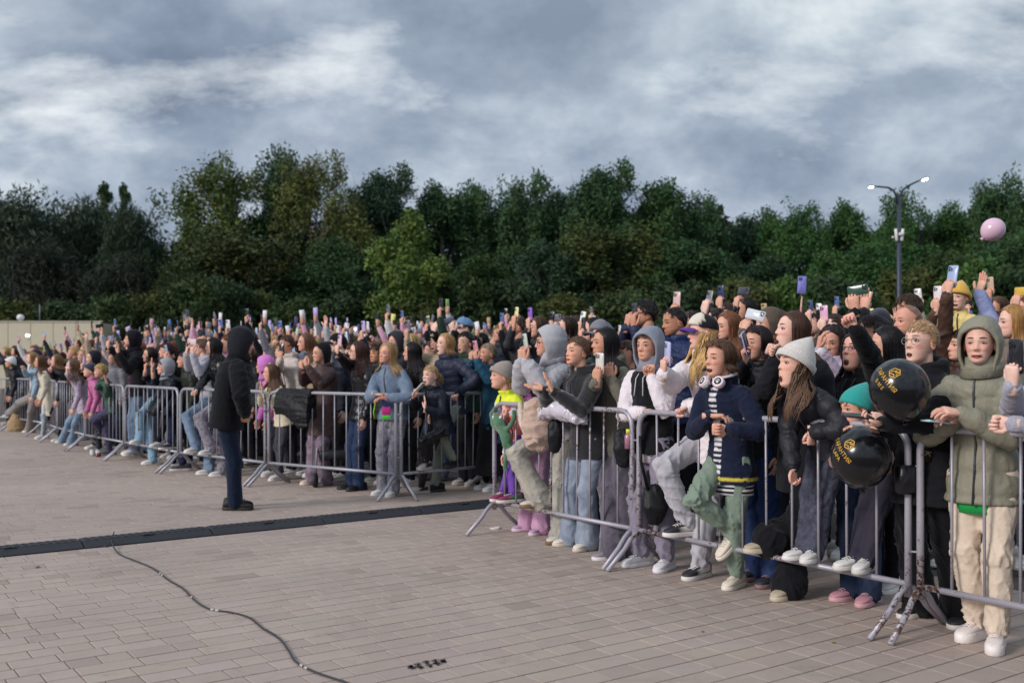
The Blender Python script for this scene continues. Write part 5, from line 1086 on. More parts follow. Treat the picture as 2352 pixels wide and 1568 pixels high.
pp('greyhood', 'person in light grey hoodie with hood up and glasses filming, one knee up', h=(1258, 786), d=8.0, yaw=62, hy=86, hp=2, hair=('fringe', '#1e1a1b'), glasses=('#141416', True), hood=('#b4b3b8', 'heather', {'k': 1.12}), top=('hoodie', '#b4b3b8', {'mat': 'heather', 'th': 0.023, 'loose': .018}), bot=('wide', '#aaa69d', {'mat': 'denim'}), shoe=('#c9c3b9', '#7a5a3c'), feet=[(1292, 1246), ('w', RL(1240))],
   L=at(1206, 828, -.30, 'grip', hd=(-.15, 0, 1), pn=(.8, .3, 0), phone='#c9d4c6'), R=at(1198, 828, -.2, 'grip', hd=(-.05, 0, 1), pn=(.7, .5, 0)), tone='#cf9d86')
pp('coral', 'child in grey knit beanie, yellow and coral jacket and purple trousers on the rail', h=(1152, 862), d=8.40, sex='c', ht=1.14, pz=.83, yaw=58, hy=76, hp=6, open=.25, hair=('crop', '#9a7a58'), hat=('beanie', '#9c9088', (36, .02, True)), top=('jacket', '#ffffff', {'th': 0.020, 'hem': .1, 'mat': 'nylon', 'cuff': '#e8786e', 'paint': lambda V, bi, bt, an: np.where((V[:, 2] > 1.06)[:, None], np.array(lin('#e2ee3a')), np.where((V[:, 2] > .97)[:, None], np.array(lin('#e6dce2')), np.array(lin('#f0857c'))))}), bot=('jogger', '#6d47a0', {'mat': 'cotton'}), shoe=('#8a2a55', '#d8d2c8', 1.0, '#4f7a68'), feet=[('w', RL(1156)), ('w', RL(1178))],
   L=at(1160, 940, -.12, 'fist', hd=(.3, -.3, -.6)), R=at(1172, 938, -.05, 'fist', hd=(.3, -.3, -.6)))
pp('tiedye', 'child in magenta patterned top and pink corduroy trousers behind the rail', h=(1188, 872), d=8.55, sex='c', ht=1.36, yaw=58, hy=72, hp=8, open=.55, hair=('pony', '#7a5a40', .2), top=('jacket', '#ffffff', {'mat': 'tiedye', 'hem': .12}), bot=('wide', '#c79ab8', {'mat': 'cotton'}), shoe=('#b79ab4', '#d9c6d4'), feet=[(1244, 1226), (1212, 1218)], L=at(1190, 943, -.2, 'fist'))
pp('hairup', 'girl with tied up hair watching between hooded teen and olive hoodie', h=(1438, 815), d=7.75, yaw=55, hy=52, hp=2, hair=('bun', '#4a382e'), top=('jacket', '#6f6a62'), bot=('slim', '#2a2a30'), tone='#cf9a80')
pp('raised', 'shouting woman in dark framed glasses punching her fist up in a black hoodie', h=(1964, 803), d=6.45, yaw=55, hy=54, hp=12, open=1.0, smile=.4, hair=('long', '#2b2224', .2), glasses=('#1c1a1e', False), top=('hoodie', '#17171b', {'th': 0.023}), bot=('straight', '#2c3850'), shoe=('#c08a96', '#d0a0a8'), feet=[(1998, 1386), (1955, 1376)],
   L=at(1962, 752, -.45, 'fist', hd=(-.45, 0, .9), pn=(-.6, -.6, 0)), poleL=np.array([.9, -.3, -.5]), tone='#e0aa98')
pp('blackmane', 'girl whose long black hair hides her face beside the raised fist', h=(2036, 790), d=6.35, yaw=62, hy=100, hp=-4, hair=('long', '#151214', .3), top=('hoodie', '#151519'), bot=('slim', '#1a1a20'))
pp('bald', 'bald man with stern profile behind the woman in round glasses', h=(2084, 737), d=7.5, sex='m', yaw=60, hy=76, hp=2, hair=('bald', '#8a6a58'), top=('jacket', '#26262c'), bot=('straight', '#22242c'), tone='#d39c86')
pp('brownman', 'man with short brown hair looking over the bald man', h=(2086, 710), d=8.1, sex='m', yaw=60, hy=76, hp=2, hair=('short', '#3c2c22'), top=('jacket', '#33343c'), bot=('straight', '#22242c'), tone='#c99379')
pp('auburn', 'woman with long auburn hair right behind the purple cap', h=(1672, 748), d=8.0, yaw=60, hy=74, hp=-2, hair=('long', '#7a5036', .26), top=('jacket', '#2a2a30'), bot=('slim', '#22242c'), tone='#d8a690')
pp('beard', 'bearded man in navy jacket left of the purple cap', h=(1548, 738), d=8.3, sex='m', yaw=58, hy=74, hp=-6, hair=('crop', '#221b18'), top=('jacket', '#1f2d55', {'th': 0.020}), bot=('straight', '#22242c'), tone='#b9866c')
pp('filmman', 'dark haired man filming with both hands above the grey hood', h=(1480, 720), d=8.8, sex='m', yaw=62, hy=84, hp=4, hair=('short', '#1f1a19'), top=('jacket', '#26304c'), bot=('straight', '#22242c'),
   L=at(1456, 752, -.35, 'grip', hd=(-.1, 0, 1), pn=(.8, .4, 0), phone='#3a3d46'), R=at(1440, 750, -.3, 'grip', hd=(.2, 0, 1), pn=(.8, .4, 0)), tone='#c8927a')
pp('blackcrown', 'woman with smooth dark hair filming on a black phone over the clapping woman', h=(1362, 758), d=9.2, yaw=60, hy=92, hp=4, hair=('long', '#1d1718', .25), top=('jacket', '#2a2a33'), bot=('slim', '#22242c'), R=at(1334, 782, -.35, 'grip', hd=(0, 0, 1), pn=(.9, .3, 0), phone='#22232b'))
pp('blondedge', 'woman with straight golden hair behind the olive hood', h=(2326, 738), d=6.9, yaw=60, hy=95, hp=0, hair=('long', '#a87f4e', .2), top=('jacket', '#7a6f66'), bot=('slim', '#22242c'))
pp('greybeanie', 'person in dark grey beanie with blond hair beside the bald man', h=(2016, 742), d=8.2, yaw=60, hy=70, hair=('long', '#c2a985', .2), hat=('beanie', '#4b4b55', (0, .01, True)), top=('jacket', '#2a2a33'), bot=('slim', '#22242c'))
pp('darkpart', 'dark haired girl with centre parting and white sleeve left of the raised fist', h=(1912, 782), d=7.3, yaw=50, hy=40, hp=-14, hair=('long', '#271b1c', .2), top=('jacket', '#b3a2b4', {'cuff': '#e6e4ea'}), bot=('slim', '#22242c'), L=at(1880, 800, -.3, 'relax', hd=(.2, 0, 1)), tone='#cf9a84')
pp('yellowkid', 'toddler in mustard beanie and yellow coat held above the crowd', h=(2202, 680), d=8.6, sex='c', ht=1.05, pz=1.30, yaw=50, hy=48, hp=-4, smile=.7, open=.2, lift=True, hair=('crop', '#b08a5a'), hat=('beanie', '#dcae4c', (0, .03, True)), top=('jacket', '#e6cf86'), bot=('jogger', '#c9b6bd', {'mat': 'cotton'}), tone='#e2b8a4')
pp('carrier', 'adult in pale pink coat carrying the toddler on the shoulders', h=(2232, 756), d=8.75, yaw=50, hy=60, sex='m', hair=('short', '#4a3528'), top=('coat', '#d0b6bb'), bot=('slim', '#22242c'))
pp('denimarm', 'person in denim jacket raising an open hand with a gold bracelet', h=(2278, 752), d=7.2, yaw=55, hy=80, hair=('long', '#6a4a34', .2), top=('jacket', '#8f98c0', {'mat': 'denim'}), bot=('slim', '#2a3348'), L=at(2249, 672, -.15, 'flat', hd=(.28, 0, 1), pn=(-.9, -.3, .1)))
pp('brownsleeve', 'person in brown jacket with ribbed cuff lifting a clear cased phone high', h=(2208, 792), d=7.0, yaw=55, hy=80, hair=('back', '#3a2a22'), top=('jacket', '#4a352b', {'cuff': '#5d4336'}), bot=('slim', '#22242c'), R=at(2176, 676, -.1, 'grip', hd=(.15, 0, 1), pn=(.75, .5, 0), phone='#9fb2d6', pl='clear blue phone with ring lifted highest at right'))
pp('greenphone', 'person in black sweatshirt holding a dark green phone sideways overhead', h=(1998, 760), d=7.9, yaw=55, hy=70, hair=('short', '#2a211e'), sex='m', top=('hoodie', '#1a1a1f'), bot=('slim', '#22242c'), R=at(1964, 712, -.2, 'grip', hd=(-.15, 0, 1), pn=(.55, .8, 0), phone='#3d5b50', land=True, pl='dark green phone held sideways above the crowd'), L=at(1986, 712, .1, 'open', hd=(.1, 0, 1), pn=(-.6, -.75, 0)))
pp('whitecase', 'brown hooded figure behind the laughing girl, filming with a clear cased phone', h=(1762, 742), d=7.9, yaw=55, hy=75, hair=('long', '#8a6a48', .15), hood=('#5f5448', 'cotton'), top=('hoodie', '#5f5448'), bot=('slim', '#22242c'), R=at(1708, 762, -.4, 'grip', hd=(.3, 0, .9), pn=(.6, .7, 0), phone='#d2d6de', land=True, pl='clear cased phone held sideways left of the brown haired shouter'))
for k, (hx, hy_, px, py, d, ph, land, hc, tc, al) in enumerate([
   (1585, 745, 1548, 718, 8.9, '#d7b7b0', 0, '#3a2c26', '#2c2c34', 'half hidden person raising a rose gold phone behind the bearded man'),
   (1640, 738, 1618, 712, 9.2, '#77787c', 0, '#2c2220', '#3a3a44', 'half hidden person raising a grey phone over the purple cap'),
   (1668, 722, 1654, 700, 9.6, '#27315e', 0, '#3a2a22', '#22222a', 'half hidden person holding a navy phone edge on'),
   (1708, 712, 1690, 700, 9.0, '#3a3a42', 1, '#241c1a', '#1e1e24', 'half hidden person lifting a black phone sideways with a wrist band'),
   (1788, 742, 1768, 728, 9.2, '#39463e', 0, '#5a4232', '#3a4038', 'half hidden person raising a dark green phone left of the selfie stick'),
   (1872, 742, 1858, 738, 9.0, '#3d4d70', 0, '#2a2020', '#2a2a32', 'half hidden person holding a slate blue phone behind the brown hair'),
   (1915, 752, 1890, 752, 8.6, '#e9b4cf', 0, '#3a2a26', '#5a4a44', 'half hidden person with pink phone left of the raised fist'),
   (2160, 728, 2150, 706, 8.8, '#e8dfe0', 0, '#4a3428', '#5a4438', 'half hidden person with white phone beside the brown sleeve'),
   (2290, 710, 2272, 682, 9.4, '#cfae98', 0, '#5a4030', '#7f6a60', 'half hidden person with rose phone right of the bracelet hand'),
   (2352, 712, 2333, 702, 9.0, '#d9b34a', 1, '#6a4630', '#4a3a36', 'half hidden person with yellow phone at the right edge'),
   (1840, 738, 1838, 742, 9.4, '#8a84c8', 0, '#2f2422', '#2c2c36', 'half hidden person gripping a selfie stick'),
   (1300, 752, 1272, 758, 10.2, '#6a6a74', 1, '#3a2c26', '#30303a', 'half hidden person filming right of the grey hood'),
   (1236, 752, 1214, 746, 10.6, '#8b5fc0', 0, '#4a352a', '#2a2a33', 'half hidden person raising a violet phone above the grey hood'),
   (1186, 750, 1180, 742, 11.2, '#e6e3a8', 0, '#4a352a', '#3a3a40', 'half hidden person raising a pale yellow phone'),
   (1322, 748, 1330, 752, 11.0, '#eceae6', 0, '#3a2a22', '#5a5a60', 'half hidden person raising a white phone above the clapping woman')]):
    o = dict(hd=(rnd.uniform(-.1, .2), 0, 1), pn=(rnd.uniform(.6, .95), rnd.uniform(.2, .7), 0), phone=ph, pl=cname(ph) + ' phone, ' + al.split('person ')[1].replace('raising a', 'raised in').replace('  ', ' '))
    if land: o['land'] = True
    if 'selfie' in al: o = dict(hd=(0, 0, 1), pn=(.6, .7, 0))
    pp('m%d' % k, al, h=(hx, hy_), d=d, hi=False, hk=1.0, ht=1.68, yaw=60, hy=75, hair=(['long', 'short', 'pony', 'long'][k % 4], hc, .2), sex='m' if k % 4 == 1 else 'f', top=('jacket', tc), bot=('slim', '#22242c'), R=('at', px, py + 6, -.25, 'grip', o))
# left block, front row --------------------------------------------------------------------------
pp('tealcoat', 'woman in dark teal coat and black skirt filming with a patterned phone', h=(1120, 811), d=12.0, yaw=52, hy=58, hp=8, smile=.8, open=.25, hair=('back', '#8a7a68'), top=('coat', '#24516a', {'th': 0.024, 'hem': .34, 'mat': 'nylon'}), bot=('skirt', '#151519', {'mat': 'cotton'}), shoe=('#d9d7d5', '#dcdad6'), L=at(1094, 826, -.35, 'grip', hd=(-.2, 0, 1), pn=(.7, .6, 0), phone='#c98f9a'), R=at(1082, 828, -.2, 'grip', hd=(0, 0, 1)))
pp('vest', 'blonde woman with neon cords and navy puffer, mouth open, sage leggings', h=(1022, 789), d=11.85, yaw=48, hy=56, hp=8, open=.8, hair=('long', '#b58d62', .12), top=('puffer', '#2b3045', {'th': 0.020}), bot=('slim', '#8a9384', {'mat': 'cotton'}), shoe=('#1e1e22', '#3a3a3e'), feet=[('w', PK(1040, 1092)), ('w', GK(1000))], L=at(1050, 902, -.2, 'fist', hd=(-.3, -.2, -.7)))
pp('phonegirl', 'fair haired girl in dark coat holding out a white phone, one foot on the rail', h=(988, 861), d=11.35, sex='c', ht=1.36, yaw=46, hy=40, hp=6, open=.5, smile=.6, hair=('pony', '#b0926c', .1), top=('jacket', '#181d2a', {'th': 0.020}), bot=('slim', '#17181d', {'mat': 'leather'}), shoe=('#d9cfc6', '#cfc6bd', 1.0, '#2a2a2e'), feet=[('w', PK(978, 1092)), ('w', GK(968))], R=at(950, 912, -.2, 'hold', hd=(.5, -.3, .5), pn=(0, 0, 1), phone='#e2ded9'), L=at(976, 938, -.25, 'flat', hd=(0, 0, 1), pn=(-.9, -.2, 0)))
pp('denim', 'smiling blonde woman in denim jacket and grey jeans leaning on the rail', h=(890, 811), d=11.3, yaw=32, hy=38, hp=6, hr=-8, smile=.7, hair=('long', '#a98a62', .22), top=('jacket', '#75859b', {'mat': 'denim', 'th': 0.018, 'loose': .010, 'hem': .05}), bot=('straight', '#8a8790', {'mat': 'acid'}), shoe=('#e6e4e1', '#e2dfdb'), L=at(888, 914, -.2, 'relax', hd=(-.9, -.2, 0)), R=at(864, 905, -.2, 'relax', hd=(.8, -.3, -.1)), tone='#dba68f')
pp('leather', 'woman with long brown hair, glasses and black zip jacket, dark blue jeans', h=(822, 807), d=11.85, yaw=58, hy=76, hp=4, smile=.4, hair=('long', '#4b3028', .28), glasses=('#5a3030', True), top=('jacket', '#1a1b20', {'mat': 'leather', 'th': 0.018}), bot=('straight', '#2b3a58'), shoe=('#17171a', '#1e1e20'), R=at(774, 812, -.35, 'grip', hd=(.05, 0, 1), pn=(.7, .6, 0), phone='#d9b6cc'))
pp('browncoat', 'woman in brown long coat and black head scarf, mauve trousers, pale pink shoes', h=(736, 811), d=12.3, yaw=46, hy=52, hp=0, hair=('back', '#1e191a'), hood=('#17171b', 'cotton', {'k': .98, 'neck': False, 'open': 72}), top=('coat', '#54403f', {'th': 0.024, 'hem': .30, 'mat': 'nylon'}), bot=('wide', '#7a6b78', {'mat': 'acid'}), shoe=('#d5bcb2', '#ddccc6'), L=at(706, 842, -.4, 'grip', hd=(-.4, 0, .9)), R=at(694, 848, -.3, 'grip', hd=(-.2, 0, .9), pn=(.6, .7, .2), phone='#5a6478', land=True), tone='#d7a48c')
pp('brownhair', 'woman with straight light brown hair and cream scarf behind the brown coat', h=(702, 786), d=12.9, yaw=50, hy=62, hp=2, hair=('long', '#7a5540', .24), top=('jacket', '#b09a82', {'mat': 'fleece'}), bot=('slim', '#2a2a30'))
pp('blackphone', 'woman with tied hair filming on a black phone left of the cream scarf', h=(658, 790), d=13.0, yaw=50, hy=52, hp=2, hair=('pony', '#4a3228', .15), top=('jacket', '#cfc6c0', {'mat': 'fleece'}), bot=('slim', '#2a2a30'), R=at(644, 826, -.35, 'grip', hd=(0, 0, 1), pn=(.4, .9, 0), phone='#24252c'))
pp('headband', 'girl with a cream headband and long hair clapping behind the hooded man', h=(622, 855), d=12.75, sex='c', ht=1.38, yaw=55, hy=68, hp=2, open=.4, smile=.8, hair=('long', '#6e5140', .3), hat=('band', '#e4dcc6'), top=('vest', '#ded4b8', {'sleeve': 1.0}), bot=('slim', '#4a4a54'), L=at(604, 900, -.3, 'flat', hd=(-.2, 0, 1), pn=(-.9, 0, 0)), R=at(600, 902, -.2, 'flat', hd=(-.1, 0, 1), pn=(.9, 0, 0)))
pp('pinkbag', 'person in mauve hooded top behind the hooded man', h=(606, 838), d=13.2, yaw=60, hy=100, hair=('long', '#3a2c28', .1), hood=('#d07fc8', 'cotton', {'k': 1.0}), top=('hoodie', '#d07fc8'), bot=('slim', '#2a2a30'))
pp('capman', 'man in black cap with pale pink phone behind the leather jacket', h=(776, 790), d=12.7, sex='m', yaw=58, hy=72, hair=('crop', '#2a2220'), hat=('cap', '#17171b', '#17171b', '#17171b'), top=('jacket', '#1f2636'), bot=('slim', '#2a2a30'))
pp('guard', 'man in black hooded jacket, dark blue trousers and black shoes standing before the barrier', h=(560, 785), d=9.62, sex='m', yaw=-104, hy=-122, hp=-12, ht=1.73, hair=('crop', '#1d1917'), hood=('#24252b', 'cotton', {'k': 1.06, 'open': 58}), top=('jacket', '#121318', {'mat': 'cotton', 'th': .030, 'hem': .13, 'loose': .008}), bot=('straight', '#182438', {'mat': 'cotton'}), shoe=('#121214', '#241f1d'), feet=[(540, 1164), (540, 1171)], L=('pocket',), R=('pocket',))
pp('boy', 'fair haired boy looking up behind the teal coat', h=(1147, 767), d=13.0, sex='c', ht=1.66, yaw=45, hy=40, hp=10, hair=('short', '#8a6844'), top=('jacket', '#2b3040'), bot=('slim', '#22242c'))
pp('bothup', 'man in black sweatshirt and denim cap filming sideways with both arms up', h=(1066, 752), d=13.2, sex='m', yaw=50, hy=72, hair=('short', '#4a3a30'), hat=('cap', '#6d8fb4', '#6d8fb4', '#6d8fb4'), top=('sweater', '#17171b', {'mat': 'cotton'}), bot=('slim', '#22242c'), R=at(996, 762, -.3, 'grip', hd=(.3, 0, 1), pn=(.6, .75, 0)), L=at(1042, 762, -.45, 'grip', hd=(-.3, 0, 1), pn=(.6, .75, 0), phone='#50566a', land=True))
pp('longdark', 'woman with very long dark hair between denim jacket and neon cords', h=(946, 808), d=12.3, yaw=55, hy=95, hair=('long', '#1d1719', .4), top=('jacket', '#1b1c20'), bot=('slim', '#22242c'))
pp('tanwoman', 'short haired woman smiling between the zip jacket and denim jacket', h=(866, 812), d=12.4, yaw=45, hy=42, smile=.6, hair=('short', '#2a2020'), top=('jacket', '#3a3a44'), bot=('slim', '#22242c'), tone='#c99474')
pp('greyarms', 'person in light grey sweatshirt photographing with both hands raised', h=(462, 798), d=13.5, yaw=60, hy=80, hair=('short', '#6a5244'), top=('hoodie', '#b4b2bd', {'mat': 'heather'}), bot=('straight', '#74879f', {'mat': 'denim'}), shoe=('#d6d2ce', '#dcd8d2'), feet=[('w', PK(452, 1053)), ('w', GK(482))], L=at(442, 812, -.4, 'grip', hd=(0, 0, 1), pn=(.6, .75, 0), phone='#e2c9ca', land=True), R=at(428, 812, -.3, 'grip', hd=(.2, 0, 1)))
pp('profile', 'black haired woman in profile in black leather jacket left of the hooded man', h=(490, 796), d=13.3, yaw=60, hy=80, hp=4, smile=.4, hair=('long', '#171314', .2), top=('jacket', '#1a1a1e', {'mat': 'leather'}), bot=('straight', '#7c7880', {'mat': 'acid'}), shoe=('#c9c6c4', '#d5d2ce'), feet=[('w', PK(486, 1055)), ('w', GK(512))], R=at(452, 897, -.35, 'fist'))
pp('olivegirl', 'smiling girl in dark green jacket next to the raised grey sleeves', h=(424, 826), d=14.1, yaw=55, hy=60, smile=.8, hair=('pony', '#33241f', .2), top=('jacket', '#262b22'), bot=('slim', '#22242c'))
pp('ponytail', 'woman with high dark ponytail raising her sleeve over the blue coat', h=(382, 805), d=14.7, yaw=60, hy=70, hair=('pony', '#2a1d22', .3), top=('jacket', '#23261f'), bot=('slim', '#1d2440'), shoe=('#3a3a42', '#cfcac6'), feet=[('w', PK(392, 1032)), ('w', GK(420))], L=at(382, 826, -.4, 'grip', hd=(-.2, 0, 1), pn=(.6, .7, 0), phone='#9aa6b4'))
pp('hooddown', 'person in black padded coat with grey hood bending over the barrier', h=(378, 842), d=14.3, ht=1.5, yaw=52, hy=62, hair=('short', '#3a2a26'), hood=('#a2a4ac', 'cotton'), top=('puffer', '#1d222b'), bot=('slim', '#14181a'), shoe=('#d8d4ce', '#d0ccc6'), feet=[('w', PK(366, 1026)), ('w', GK(398))], L=at(352, 952, -.3, 'relax', hd='d'), R=at(344, 946, -.3, 'relax', hd='d'))
pp('handface', 'dark haired person pressing palms to the face by the blue jeans knee', h=(344, 815), d=15.2, yaw=55, hy=62, hair=('long', '#2b2020', .1), top=('tee', '#1c2430', {'sleeve': .4}), bot=('straight', '#82a0b6', {'mat': 'denim'}), shoe=('#e0ddd8', '#dcd8d2'), feet=[('w', PK(322, 1030)), ('w', GK(352))], L=at(350, 846, -.35, 'flat', hd=(-.1, 0, 1), pn=(.8, .4, 0)), R=at(334, 850, -.3, 'grip', hd=(0, 0, 1), phone='#2a2b31'))
pp('blackhoodie', 'tall man in black hoodie with hood up filming sideways at left', h=(302, 779), d=15.6, sex='m', yaw=62, hy=72, hair=('fringe', '#1c1817'), hood=('#17171d', 'cotton', {'k': 1.08, 'open': 64}), top=('hoodie', '#17171d', {'th': 0.023}), bot=('straight', '#70849e', {'mat': 'denim'}), R=at(248, 800, -.4, 'grip', hd=(0, 0, 1), pn=(.6, .7, 0), phone='#8c8a9c', land=True), L=at(272, 812, -.5, 'flat', hd=(-.1, 0, 1), pn=(-.7, -.3, 0)))
pp('blondboy', 'blond boy in green sleeves clapping at the left barrier', h=(231, 852), d=16.0, sex='c', ht=1.36, yaw=55, hy=60, smile=.8, hair=('short', '#c4a86e'), top=('jacket', '#3f5a4c'), bot=('jogger', '#4a4660', {'mat': 'cotton'}), shoe=('#4a4452', '#7a7480'), feet=[('w', PK(234, 1010)), ('w', GK(252))], L=at(246, 880, -.35, 'flat', hd=(-.3, 0, .9)), R=at(222, 890, -.3, 'flat', hd=(0, 0, 1)))
pp('pinkmask', 'child with pink neck warmer and dark cap beside the blond boy', h=(206, 850), d=16.5, sex='c', ht=1.38, yaw=55, hy=62, hair=('crop', '#4a3a30'), hat=('beanie', '#3f3d52', (0, .01, False)), top=('jacket', '#c46f9e'), bot=('slim', '#33333b'))
pp('smilehood', 'smiling woman in dark hood left of the tall black hoodie', h=(212, 822), d=17.2, yaw=50, hy=52, smile=.9, hair=('back', '#3a2a26'), hood=('#2b2a33', 'cotton'), top=('jacket', '#2b2a33'), bot=('slim', '#22242c'), R=at(188, 848, -.3, 'grip', hd=(0, 0, 1), phone='#bdaee0'))
pp('ripped', 'long haired girl in lilac jacket and ripped blue jeans in the barrier gap', h=(166, 840), d=17.2, yaw=60, hy=72, hair=('long', '#7a604c', .3), top=('jacket', '#b3a6b8', {'hem': .2}), bot=('flare', '#7f97b0', {'mat': 'denim'}), shoe=('#d8d6d2', '#dcdad6'), feet=[('w', GK(166)), ('w', GK(146))], R=at(154, 858, -.3, 'grip', hd=(0, 0, 1), phone='#e3cfd4'))
pp('blacktrous', 'person in black top with one black trousered knee over the far barrier', h=(130, 828), d=19.3, yaw=60, hy=66, hair=('long', '#8a6a4a', .15), top=('jacket', '#17171b'), bot=('slim', '#141417'), feet=[('w', PK(112, 985)), ('w', GK(138))], R=at(118, 852, -.3, 'fist'))
pp('paleblue', 'person in pale blue jacket and grey trousers with knee on the far barrier', h=(74, 822), d=20.8, yaw=60, hy=66, hair=('long', '#a08058', .2), top=('jacket', '#94abbd'), bot=('wide', '#8d8986', {'mat': 'cotton'}), shoe=('#d8d6d2', '#dcdad6'), feet=[('w', PK(24, 968)), ('w', GK(70))], R=at(54, 848, -.3, 'relax'))
pp('creamcoat', 'person in cream cardigan next to the pale blue jacket', h=(92, 830), d=20.2, yaw=60, hy=66, hair=('long', '#6a4a38', .25), top=('coat', '#d8ceba', {'mat': 'knit'}), bot=('slim', '#9aa6b0'))
pp('fluffy', 'person in white fluffy hat at the left picture edge', h=(24, 832), d=22.6, yaw=60, hy=66, hair=('long', '#3a4a36', .1), hat=('beanie', '#e6e4e2', (0, .02, True)), top=('jacket', '#26262b'), bot=('slim', '#2f3f5c'))
# ------------------------------------------------------------------ things the people hold, hang or leave about
def text_mesh(body, size, extrude=.0006):
    cu = bpy.data.curves.new('txt', 'FONT'); cu.body = body; cu.size = size; cu.extrude = extrude; cu.align_x = 'CENTER'; cu.align_y = 'CENTER'
    o = bpy.data.objects.new('txt', cu); C.objects.link(o); dg = bpy.context.evaluated_depsgraph_get(); me = bpy.data.meshes.new_from_object(o.evaluated_get(dg)); bpy.data.objects.remove(o); bpy.data.curves.remove(cu); return me
M_GOLD = mat('gold_print', rough=.5, metal=0.0, grain=.05, bump=0, usecol=False)
def balloon(px, py, d, r, colr, label, spin, knot, prints=True, body='#101217'):
    c = P(px, py, d); root = empty('balloon', c); tag(root, label, 'balloon'); g = Geo(); n = 44; v = np.linspace(.03, np.pi - .03, 30); a = np.linspace(0, 2 * np.pi, n, endpoint=False)
    R = np.stack([np.sin(v)[:, None] * np.cos(a)[None], np.sin(v)[:, None] * np.sin(a)[None], np.repeat(np.cos(v)[:, None], n, 1)], -1) * r; R[..., 2] *= 1.04; R[..., 2] -= .10 * r * np.clip(-R[..., 2] / r, 0, 1) ** 4
    kd = nrm(knot); q = Vector((0, 0, -1)).rotation_difference(Vector(kd)); M = np.array(q.to_matrix()); g.loft(R[::-1] @ M.T); obj('skin', gmesh(g, 'skin'), MATS['balloon'], root, color=body)
    g = Geo(); kp = kd * r * 1.13; g.tube([kp, kp + kd * .012, kp + kd * .022], np.array([.006, .011, .016]), 10); obj('knot', gmesh(g, 'knot'), MATS['balloon'], root, color=body)
    if prints:
        def wrap(me, ctr_dir, up_dir, rr, off=(0, 0)):
            cd = nrm(ctr_dir); ud = nrm(np.asarray(up_dir) - cd * (np.asarray(up_dir) @ cd)); rt = np.cross(ud, cd); V = np.zeros(len(me.vertices) * 3, np.float32); me.vertices.foreach_get('co', V); V = V.reshape(-1, 3)
            x, y = (V[:, 0] + off[0]) / rr, (V[:, 1] + off[1]) / rr; h = rr * 1.045 + .0008 + V[:, 2]
            D = cd * (np.cos(x) * np.cos(y))[:, None] + rt * (np.sin(x) * np.cos(y))[:, None] + ud * np.sin(y)[:, None]; me.vertices.foreach_set('co', (D * h[:, None]).astype(np.float32).ravel()); me.update()
        cd, ud, lines = spin
        y = -.035
        for txt, sz, yy in lines:
            me = text_mesh(txt, sz); wrap(me, cd, ud, r, (0, yy)); obj('lettering', me, M_GOLD, root, color='#d8a63c')
        g = Geo()                                        # emblem: hexagon outline with slanted strokes
        hexp = [(math.cos(t) * .027, math.sin(t) * .027, 0) for t in np.radians([90, 150, 210, 270, 330, 30, 90])]
        for p0, p1 in list(zip(hexp[:-1], hexp[1:])) + [((-.016, -.010, 0), (-.004, .014, 0)), ((-.004, .014, 0), (.001, .002, 0)), ((.001, .002, 0), (.009, .018, 0)), ((.009, .018, 0), (.017, -.004, 0)), ((-.012, -.018, 0), (.006, -.008, 0)), ((.006, -.008, 0), (.016, -.014, 0))]:
            p0, p1 = np.array(p0), np.array(p1); m = 6; g.tube([lerp(p0, p1, t) for t in np.linspace(0, 1, m)], np.tile([[.0022, .0006]], (m, 1)), 4, up=(1, 0, 0) if abs((p1 - p0)[0]) < abs((p1 - p0)[1]) else (0, 1, 0))
        me = gmesh(g, 'emblem', smooth=False); wrap(me, cd, ud, r, (0, .052)); obj('emblem', me, M_GOLD, root, color='#d8a63c')
    return root
LB = [('РИНТИЯ', .034, .0), ('— ЕМ —', .022, -.034)]
LB = [('ГАРАНТИЯ', .030, .0), ('В М Е', .024, -.036)]
balloon(2066, 893, 5.02, .143, None, 'upper black balloon with gold emblem and lettering before the woman in glasses', ((-.70, -.62, .33), (.80, -.25, .55), LB), (.2, .1, -1))
balloon(1978, 1048, 5.30, .152, None, 'lower black balloon with gold lettering in front of the teal beanie child', ((-.82, -.50, .25), (.80, -.3, .5), [('ГАРАНТИЯ', .030, 0), ('LAPA', .03, -.036)]), (.1, .2, -1))
def pink_balloon():
    r_ = balloon(2281, 527, 8.0, .088, None, 'pale pink balloon floating above the crowd at right', None, (-.75, 0, -.65), False, '#e3bcd0')
pink_balloon()
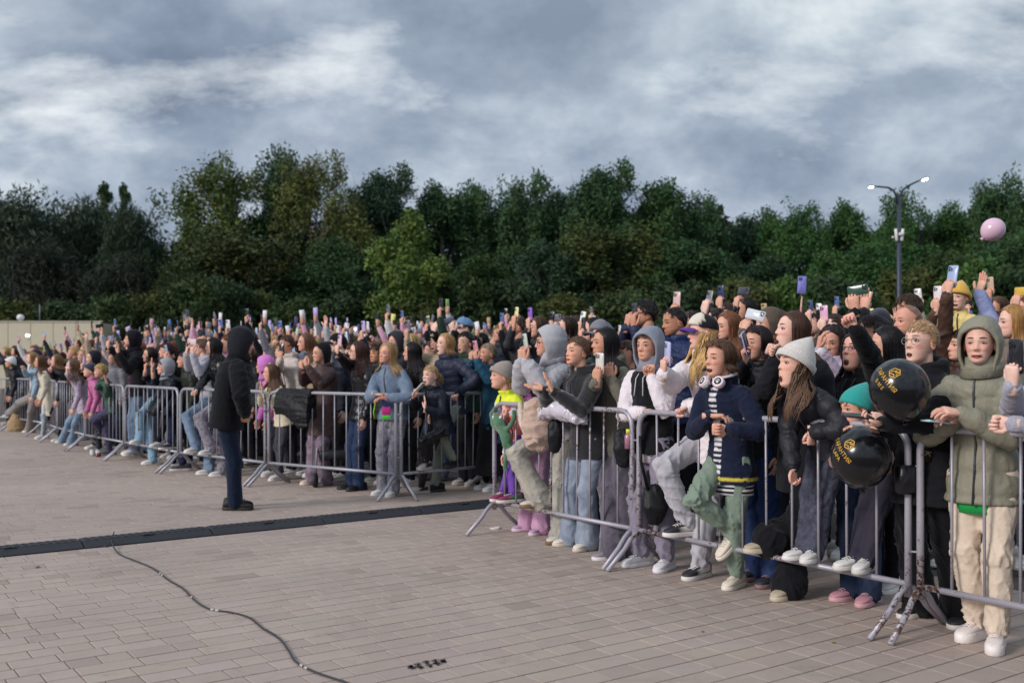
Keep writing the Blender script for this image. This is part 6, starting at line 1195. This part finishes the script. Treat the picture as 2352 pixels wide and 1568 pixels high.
# white headphones round the varsity jacket's collar
def headphones():
    R = PPL['varsity']; B, Nb, s = R['B'], R['Nb'], R['s']; root = empty('headphones', Nb); tag(root, 'white and pink headphones with paw print cups round the navy jacket collar', 'headphones')
    g = Geo(); pts = [B @ (np.array([.02 + math.cos(t) * .098, math.sin(t) * .092, .038 + .02 * (1 - math.cos(t))]) * s) for t in np.linspace(.55, 2 * np.pi - .55, 17)]; g.tube(pts, np.tile([[.009, .014]], (17, 1)), 8, (1, 1, 1)); obj('headband', gmesh(g, 'headband'), M_PLASTIC, root, color='#e6dfe4')
    for sg in (1, -1):
        c = B @ (np.array([.125, sg * .062, .012]) * s); ax = nrm(B @ np.array([.75, sg * .25, .42])); 
        g = Geo(); g.tube([c - ax * .020, c - ax * .014, c + ax * .014, c + ax * .020], np.array([.030, .038, .038, .030]), 20); o = obj('ear_cup', gmesh(g, 'ear_cup'), M_PLASTIC, root, color='#e9e2e6')
        g = Geo(); g.tube([c + ax * .0195, c + ax * .0215], np.array([.024, .023]), 18); obj('cup_face', gmesh(g, 'cup_face'), M_PLASTIC, o, color='#1c1c22')
        e1 = nrm(np.cross(ax, [0, 0, 1])); e2 = np.cross(e1, ax); g = Geo()
        for x, y, rr in ((0, -.006, .008), (-.011, .004, .0035), (-.004, .010, .0038), (.004, .010, .0038), (.011, .004, .0035)): q = c + ax * .0222 + e1 * x + e2 * y; g.tube([q, q + ax * .0012], rr, 10)
        obj('paw_print', gmesh(g, 'paw_print'), M_PLASTIC, o, color='#efeaec')
        g = Geo(); t = np.linspace(0, 2 * np.pi, 21); g.tube([c + (e1 * math.cos(q) + e2 * math.sin(q)) * .034 + ax * .016 for q in t], .003, 6); obj('ring', gmesh(g, 'ring'), M_PLASTIC, o, color='#e0a4b4')
headphones()
# selfie stick
def stick():
    d = 9.0; root = empty('selfie_stick', P(1839, 742, d)); o0 = np.array(root.location); tag(root, 'pink selfie stick with a clamp raised over the brown haired shouter', 'selfie stick')
    g = Geo(); g.tube([P(1839, 742, d) - o0, P(1840, 706, d) - o0, P(1842, 680, d) - o0], np.array([.011, .009, .006]), 9); obj('rod', gmesh(g, 'rod'), M_PLASTIC, root, color='#d9a39a')
    g = Geo(); g.box(P(1843, 668, d) - o0, (.05, .03, .045), bev=.01); g.tube([P(1835, 668, d) - o0, P(1851, 668, d) - o0], .018, 8); obj('clamp', gmesh(g, 'clamp'), M_PLASTIC, root, color='#1c1c20')
    phone(P(1842, 654, d - .03), (.06, 0, 1), (-.35, -.93, 0), '#7c78c6', 'violet blue phone clamped on the selfie stick')
stick()
def soft(name, label, cat, geo, bones, matname, color, voxel=.012, amp=.006, base=(0, 0, 0), part='cloth'):
    root = empty(name, base); tag(root, label, cat); garment(geo, bones, voxel, part, matname, root, color, amp, 0, None, np.array(base, float), 2, len(label)); return root
# black jacket hung over the left barrier
def hung_coat():
    g = Geo(); t = 0
    a, b = K[3], K[2]; e = np.r_[nrm(b - a), 0]; n = np.array([e[1], -e[0], 0]); c = np.r_[lerp(a, b, .24), 1.0]
    if n[1] > 0: n = -n
    rings = []
    for u in np.linspace(-.27, .27, 11):
        dr = .28 + .08 * math.sin(u * 9) - .35 * max(0, abs(u) - .2); p = c + e * u; th = .035
        prof = [p + n * .07 + [0, 0, -dr], p + n * .10 + [0, 0, -dr * .5], p + n * .065 + [0, 0, .055], p + [0, 0, .098], p - n * .06 + [0, 0, .055], p - n * .07 + [0, 0, -dr * .7], p - n * .02 + [0, 0, -dr * .6], p + n * .0 + [0, 0, .02], p + n * .03 + [0, 0, -dr * .6]]; rings.append(prof)
    g.loft(np.array(rings)); soft('jacket', 'black jacket hung over the top rail behind the hooded man', 'jacket', g, [(c + [0, 0, -.3], c + [0, 0, .1], .1)], 'nylon', '#15161a', .014, .010, (c[0], c[1], .65))
hung_coat()
# plush frog, fuzzy bag, plastic bag, pouches on the first right barrier
def jp(px, py, off=-.05): return P(px, py, DJ(px) + off)
def frog():
    root = empty('plush_frog', jp(1160, 1080, -.07)); o0 = np.array(root.location); tag(root, 'green long limbed plush frog hanging from the rail beside the coral jacket', 'plush toy')
    g = Geo(); Q = lambda *l: [jp(*p, -.075) - o0 for p in l]
    g.tube(Q((1155, 985), (1163, 1005), (1166, 1020)), np.array([.04, .05, .045]), 12, rnd_ends=True)
    g.tube(Q((1150, 975), (1144, 965), (1141, 955)), np.array([.05, .045, .03]), 12, rnd_ends=True)
    for l in (((1148, 990), (1132, 975), (1128, 950), (1137, 938)), ((1160, 990), (1176, 972), (1181, 958), (1180, 945)), ((1164, 1018), (1164, 1045), (1160, 1070), (1163, 1092)), ((1168, 1018), (1180, 1045), (1178, 1075))): g.tube(Q(*l), np.full(len(l), .021), 9, rnd_ends=True)
    bones = [(jp(1155, 975, -.075) - o0, jp(1165, 1020, -.075) - o0, .04)]
    garment(g, bones, .011, 'body', 'fleece', root, '#4f7a5c', .003, 0, None, np.zeros(3), 2, 5)
    g = Geo()
    for x in (1134, 1150): g.ell(jp(x, 958, -.115) - o0, np.eye(3), (.014, .014, .014), 10, 7)
    obj('eyes', gmesh(g, 'eyes'), M_PLASTIC, root, color='#e9e6e2')
frog()
def fuzzy():
    g = Geo(); B0 = jp(1230, 990, -.03); g.tube([jp(1240, 940, -.06), jp(1238, 985, -.07), jp(1236, 1012, -.06)], np.array([[.13, .06], [.14, .075], [.12, .06]]), 14, up=(1, 0, 0), rnd_ends=True)
    soft('fluffy_bag', 'cream and pink fluffy bag hanging over the rail before the raised knee', 'bag', g, [(jp(1240, 940), jp(1236, 1012), .1)], 'fleece', '#cdb3a4', .014, .009, tuple(B0), 'pouch')
    root = bpy.data.objects[[o.name for o in C.objects if o.name.startswith('fluffy_bag')][0]]; g = Geo()
    for dx in (0, 14, 26): g.tube([jp(1196 + dx, 928, -.10) - B0, jp(1198 + dx * .7, 970, -.13) - B0, jp(1208 + dx * .6, 995, -.135) - B0, jp(1222 + dx * .4, 985, -.13) - B0, jp(1226 + dx * .5, 940, -.10) - B0], .024, 10, rnd_ends=True)
    obj('strap', gmesh(g, 'strap'), MATS['fleece'], root, color='#d8ccb9')
fuzzy()
def plastic_bag():
    g = Geo(); B0 = jp(1300, 945, -.04); pts = [jp(1246, 956, -.10), jp(1268, 938, -.09), jp(1300, 944, -.08), (jp(1338, 962, -.07))]; g.tube(pts, np.array([[.02, .05], [.07, .09], [.075, .08], [.03, .05]]), 12, up=(0, 0, 1), rnd_ends=True)
    soft('plastic_bag', 'crumpled pale plastic bag lying over the rail below the clapping hands', 'bag', g, [(pts[0], pts[-1], .06)], 'film', '#d3cbd8', .010, .013, tuple(B0), 'film')
plastic_bag()
def pouch():
    g = Geo(); p = [jp(1276, 975, -.06), jp(1276, 1000, -.07), jp(1274, 1030, -.06)]; g.tube(p, np.array([[.06, .03], [.065, .04], [.045, .03]]), 12, up=(1, 0, 0), rnd_ends=True); soft('pouch', 'small black pouch hanging right of the fluffy bag', 'pouch', g, [(p[0], p[-1], .05)], 'nylon', '#191a1e', .009, .003, tuple(p[1]), 'body')
    g = Geo(); p = [jp(1432, 1000, .0), jp(1432, 1030, -.02), jp(1434, 1060, 0)]; g.tube(p, np.array([[.07, .04], [.075, .045], [.06, .04]]), 12, up=(1, 0, 0), rnd_ends=True); soft('shoulder_bag', 'black bag with a yellow capped bottle at the barrier joint', 'bag', g, [(p[0], p[-1], .06)], 'nylon', '#17181c', .010, .003, tuple(p[1]), 'body')
    b = empty('bottle', jp(1443, 1010, -.02)); tag(b, 'small bottle with a yellow cap in the black bag at the barrier joint', 'bottle'); g = Geo(); g.tube([(0, 0, -.06), (0, 0, .03), (0, 0, .045)], np.array([.026, .026, .014]), 12); obj('bottle_body', gmesh(g, 'b'), MATS['film'], b, color='#a8758a'); g = Geo(); g.tube([(0, 0, .045), (0, 0, .075)], .016, 12); obj('cap', gmesh(g, 'c'), M_PLASTIC, b, color='#dfe23a')
    g = Geo(); p = [P(1505, 1130, 6.85), P(1506, 1165, 6.82), P(1504, 1192, 6.85)]; g.tube(p, np.array([[.085, .04], [.09, .045], [.06, .035]]), 12, up=(1, 0, 0), rnd_ends=True); r_ = soft('sling_bag', 'black sling bag hanging low behind the raised grey knee', 'bag', g, [(p[0], p[-1], .06)], 'nylon', '#17181c', .011, .003, tuple(p[1]), 'body')
    g = Geo(); g.tube([P(1488, 1125, 6.82) - p[1], P(1472, 1060, 6.8) - p[1], P(1470, 1000, 6.82) - p[1]], np.tile([[.012, .003]], (3, 1)), 5); obj('strap', gmesh(g, 'strap'), MATS['nylon'], r_, color='#17181c')
pouch()
def handbag():
    c = P(2100, 1100, 5.3); root = empty('handbag', c); tag(root, 'glossy black handbag on a lettered strap behind the barrier joint', 'handbag'); g = Geo(); g.box((0, 0, 0), (.21, .08, .15), np.array(Matrix.Rotation(.25, 3, 'Z')), bev=.03); obj('bag_body', gmesh(g, 'bag_body'), MATS['leather'], root, color='#15161a')
    g = Geo(); g.tube([P(2132, 1060, 5.25) - c, P(2128, 1020, 5.25) - c, P(2122, 985, 5.25) - c], np.tile([[.018, .003]], (3, 1)), 6, up=(1, 0, 0)); st = obj('strap', gmesh(g, 'strap'), MATS['nylon'], root, color='#1a1a1e')
    me = text_mesh('K', .05); o = obj('lettering', me, M_GOLD, root, color='#6d5a3c'); o.location = Vector(P(2130, 1042, 5.235) - c); o.rotation_euler = (math.radians(90), math.radians(100), 0)
    g = Geo(); t = np.linspace(0, 2 * np.pi, 13); g.tube([np.array([.11 + .012 * math.cos(q), -.03, .02 + .012 * math.sin(q)]) for q in t], .003, 5); obj('buckle', gmesh(g, 'buckle'), M_BARRIER, root, color='#b8b8bc')
handbag()
# coloured lanyard tag on the denim woman's rail, backpack, cups
def small_left():
    d = DK(888) - .06; c = P(887, 935, d); root = empty('pass_strip', c); tag(root, 'blue pink and green tag strip hanging below the denim jacket', 'tag')
    for k, (cc, z) in enumerate((('#244f9c', .055), ('#d8258a', -.035), ('#4fd43a', -.105))): g = Geo(); g.box((0, 0, z), (.085, .006, .082 if k < 2 else .045), bev=.004); obj('card', gmesh(g, 'card'), M_PLASTIC, root, color=cc)
    g = Geo(); g.tube([(-.1, .0, .1), (-.13, 0, -.05), (-.12, 0, -.12)], .006, 6); obj('cord', gmesh(g, 'cord'), MATS['nylon'], root, color='#9ae02c')
    p = G(36, 990); g = Geo(); g.tube([p + [0, 0, .06], p + [0, 0, .2], p + [0, 0, .30]], np.array([[.17, .12], [.16, .11], [.09, .06]]), 14, up=(1, 0, 0), rnd_ends=True); soft('backpack', 'beige canvas backpack standing on the paving at the far left', 'backpack', g, [(p, p + [0, 0, .35], .12)], 'cotton', '#a98f6c', .018, .010, (p[0], p[1], 0), 'pack')
    for px, py, cc, lb in ((226, 1049, '#7a2a30', 'small clear cup with red drink on the paving at left'), (213, 1047, '#c9c9c4', 'empty clear cup beside the red drink')):
        q = G(px, py); r_ = empty('drink_cup', q); tag(r_, lb, 'cup'); g = Geo(); g.tube([(0, 0, .0), (0, 0, .1)], np.array([.034, .044]), 14); obj('cup_wall', gmesh(g, 'cup_wall'), MATS['film'], r_, color='#bdbdbb'); g = Geo(); g.tube([(0, 0, .002), (0, 0, .06)], np.array([.0345, .041]), 14); obj('drink', gmesh(g, 'drink'), MATS['film'], r_, color=cc)
    for px, dd, py in ((446, .1, 1015), (752, .25, 1090)):
        pass
    w = P(735, 1108, DK(735)); r_ = empty('pushchair', (w[0] + .1, w[1] + .25, 0)); tag(r_, 'dark pushchair half hidden behind the barrier next to the brown coat', 'pushchair')
    for x in (-.2, .2):
        g = Geo(); g.tube([(x - .02, 0, .08), (x + .02, 0, .08)], .08, 16); g.tube([(x - .03, 0, .08), (x + .03, 0, .08)], .03, 10); obj('wheel', gmesh(g, 'wheel'), M_RUBBER, r_, color='#2b2b2f')
    g = Geo(); g.tube([(-.2, 0, .08), (-.2, .1, .4), (-.18, .3, .75)], .012, 7); g.tube([(.2, 0, .08), (.2, .1, .4), (.18, .3, .75)], .012, 7); g.tube([(-.2, .02, .22), (.2, .02, .22)], .012, 7); obj('frame', gmesh(g, 'frame'), M_STEEL, r_, color='#8a8c92')
    g = Geo(); g.box((0, .15, .36), (.34, .32, .10), bev=.04); obj('seat', gmesh(g, 'seat'), MATS['nylon'], r_, color='#222328')
small_left()
# ------------------------------------------------------------------ the crowd behind: shared figures, each person an object of its own
TPL = []
def build_templates():
    acts = [('', dict()), ('holding up a {p} phone', dict(R=('w', (-.16, -.34, 1.60), 'grip', dict(hd=(0, -.1, 1), pn=(.15, .95, 0), phone=1)))),
            ('filming with both hands on a {p} phone', dict(L=('w', (.035, -.36, 1.55), 'grip', dict(hd=(-.1, -.05, 1), pn=(-.4, .9, 0))), R=('w', (-.055, -.36, 1.55), 'grip', dict(hd=(.1, -.05, 1), pn=(.4, .9, 0), phone=1)))),
            ('raising a {p} phone overhead', dict(R=('w', (-.17, -.22, 1.83), 'grip', dict(hd=(.05, -.1, 1), pn=(.2, .95, 0), phone=1)))),
            ('lifting a {p} phone sideways with both hands', dict(L=('w', (.12, -.28, 1.74), 'grip', dict(hd=(-.25, 0, 1), pn=(-.2, .95, 0))), R=('w', (-.11, -.28, 1.74), 'grip', dict(hd=(.25, 0, 1), pn=(.1, .95, 0), phone=1, land=True)))),
            ('clapping', dict(L=('w', (.03, -.33, 1.27), 'flat', dict(hd=(-.1, -.3, 1), pn=(-1, 0, 0))), R=('w', (-.04, -.33, 1.26), 'flat', dict(hd=(.1, -.35, 1), pn=(1, 0, 0))))),
            ('waving an open hand', dict(L=('w', (.22, -.14, 1.86), 'open', dict(hd=(.08, 0, 1), pn=(0, -1, 0))))),
            ('stretching a {p} phone high', dict(L=('w', (.15, -.22, 1.93), 'grip', dict(hd=(-.04, -.1, 1), pn=(-.2, .95, 0), phone=1))))]
    ex = [(.0, .3), (.35, .5), (0, 0), (.6, .2), (0, .8), (.3, .9), (.9, .3), (.15, .6)]
    for i, (act, arms) in enumerate(acts):
        t = dict(act=act); S = dict(seed=100 + i, label='crowd template', h=(0, 0), hw=(0, 0, 1.555), d=12, yaw=0, hy=0, hp=5, ht=1.68, hi=False, vox=.021, tone='#dcae98', open=ex[i][0], smile=ex[i][1], top=(('jacket', 'hoodie', 'puffer')[i % 3], '#ffffff'), bot=('straight', '#ffffff'), shoe=('#ffffff', '#ffffff'), hair=('short', '#3a2a22'), **arms)
        person(S, t); t['kind'] = ('jacket', 'hoodie', 'puffer')[i % 3]; TPL.append(t)
    flush()
    MH = basis(0, 5, 0); Hc = np.array([0, 0, 1.555]); r = np.random.default_rng(8); HT = {}
    Nb = Hc - np.array([0, 0, .167]) - MH[:, 0] * .022 - basis(0)[:, 0] * .02
    for k, (st, ln) in enumerate((('long', .30), ('long', .16), ('bob', .08), ('pony', .2), ('bun', .1), ('short', .1), ('short', .1), ('crop', .1), ('back', .1))): HT[k] = (gmesh(hair_geo(st, '#ffffff', ln, MH, Hc, 1.0, r, False, Nb=Nb, B=basis(0)), 'hair'), st)
    for k in HT: HT[k][0].materials.append(MATS['hair'])
    be = gmesh(beanie_geo(MH, Hc, 1.0, (1, 1, 1), 30, .02, True), 'beanie'); be.materials.append(MATS['knit'])
    ca = gmesh(cap_geo(MH, Hc, 1.0, (1, 1, 1), (1, 1, 1), (.9, .9, .9)), 'cap'); ca.materials.append(MATS['cotton'])
    def wob(L_, az, t): L2 = L_.copy(); L2[..., 2] -= .075 * np.clip(-L2[..., 2] / .12, 0, 1) ** 1.5; return L2
    hg = shell(MH, Hc + MH @ np.array([-.012, 0, .004]), np.array([.134, .11, .14]), np.array((.97, 0, -.24)), lambda a: math.radians(62 + 9 * math.cos(a)), 22, 9, .014, wob); hg.tube([Hc + MH @ np.array([-.03, 0, -.07]), Nb], np.array([.085, .115]), 14); hd = gmesh(hg, 'hood'); hd.materials.append(MATS['cotton'])
    return HT, be, ca, hd
HT, T_BE, T_CA, T_HD = build_templates()
HAIRC = [('black', '#1b1617'), ('dark brown', '#33241f'), ('brown', '#54392b'), ('light brown', '#7a5a42'), ('blonde', '#b89a6c'), ('auburn', '#6e3f2a')]
TOPC = [('black', '#1b1b20'), ('black', '#17171c'), ('charcoal', '#33343b'), ('grey', '#7d7d85'), ('light grey', '#b0afb6'), ('white', '#ddd9db'), ('navy', '#222b48'), ('blue', '#4c6188'), ('olive', '#55543f'), ('beige', '#b7a68e'), ('brown', '#4f3b32'), ('burgundy', '#5a2733'), ('pink', '#d09ab4'), ('lilac', '#a795bd'), ('dark green', '#2a4136')]
PHC = [('black', '#22232a'), ('white', '#e6e4e4'), ('lilac', '#bfaee2'), ('pale blue', '#a6c2e4'), ('pink', '#dba6bd'), ('red', '#c8706a'), ('lime', '#a2cc84'), ('yellow', '#e2e08a'), ('grey', '#6d6f78'), ('violet', '#7a62a2'), ('blue', '#5a70a4'), ('pale green', '#c2dcc0'), ('gold', '#c9ab80')]
ANCH = dict(edge='grey hoodie at right edge', olive='olive hood', glass='woman in round glasses', cream='cream beanie', coat='brown haired shouter', dark='laughing dark haired girl', varsity='varsity jacket', capw='purple cap', hoodboy='grey hooded teen', blackhair='olive hoodie', clap='clapping woman', greyhood='light grey hood', coral='coral jacket child', raised='raised fist', bald='bald man', tealcoat='teal coat', vest='navy puffer', denim='denim jacket', leather='black zip jacket', browncoat='brown coat', headband='cream headband', guard='hooded guard', boy='fair haired boy', bothup='denim cap', greyarms='grey sleeves', profile='black leather profile', ponytail='dark ponytail', handface='palms on face', blackhoodie='tall black hoodie', blondboy='blond boy', smilehood='smiling dark hood', ripped='ripped jeans', blacktrous='black trousered knee', paleblue='pale blue jacket', fluffy='white fluffy hat', yellowkid='mustard beanie toddler', beard='bearded man', filmman='filming dark haired man')
NCOL = 260; SKY_L = np.full(NCOL, 2000.0)
def colrange(px, hw): a = int(max(0, (px - hw + 40) / 2440 * NCOL)); b = int(min(NCOL - 1, (px + hw + 40) / 2440 * NCOL)); return a, b
def cover(px, top, hw):
    a, b = colrange(px, hw)
    if b >= a: SKY_L[a:b + 1] = np.minimum(SKY_L[a:b + 1], top)
def shows(px, top, hw, m=6):
    a, b = colrange(px, hw)
    return b >= a and (SKY_L[a:b + 1] > top + m).mean() > .22
FEETPOS = [tuple(R['base'][:2]) for R in PPL.values()]
USED = set(); NCR = [0]
def crowd_person(x, y, ht, tp, yaw, r):
    t = TPL[tp]; sc = ht / 1.68; px = CX + x / y * FPX; hs = t['kind']; py = HOR - (1.555 * sc - CAMH) / y * FPX
    near = min(((k, abs(PPL[k]['S']['h'][0] - px) + .6 * abs(PPL[k]['S']['h'][1] - py)) for k in ANCH if k in PPL), key=lambda q: q[1])[0]
    for tr in range(40):
        hc = HAIRC[r.integers(len(HAIRC))]; tc = TOPC[r.integers(len(TOPC))]; pc = PHC[int(r.choice(13, p=[.24, .17, .08, .09, .07, .03, .03, .04, .13, .03, .03, .03, .03]))]; hk = int(r.integers(9)); hat = r.random(); hw = ''
        side = 'left of' if px < PPL[near]['S']['h'][0] - 25 else 'right of' if px > PPL[near]['S']['h'][0] + 25 else 'behind'
        if hat < .06: head = (HT[7][0], hc[1], T_BE, TOPC[r.integers(len(TOPC))]); hw = head[3][0] + ' beanie'
        elif hat < .13: head = (HT[7][0], hc[1], T_CA, TOPC[r.integers(len(TOPC))]); hw = head[3][0] + ' cap'
        elif hat < .20: head = (HT[7][0], hc[1], T_HD, tc); hw = tc[0] + ' hood up'
        else: head = (HT[hk][0], hc[1], None, None); hw = hc[0] + ' ' + {'long': 'long hair', 'bob': 'bob', 'pony': 'ponytail', 'bun': 'bun', 'short': 'short hair', 'crop': 'cropped hair', 'back': 'tied back hair'}[HT[hk][1]]
        act = t['act'].replace('{p}', pc[0]); label = ('person with %s in %s %s %s %s the %s' % (hw, tc[0], hs, act, side, ANCH[near])).replace('  ', ' ')
        w = label.split()
        if len(w) > 16: label = label.replace('person with ', '').replace(' with both hands on', ' on').replace(' with both hands', ''); w = label.split()
        if len(w) <= 16 and label not in USED: break
    USED.add(label); root = empty('person', (x, y, 0), -math.radians(yaw)); root.scale = (sc, sc, sc); tag(root, label, 'person', 'spectators standing behind the barriers')
    k = r.uniform(.84, 1.08); obj('body', t['body'], None, root).color = (k, k * r.uniform(.95, 1.02), k * r.uniform(.92, 1.03), 1)
    obj(hs, t['top'], None, root, color=tc[1]); obj('trousers', t['trousers'], None, root, color=['#23242b', '#2e3950', '#66778c', '#7d7d84', '#1b1b20'][r.integers(5)])
    sh = ['#d8d5d1', '#1d1d20', '#b9b4ae', '#8f8790'][r.integers(4)]
    for q in ('shoe0', 'shoe1'): obj('shoe', t[q], None, root, color=sh)
    obj('hair', head[0], None, root, color=head[1])
    if head[2] is not None: obj({id(T_BE): 'beanie', id(T_CA): 'cap', id(T_HD): 'hood'}[id(head[2])], head[2], None, root, color=head[3][1])
    if 'phone' in t:
        pp_, yd, zd = t['phone']; th = -math.radians(yaw); Rz = np.array([[math.cos(th), -math.sin(th), 0], [math.sin(th), math.cos(th), 0], [0, 0, 1.0]])
        pl = (pc[0] + ' phone of the ' + ' '.join(w)).replace(' ' + act, '').replace('person with ', 'person with ')
        if len(pl.split()) > 16: pl = pl.replace(' in ' + tc[0] + ' ' + hs, '')
        zd = Rz @ np.asarray(zd, float); zd = zd + np.array([r.uniform(-.35, .35), r.uniform(-.75, .15), r.uniform(-.1, .15)])
        phone(Rz @ (np.asarray(pp_) * sc) + np.array([x, y, 0]), Rz @ np.asarray(yd, float), zd, pc[1], pl)
    NCR[0] += 1; FEETPOS.append((x, y))
    cover(px, py - .115 * sc / y * FPX, .085 / y * FPX); cover(px, py + .2 / y * FPX, .20 / y * FPX)
for px, py, d, hs in DONE: cover(px, py - .12 * hs / d * FPX, .09 * hs / d * FPX); cover(px, py + .2 / d * FPX, .2 / d * FPX)
def crowd_x(y):      # left limit of the standing crowd at depth y
    if y < 8.46: return float(np.interp(y, [3.6, 5.27, 7.04, 8.46], [3.2, 2.07, .85, -.165])) + .55
    if y < 10.9: return .35 + (y - 8.46) * .12
    return left_line_x(y) + .55 if y > 11.7 else lerp(.6, left_line_x(11.7) + .55, (y - 10.9) / .8)
def fill_crowd(limit):
    r = np.random.default_rng(21); cand = []
    y = 7.2
    while y < 27:
        x = crowd_x(y) + r.uniform(.0, .3)
        while x < .53 * y + .3:
            cand.append((x + r.normal(0, .08), y + r.normal(0, .12))); x += r.uniform(.48, .62)
        y += .50 if y < 16 else .8
    cand.sort(key=lambda c: c[1]); feet = np.array(FEETPOS)
    for x, y in cand:
        if NCR[0] >= limit: break
        px = CX + x / y * FPX
        if px < -25 or px > 2385 or np.min(np.hypot(np.array(FEETPOS)[:, 0] - x, np.array(FEETPOS)[:, 1] - y)) < .40: continue
        if y > 11.3 and y < 13.5 and x > .2 and y < 13.35 + (x - .95) * .9 - .0: pass
        ht = float(np.clip(r.normal(1.67, .075), 1.45, 1.86)); tp = int(r.choice(8, p=[.19, .20, .24, .12, .10, .07, .02, .06])); sc = ht / 1.68
        if y < 10 and tp in (3, 4, 6, 7): tp = int(r.choice([0, 1, 2]))
        topz = {0: 1.67, 1: 1.80, 2: 1.78, 3: 2.04, 4: 1.93, 5: 1.67, 6: 2.03, 7: 2.13}[tp] * sc; ptop = HOR - (topz - CAMH) / y * FPX; htop = HOR - (1.67 * sc - CAMH) / y * FPX; w = .085 / y * FPX
        front = x < crowd_x(y) + 2.4 and y > 10
        if not (front or shows(px, htop, w, 3) or (tp in (3, 4, 6, 7) and shows(px, ptop, w * .6, 2) and r.random() < .8)): continue
        yaw = float(np.interp(px, [0, 700, 1200, 2400], [50, 50, 56, 62]) + r.normal(0, 12)); crowd_person(x, y, ht, tp, yaw, r)
fill_crowd(206)
print('crowd', NCR[0], 'people total', NCR[0] + len(PPL))
def far_crowd():
    """the packed mass farther back, which reads as one band of heads, hands and phones"""
    r = np.random.default_rng(5); g = Geo(); n = 0
    for k in range(3000):
        y = r.uniform(15.5, 33); px = r.uniform(-20, 2380) if k < 1500 else r.uniform(-20, 1150); x = (px - CX) / FPX * y
        if x < left_line_x(min(y, 22.7)) + 2.0: continue
        if px > 1240 and y > 24: continue
        p = np.array([x, y, 0.0]); s = np.clip(r.normal(1.01, .06), .86, 1.16); sk = np.array(lin('#d2a18a')) * r.uniform(.8, 1.1); tc = np.array(lin(TOPC[r.integers(len(TOPC))][1])); hc = np.array(lin(HAIRC[r.integers(6)][1])); yaw = r.normal(58, 15); B = basis(yaw)
        hc0 = p + np.array([0, 0, 1.55 * s]); g.ell(hc0, B, (.098, .076, .118), 9, 7, sk); g.ell(hc0 + B @ np.array([-.022, 0, .022]), B, (.098, .086, .112), 9, 6, hc)
        if r.random() < .5: g.tube([hc0 - B[:, 0] * .06, hc0 - B[:, 0] * .08 - [0, 0, .25]], np.array([.075, .07]), 7, hc)
        g.tube([p + [0, 0, 1.42 * s], p + [0, 0, 1.38 * s], p + [0, 0, 1.15], p + [0, 0, .7]], np.array([[.06, .06], [.17, .09], [.19, .12], [.17, .12]]), 9, tc, up=B[:, 1])
        if r.random() < .55:
            sg = r.choice([-1, 1]); sh = p + B @ np.array([0, sg * .16, 1.38 * s]); z = r.uniform(1.58, 1.92) * s; wr = p + B @ np.array([.26, sg * r.uniform(.02, .16), 0]) + [0, 0, z]; el = ik(sh, wr, .28, .25, np.array([0, 0, -1]) + B[:, 1] * sg * .6)
            g.tube([sh, el, lerp(el, wr, .9)], np.array([.06, .05, .04]), 6, tc); g.tube([lerp(el, wr, .88), wr, wr + [0, 0, .09]], np.array([.026, .03, .034]), 6, sk)
            pc = np.array(lin(PHC[r.choice(13, p=[.34, .16, .07, .08, .05, .02, .01, .03, .16, .02, .03, .02, .01])][1])); M = basis(yaw + r.normal(0, 25)); M = M @ np.array(Matrix.Rotation(r.normal(0, .25), 3, 'X')); g.box(wr + np.array([0, 0, .13]), (.010, .076, .155) if r.random() < .6 else (.010, .155, .076), M, 0, pc)
        n += 1
    o = obj('distant_crowd', gmesh(g, 'distant_crowd'), MATS['cotton']); tag(o, 'packed mass of distant spectators with raised phones behind the counted rows', 'crowd', kind='stuff'); print('far', n)
far_crowd()
def lit_phones():
    for px, py, d in ((64, 773, 23.0), (816, 760, 16.5)):
        p = P(px, py, d); root = empty('phone_torch', p); tag(root, 'phone with its white torch lit ' + ('at the far left of the crowd' if px < 500 else 'in the crowd over the black zip jacket'), 'phone')
        g = Geo(); g.box((0, 0, 0), (.075, .012, .15), bev=.005); obj('shell', gmesh(g, 'shell'), MATS['phone_shell'], root, color='#d8d8d8'); g = Geo(); g.ell((0, -.012, .03), np.eye(3), (.05 if px < 500 else .016, .01, .024 if px < 500 else .012), 12, 7); obj('torch', gmesh(g, 'torch'), M_TORCH, root)
lit_phones()
t1_ = time.time(); flush()
def tidy_labels():
    """keep every label within 16 words by dropping filler words"""
    for o in C.objects:
        l = o.get('label')
        if not l: continue
        w = l.split()
        for drop in ('the', 'a', 'with', 'and', 'person', 'half', 'hidden', 'in', 'of'):
            while len(w) > 16 and drop in w[1:]: w.pop(len(w) - 1 - w[::-1].index(drop))
        o['label'] = ' '.join(w[:16]).rstrip(',')
tidy_labels()
print('flush', time.time() - t1_, 'total', time.time() - T0, 'tris', sum(len(m.loops) - 2 * len(m.polygons) for m in bpy.data.meshes))
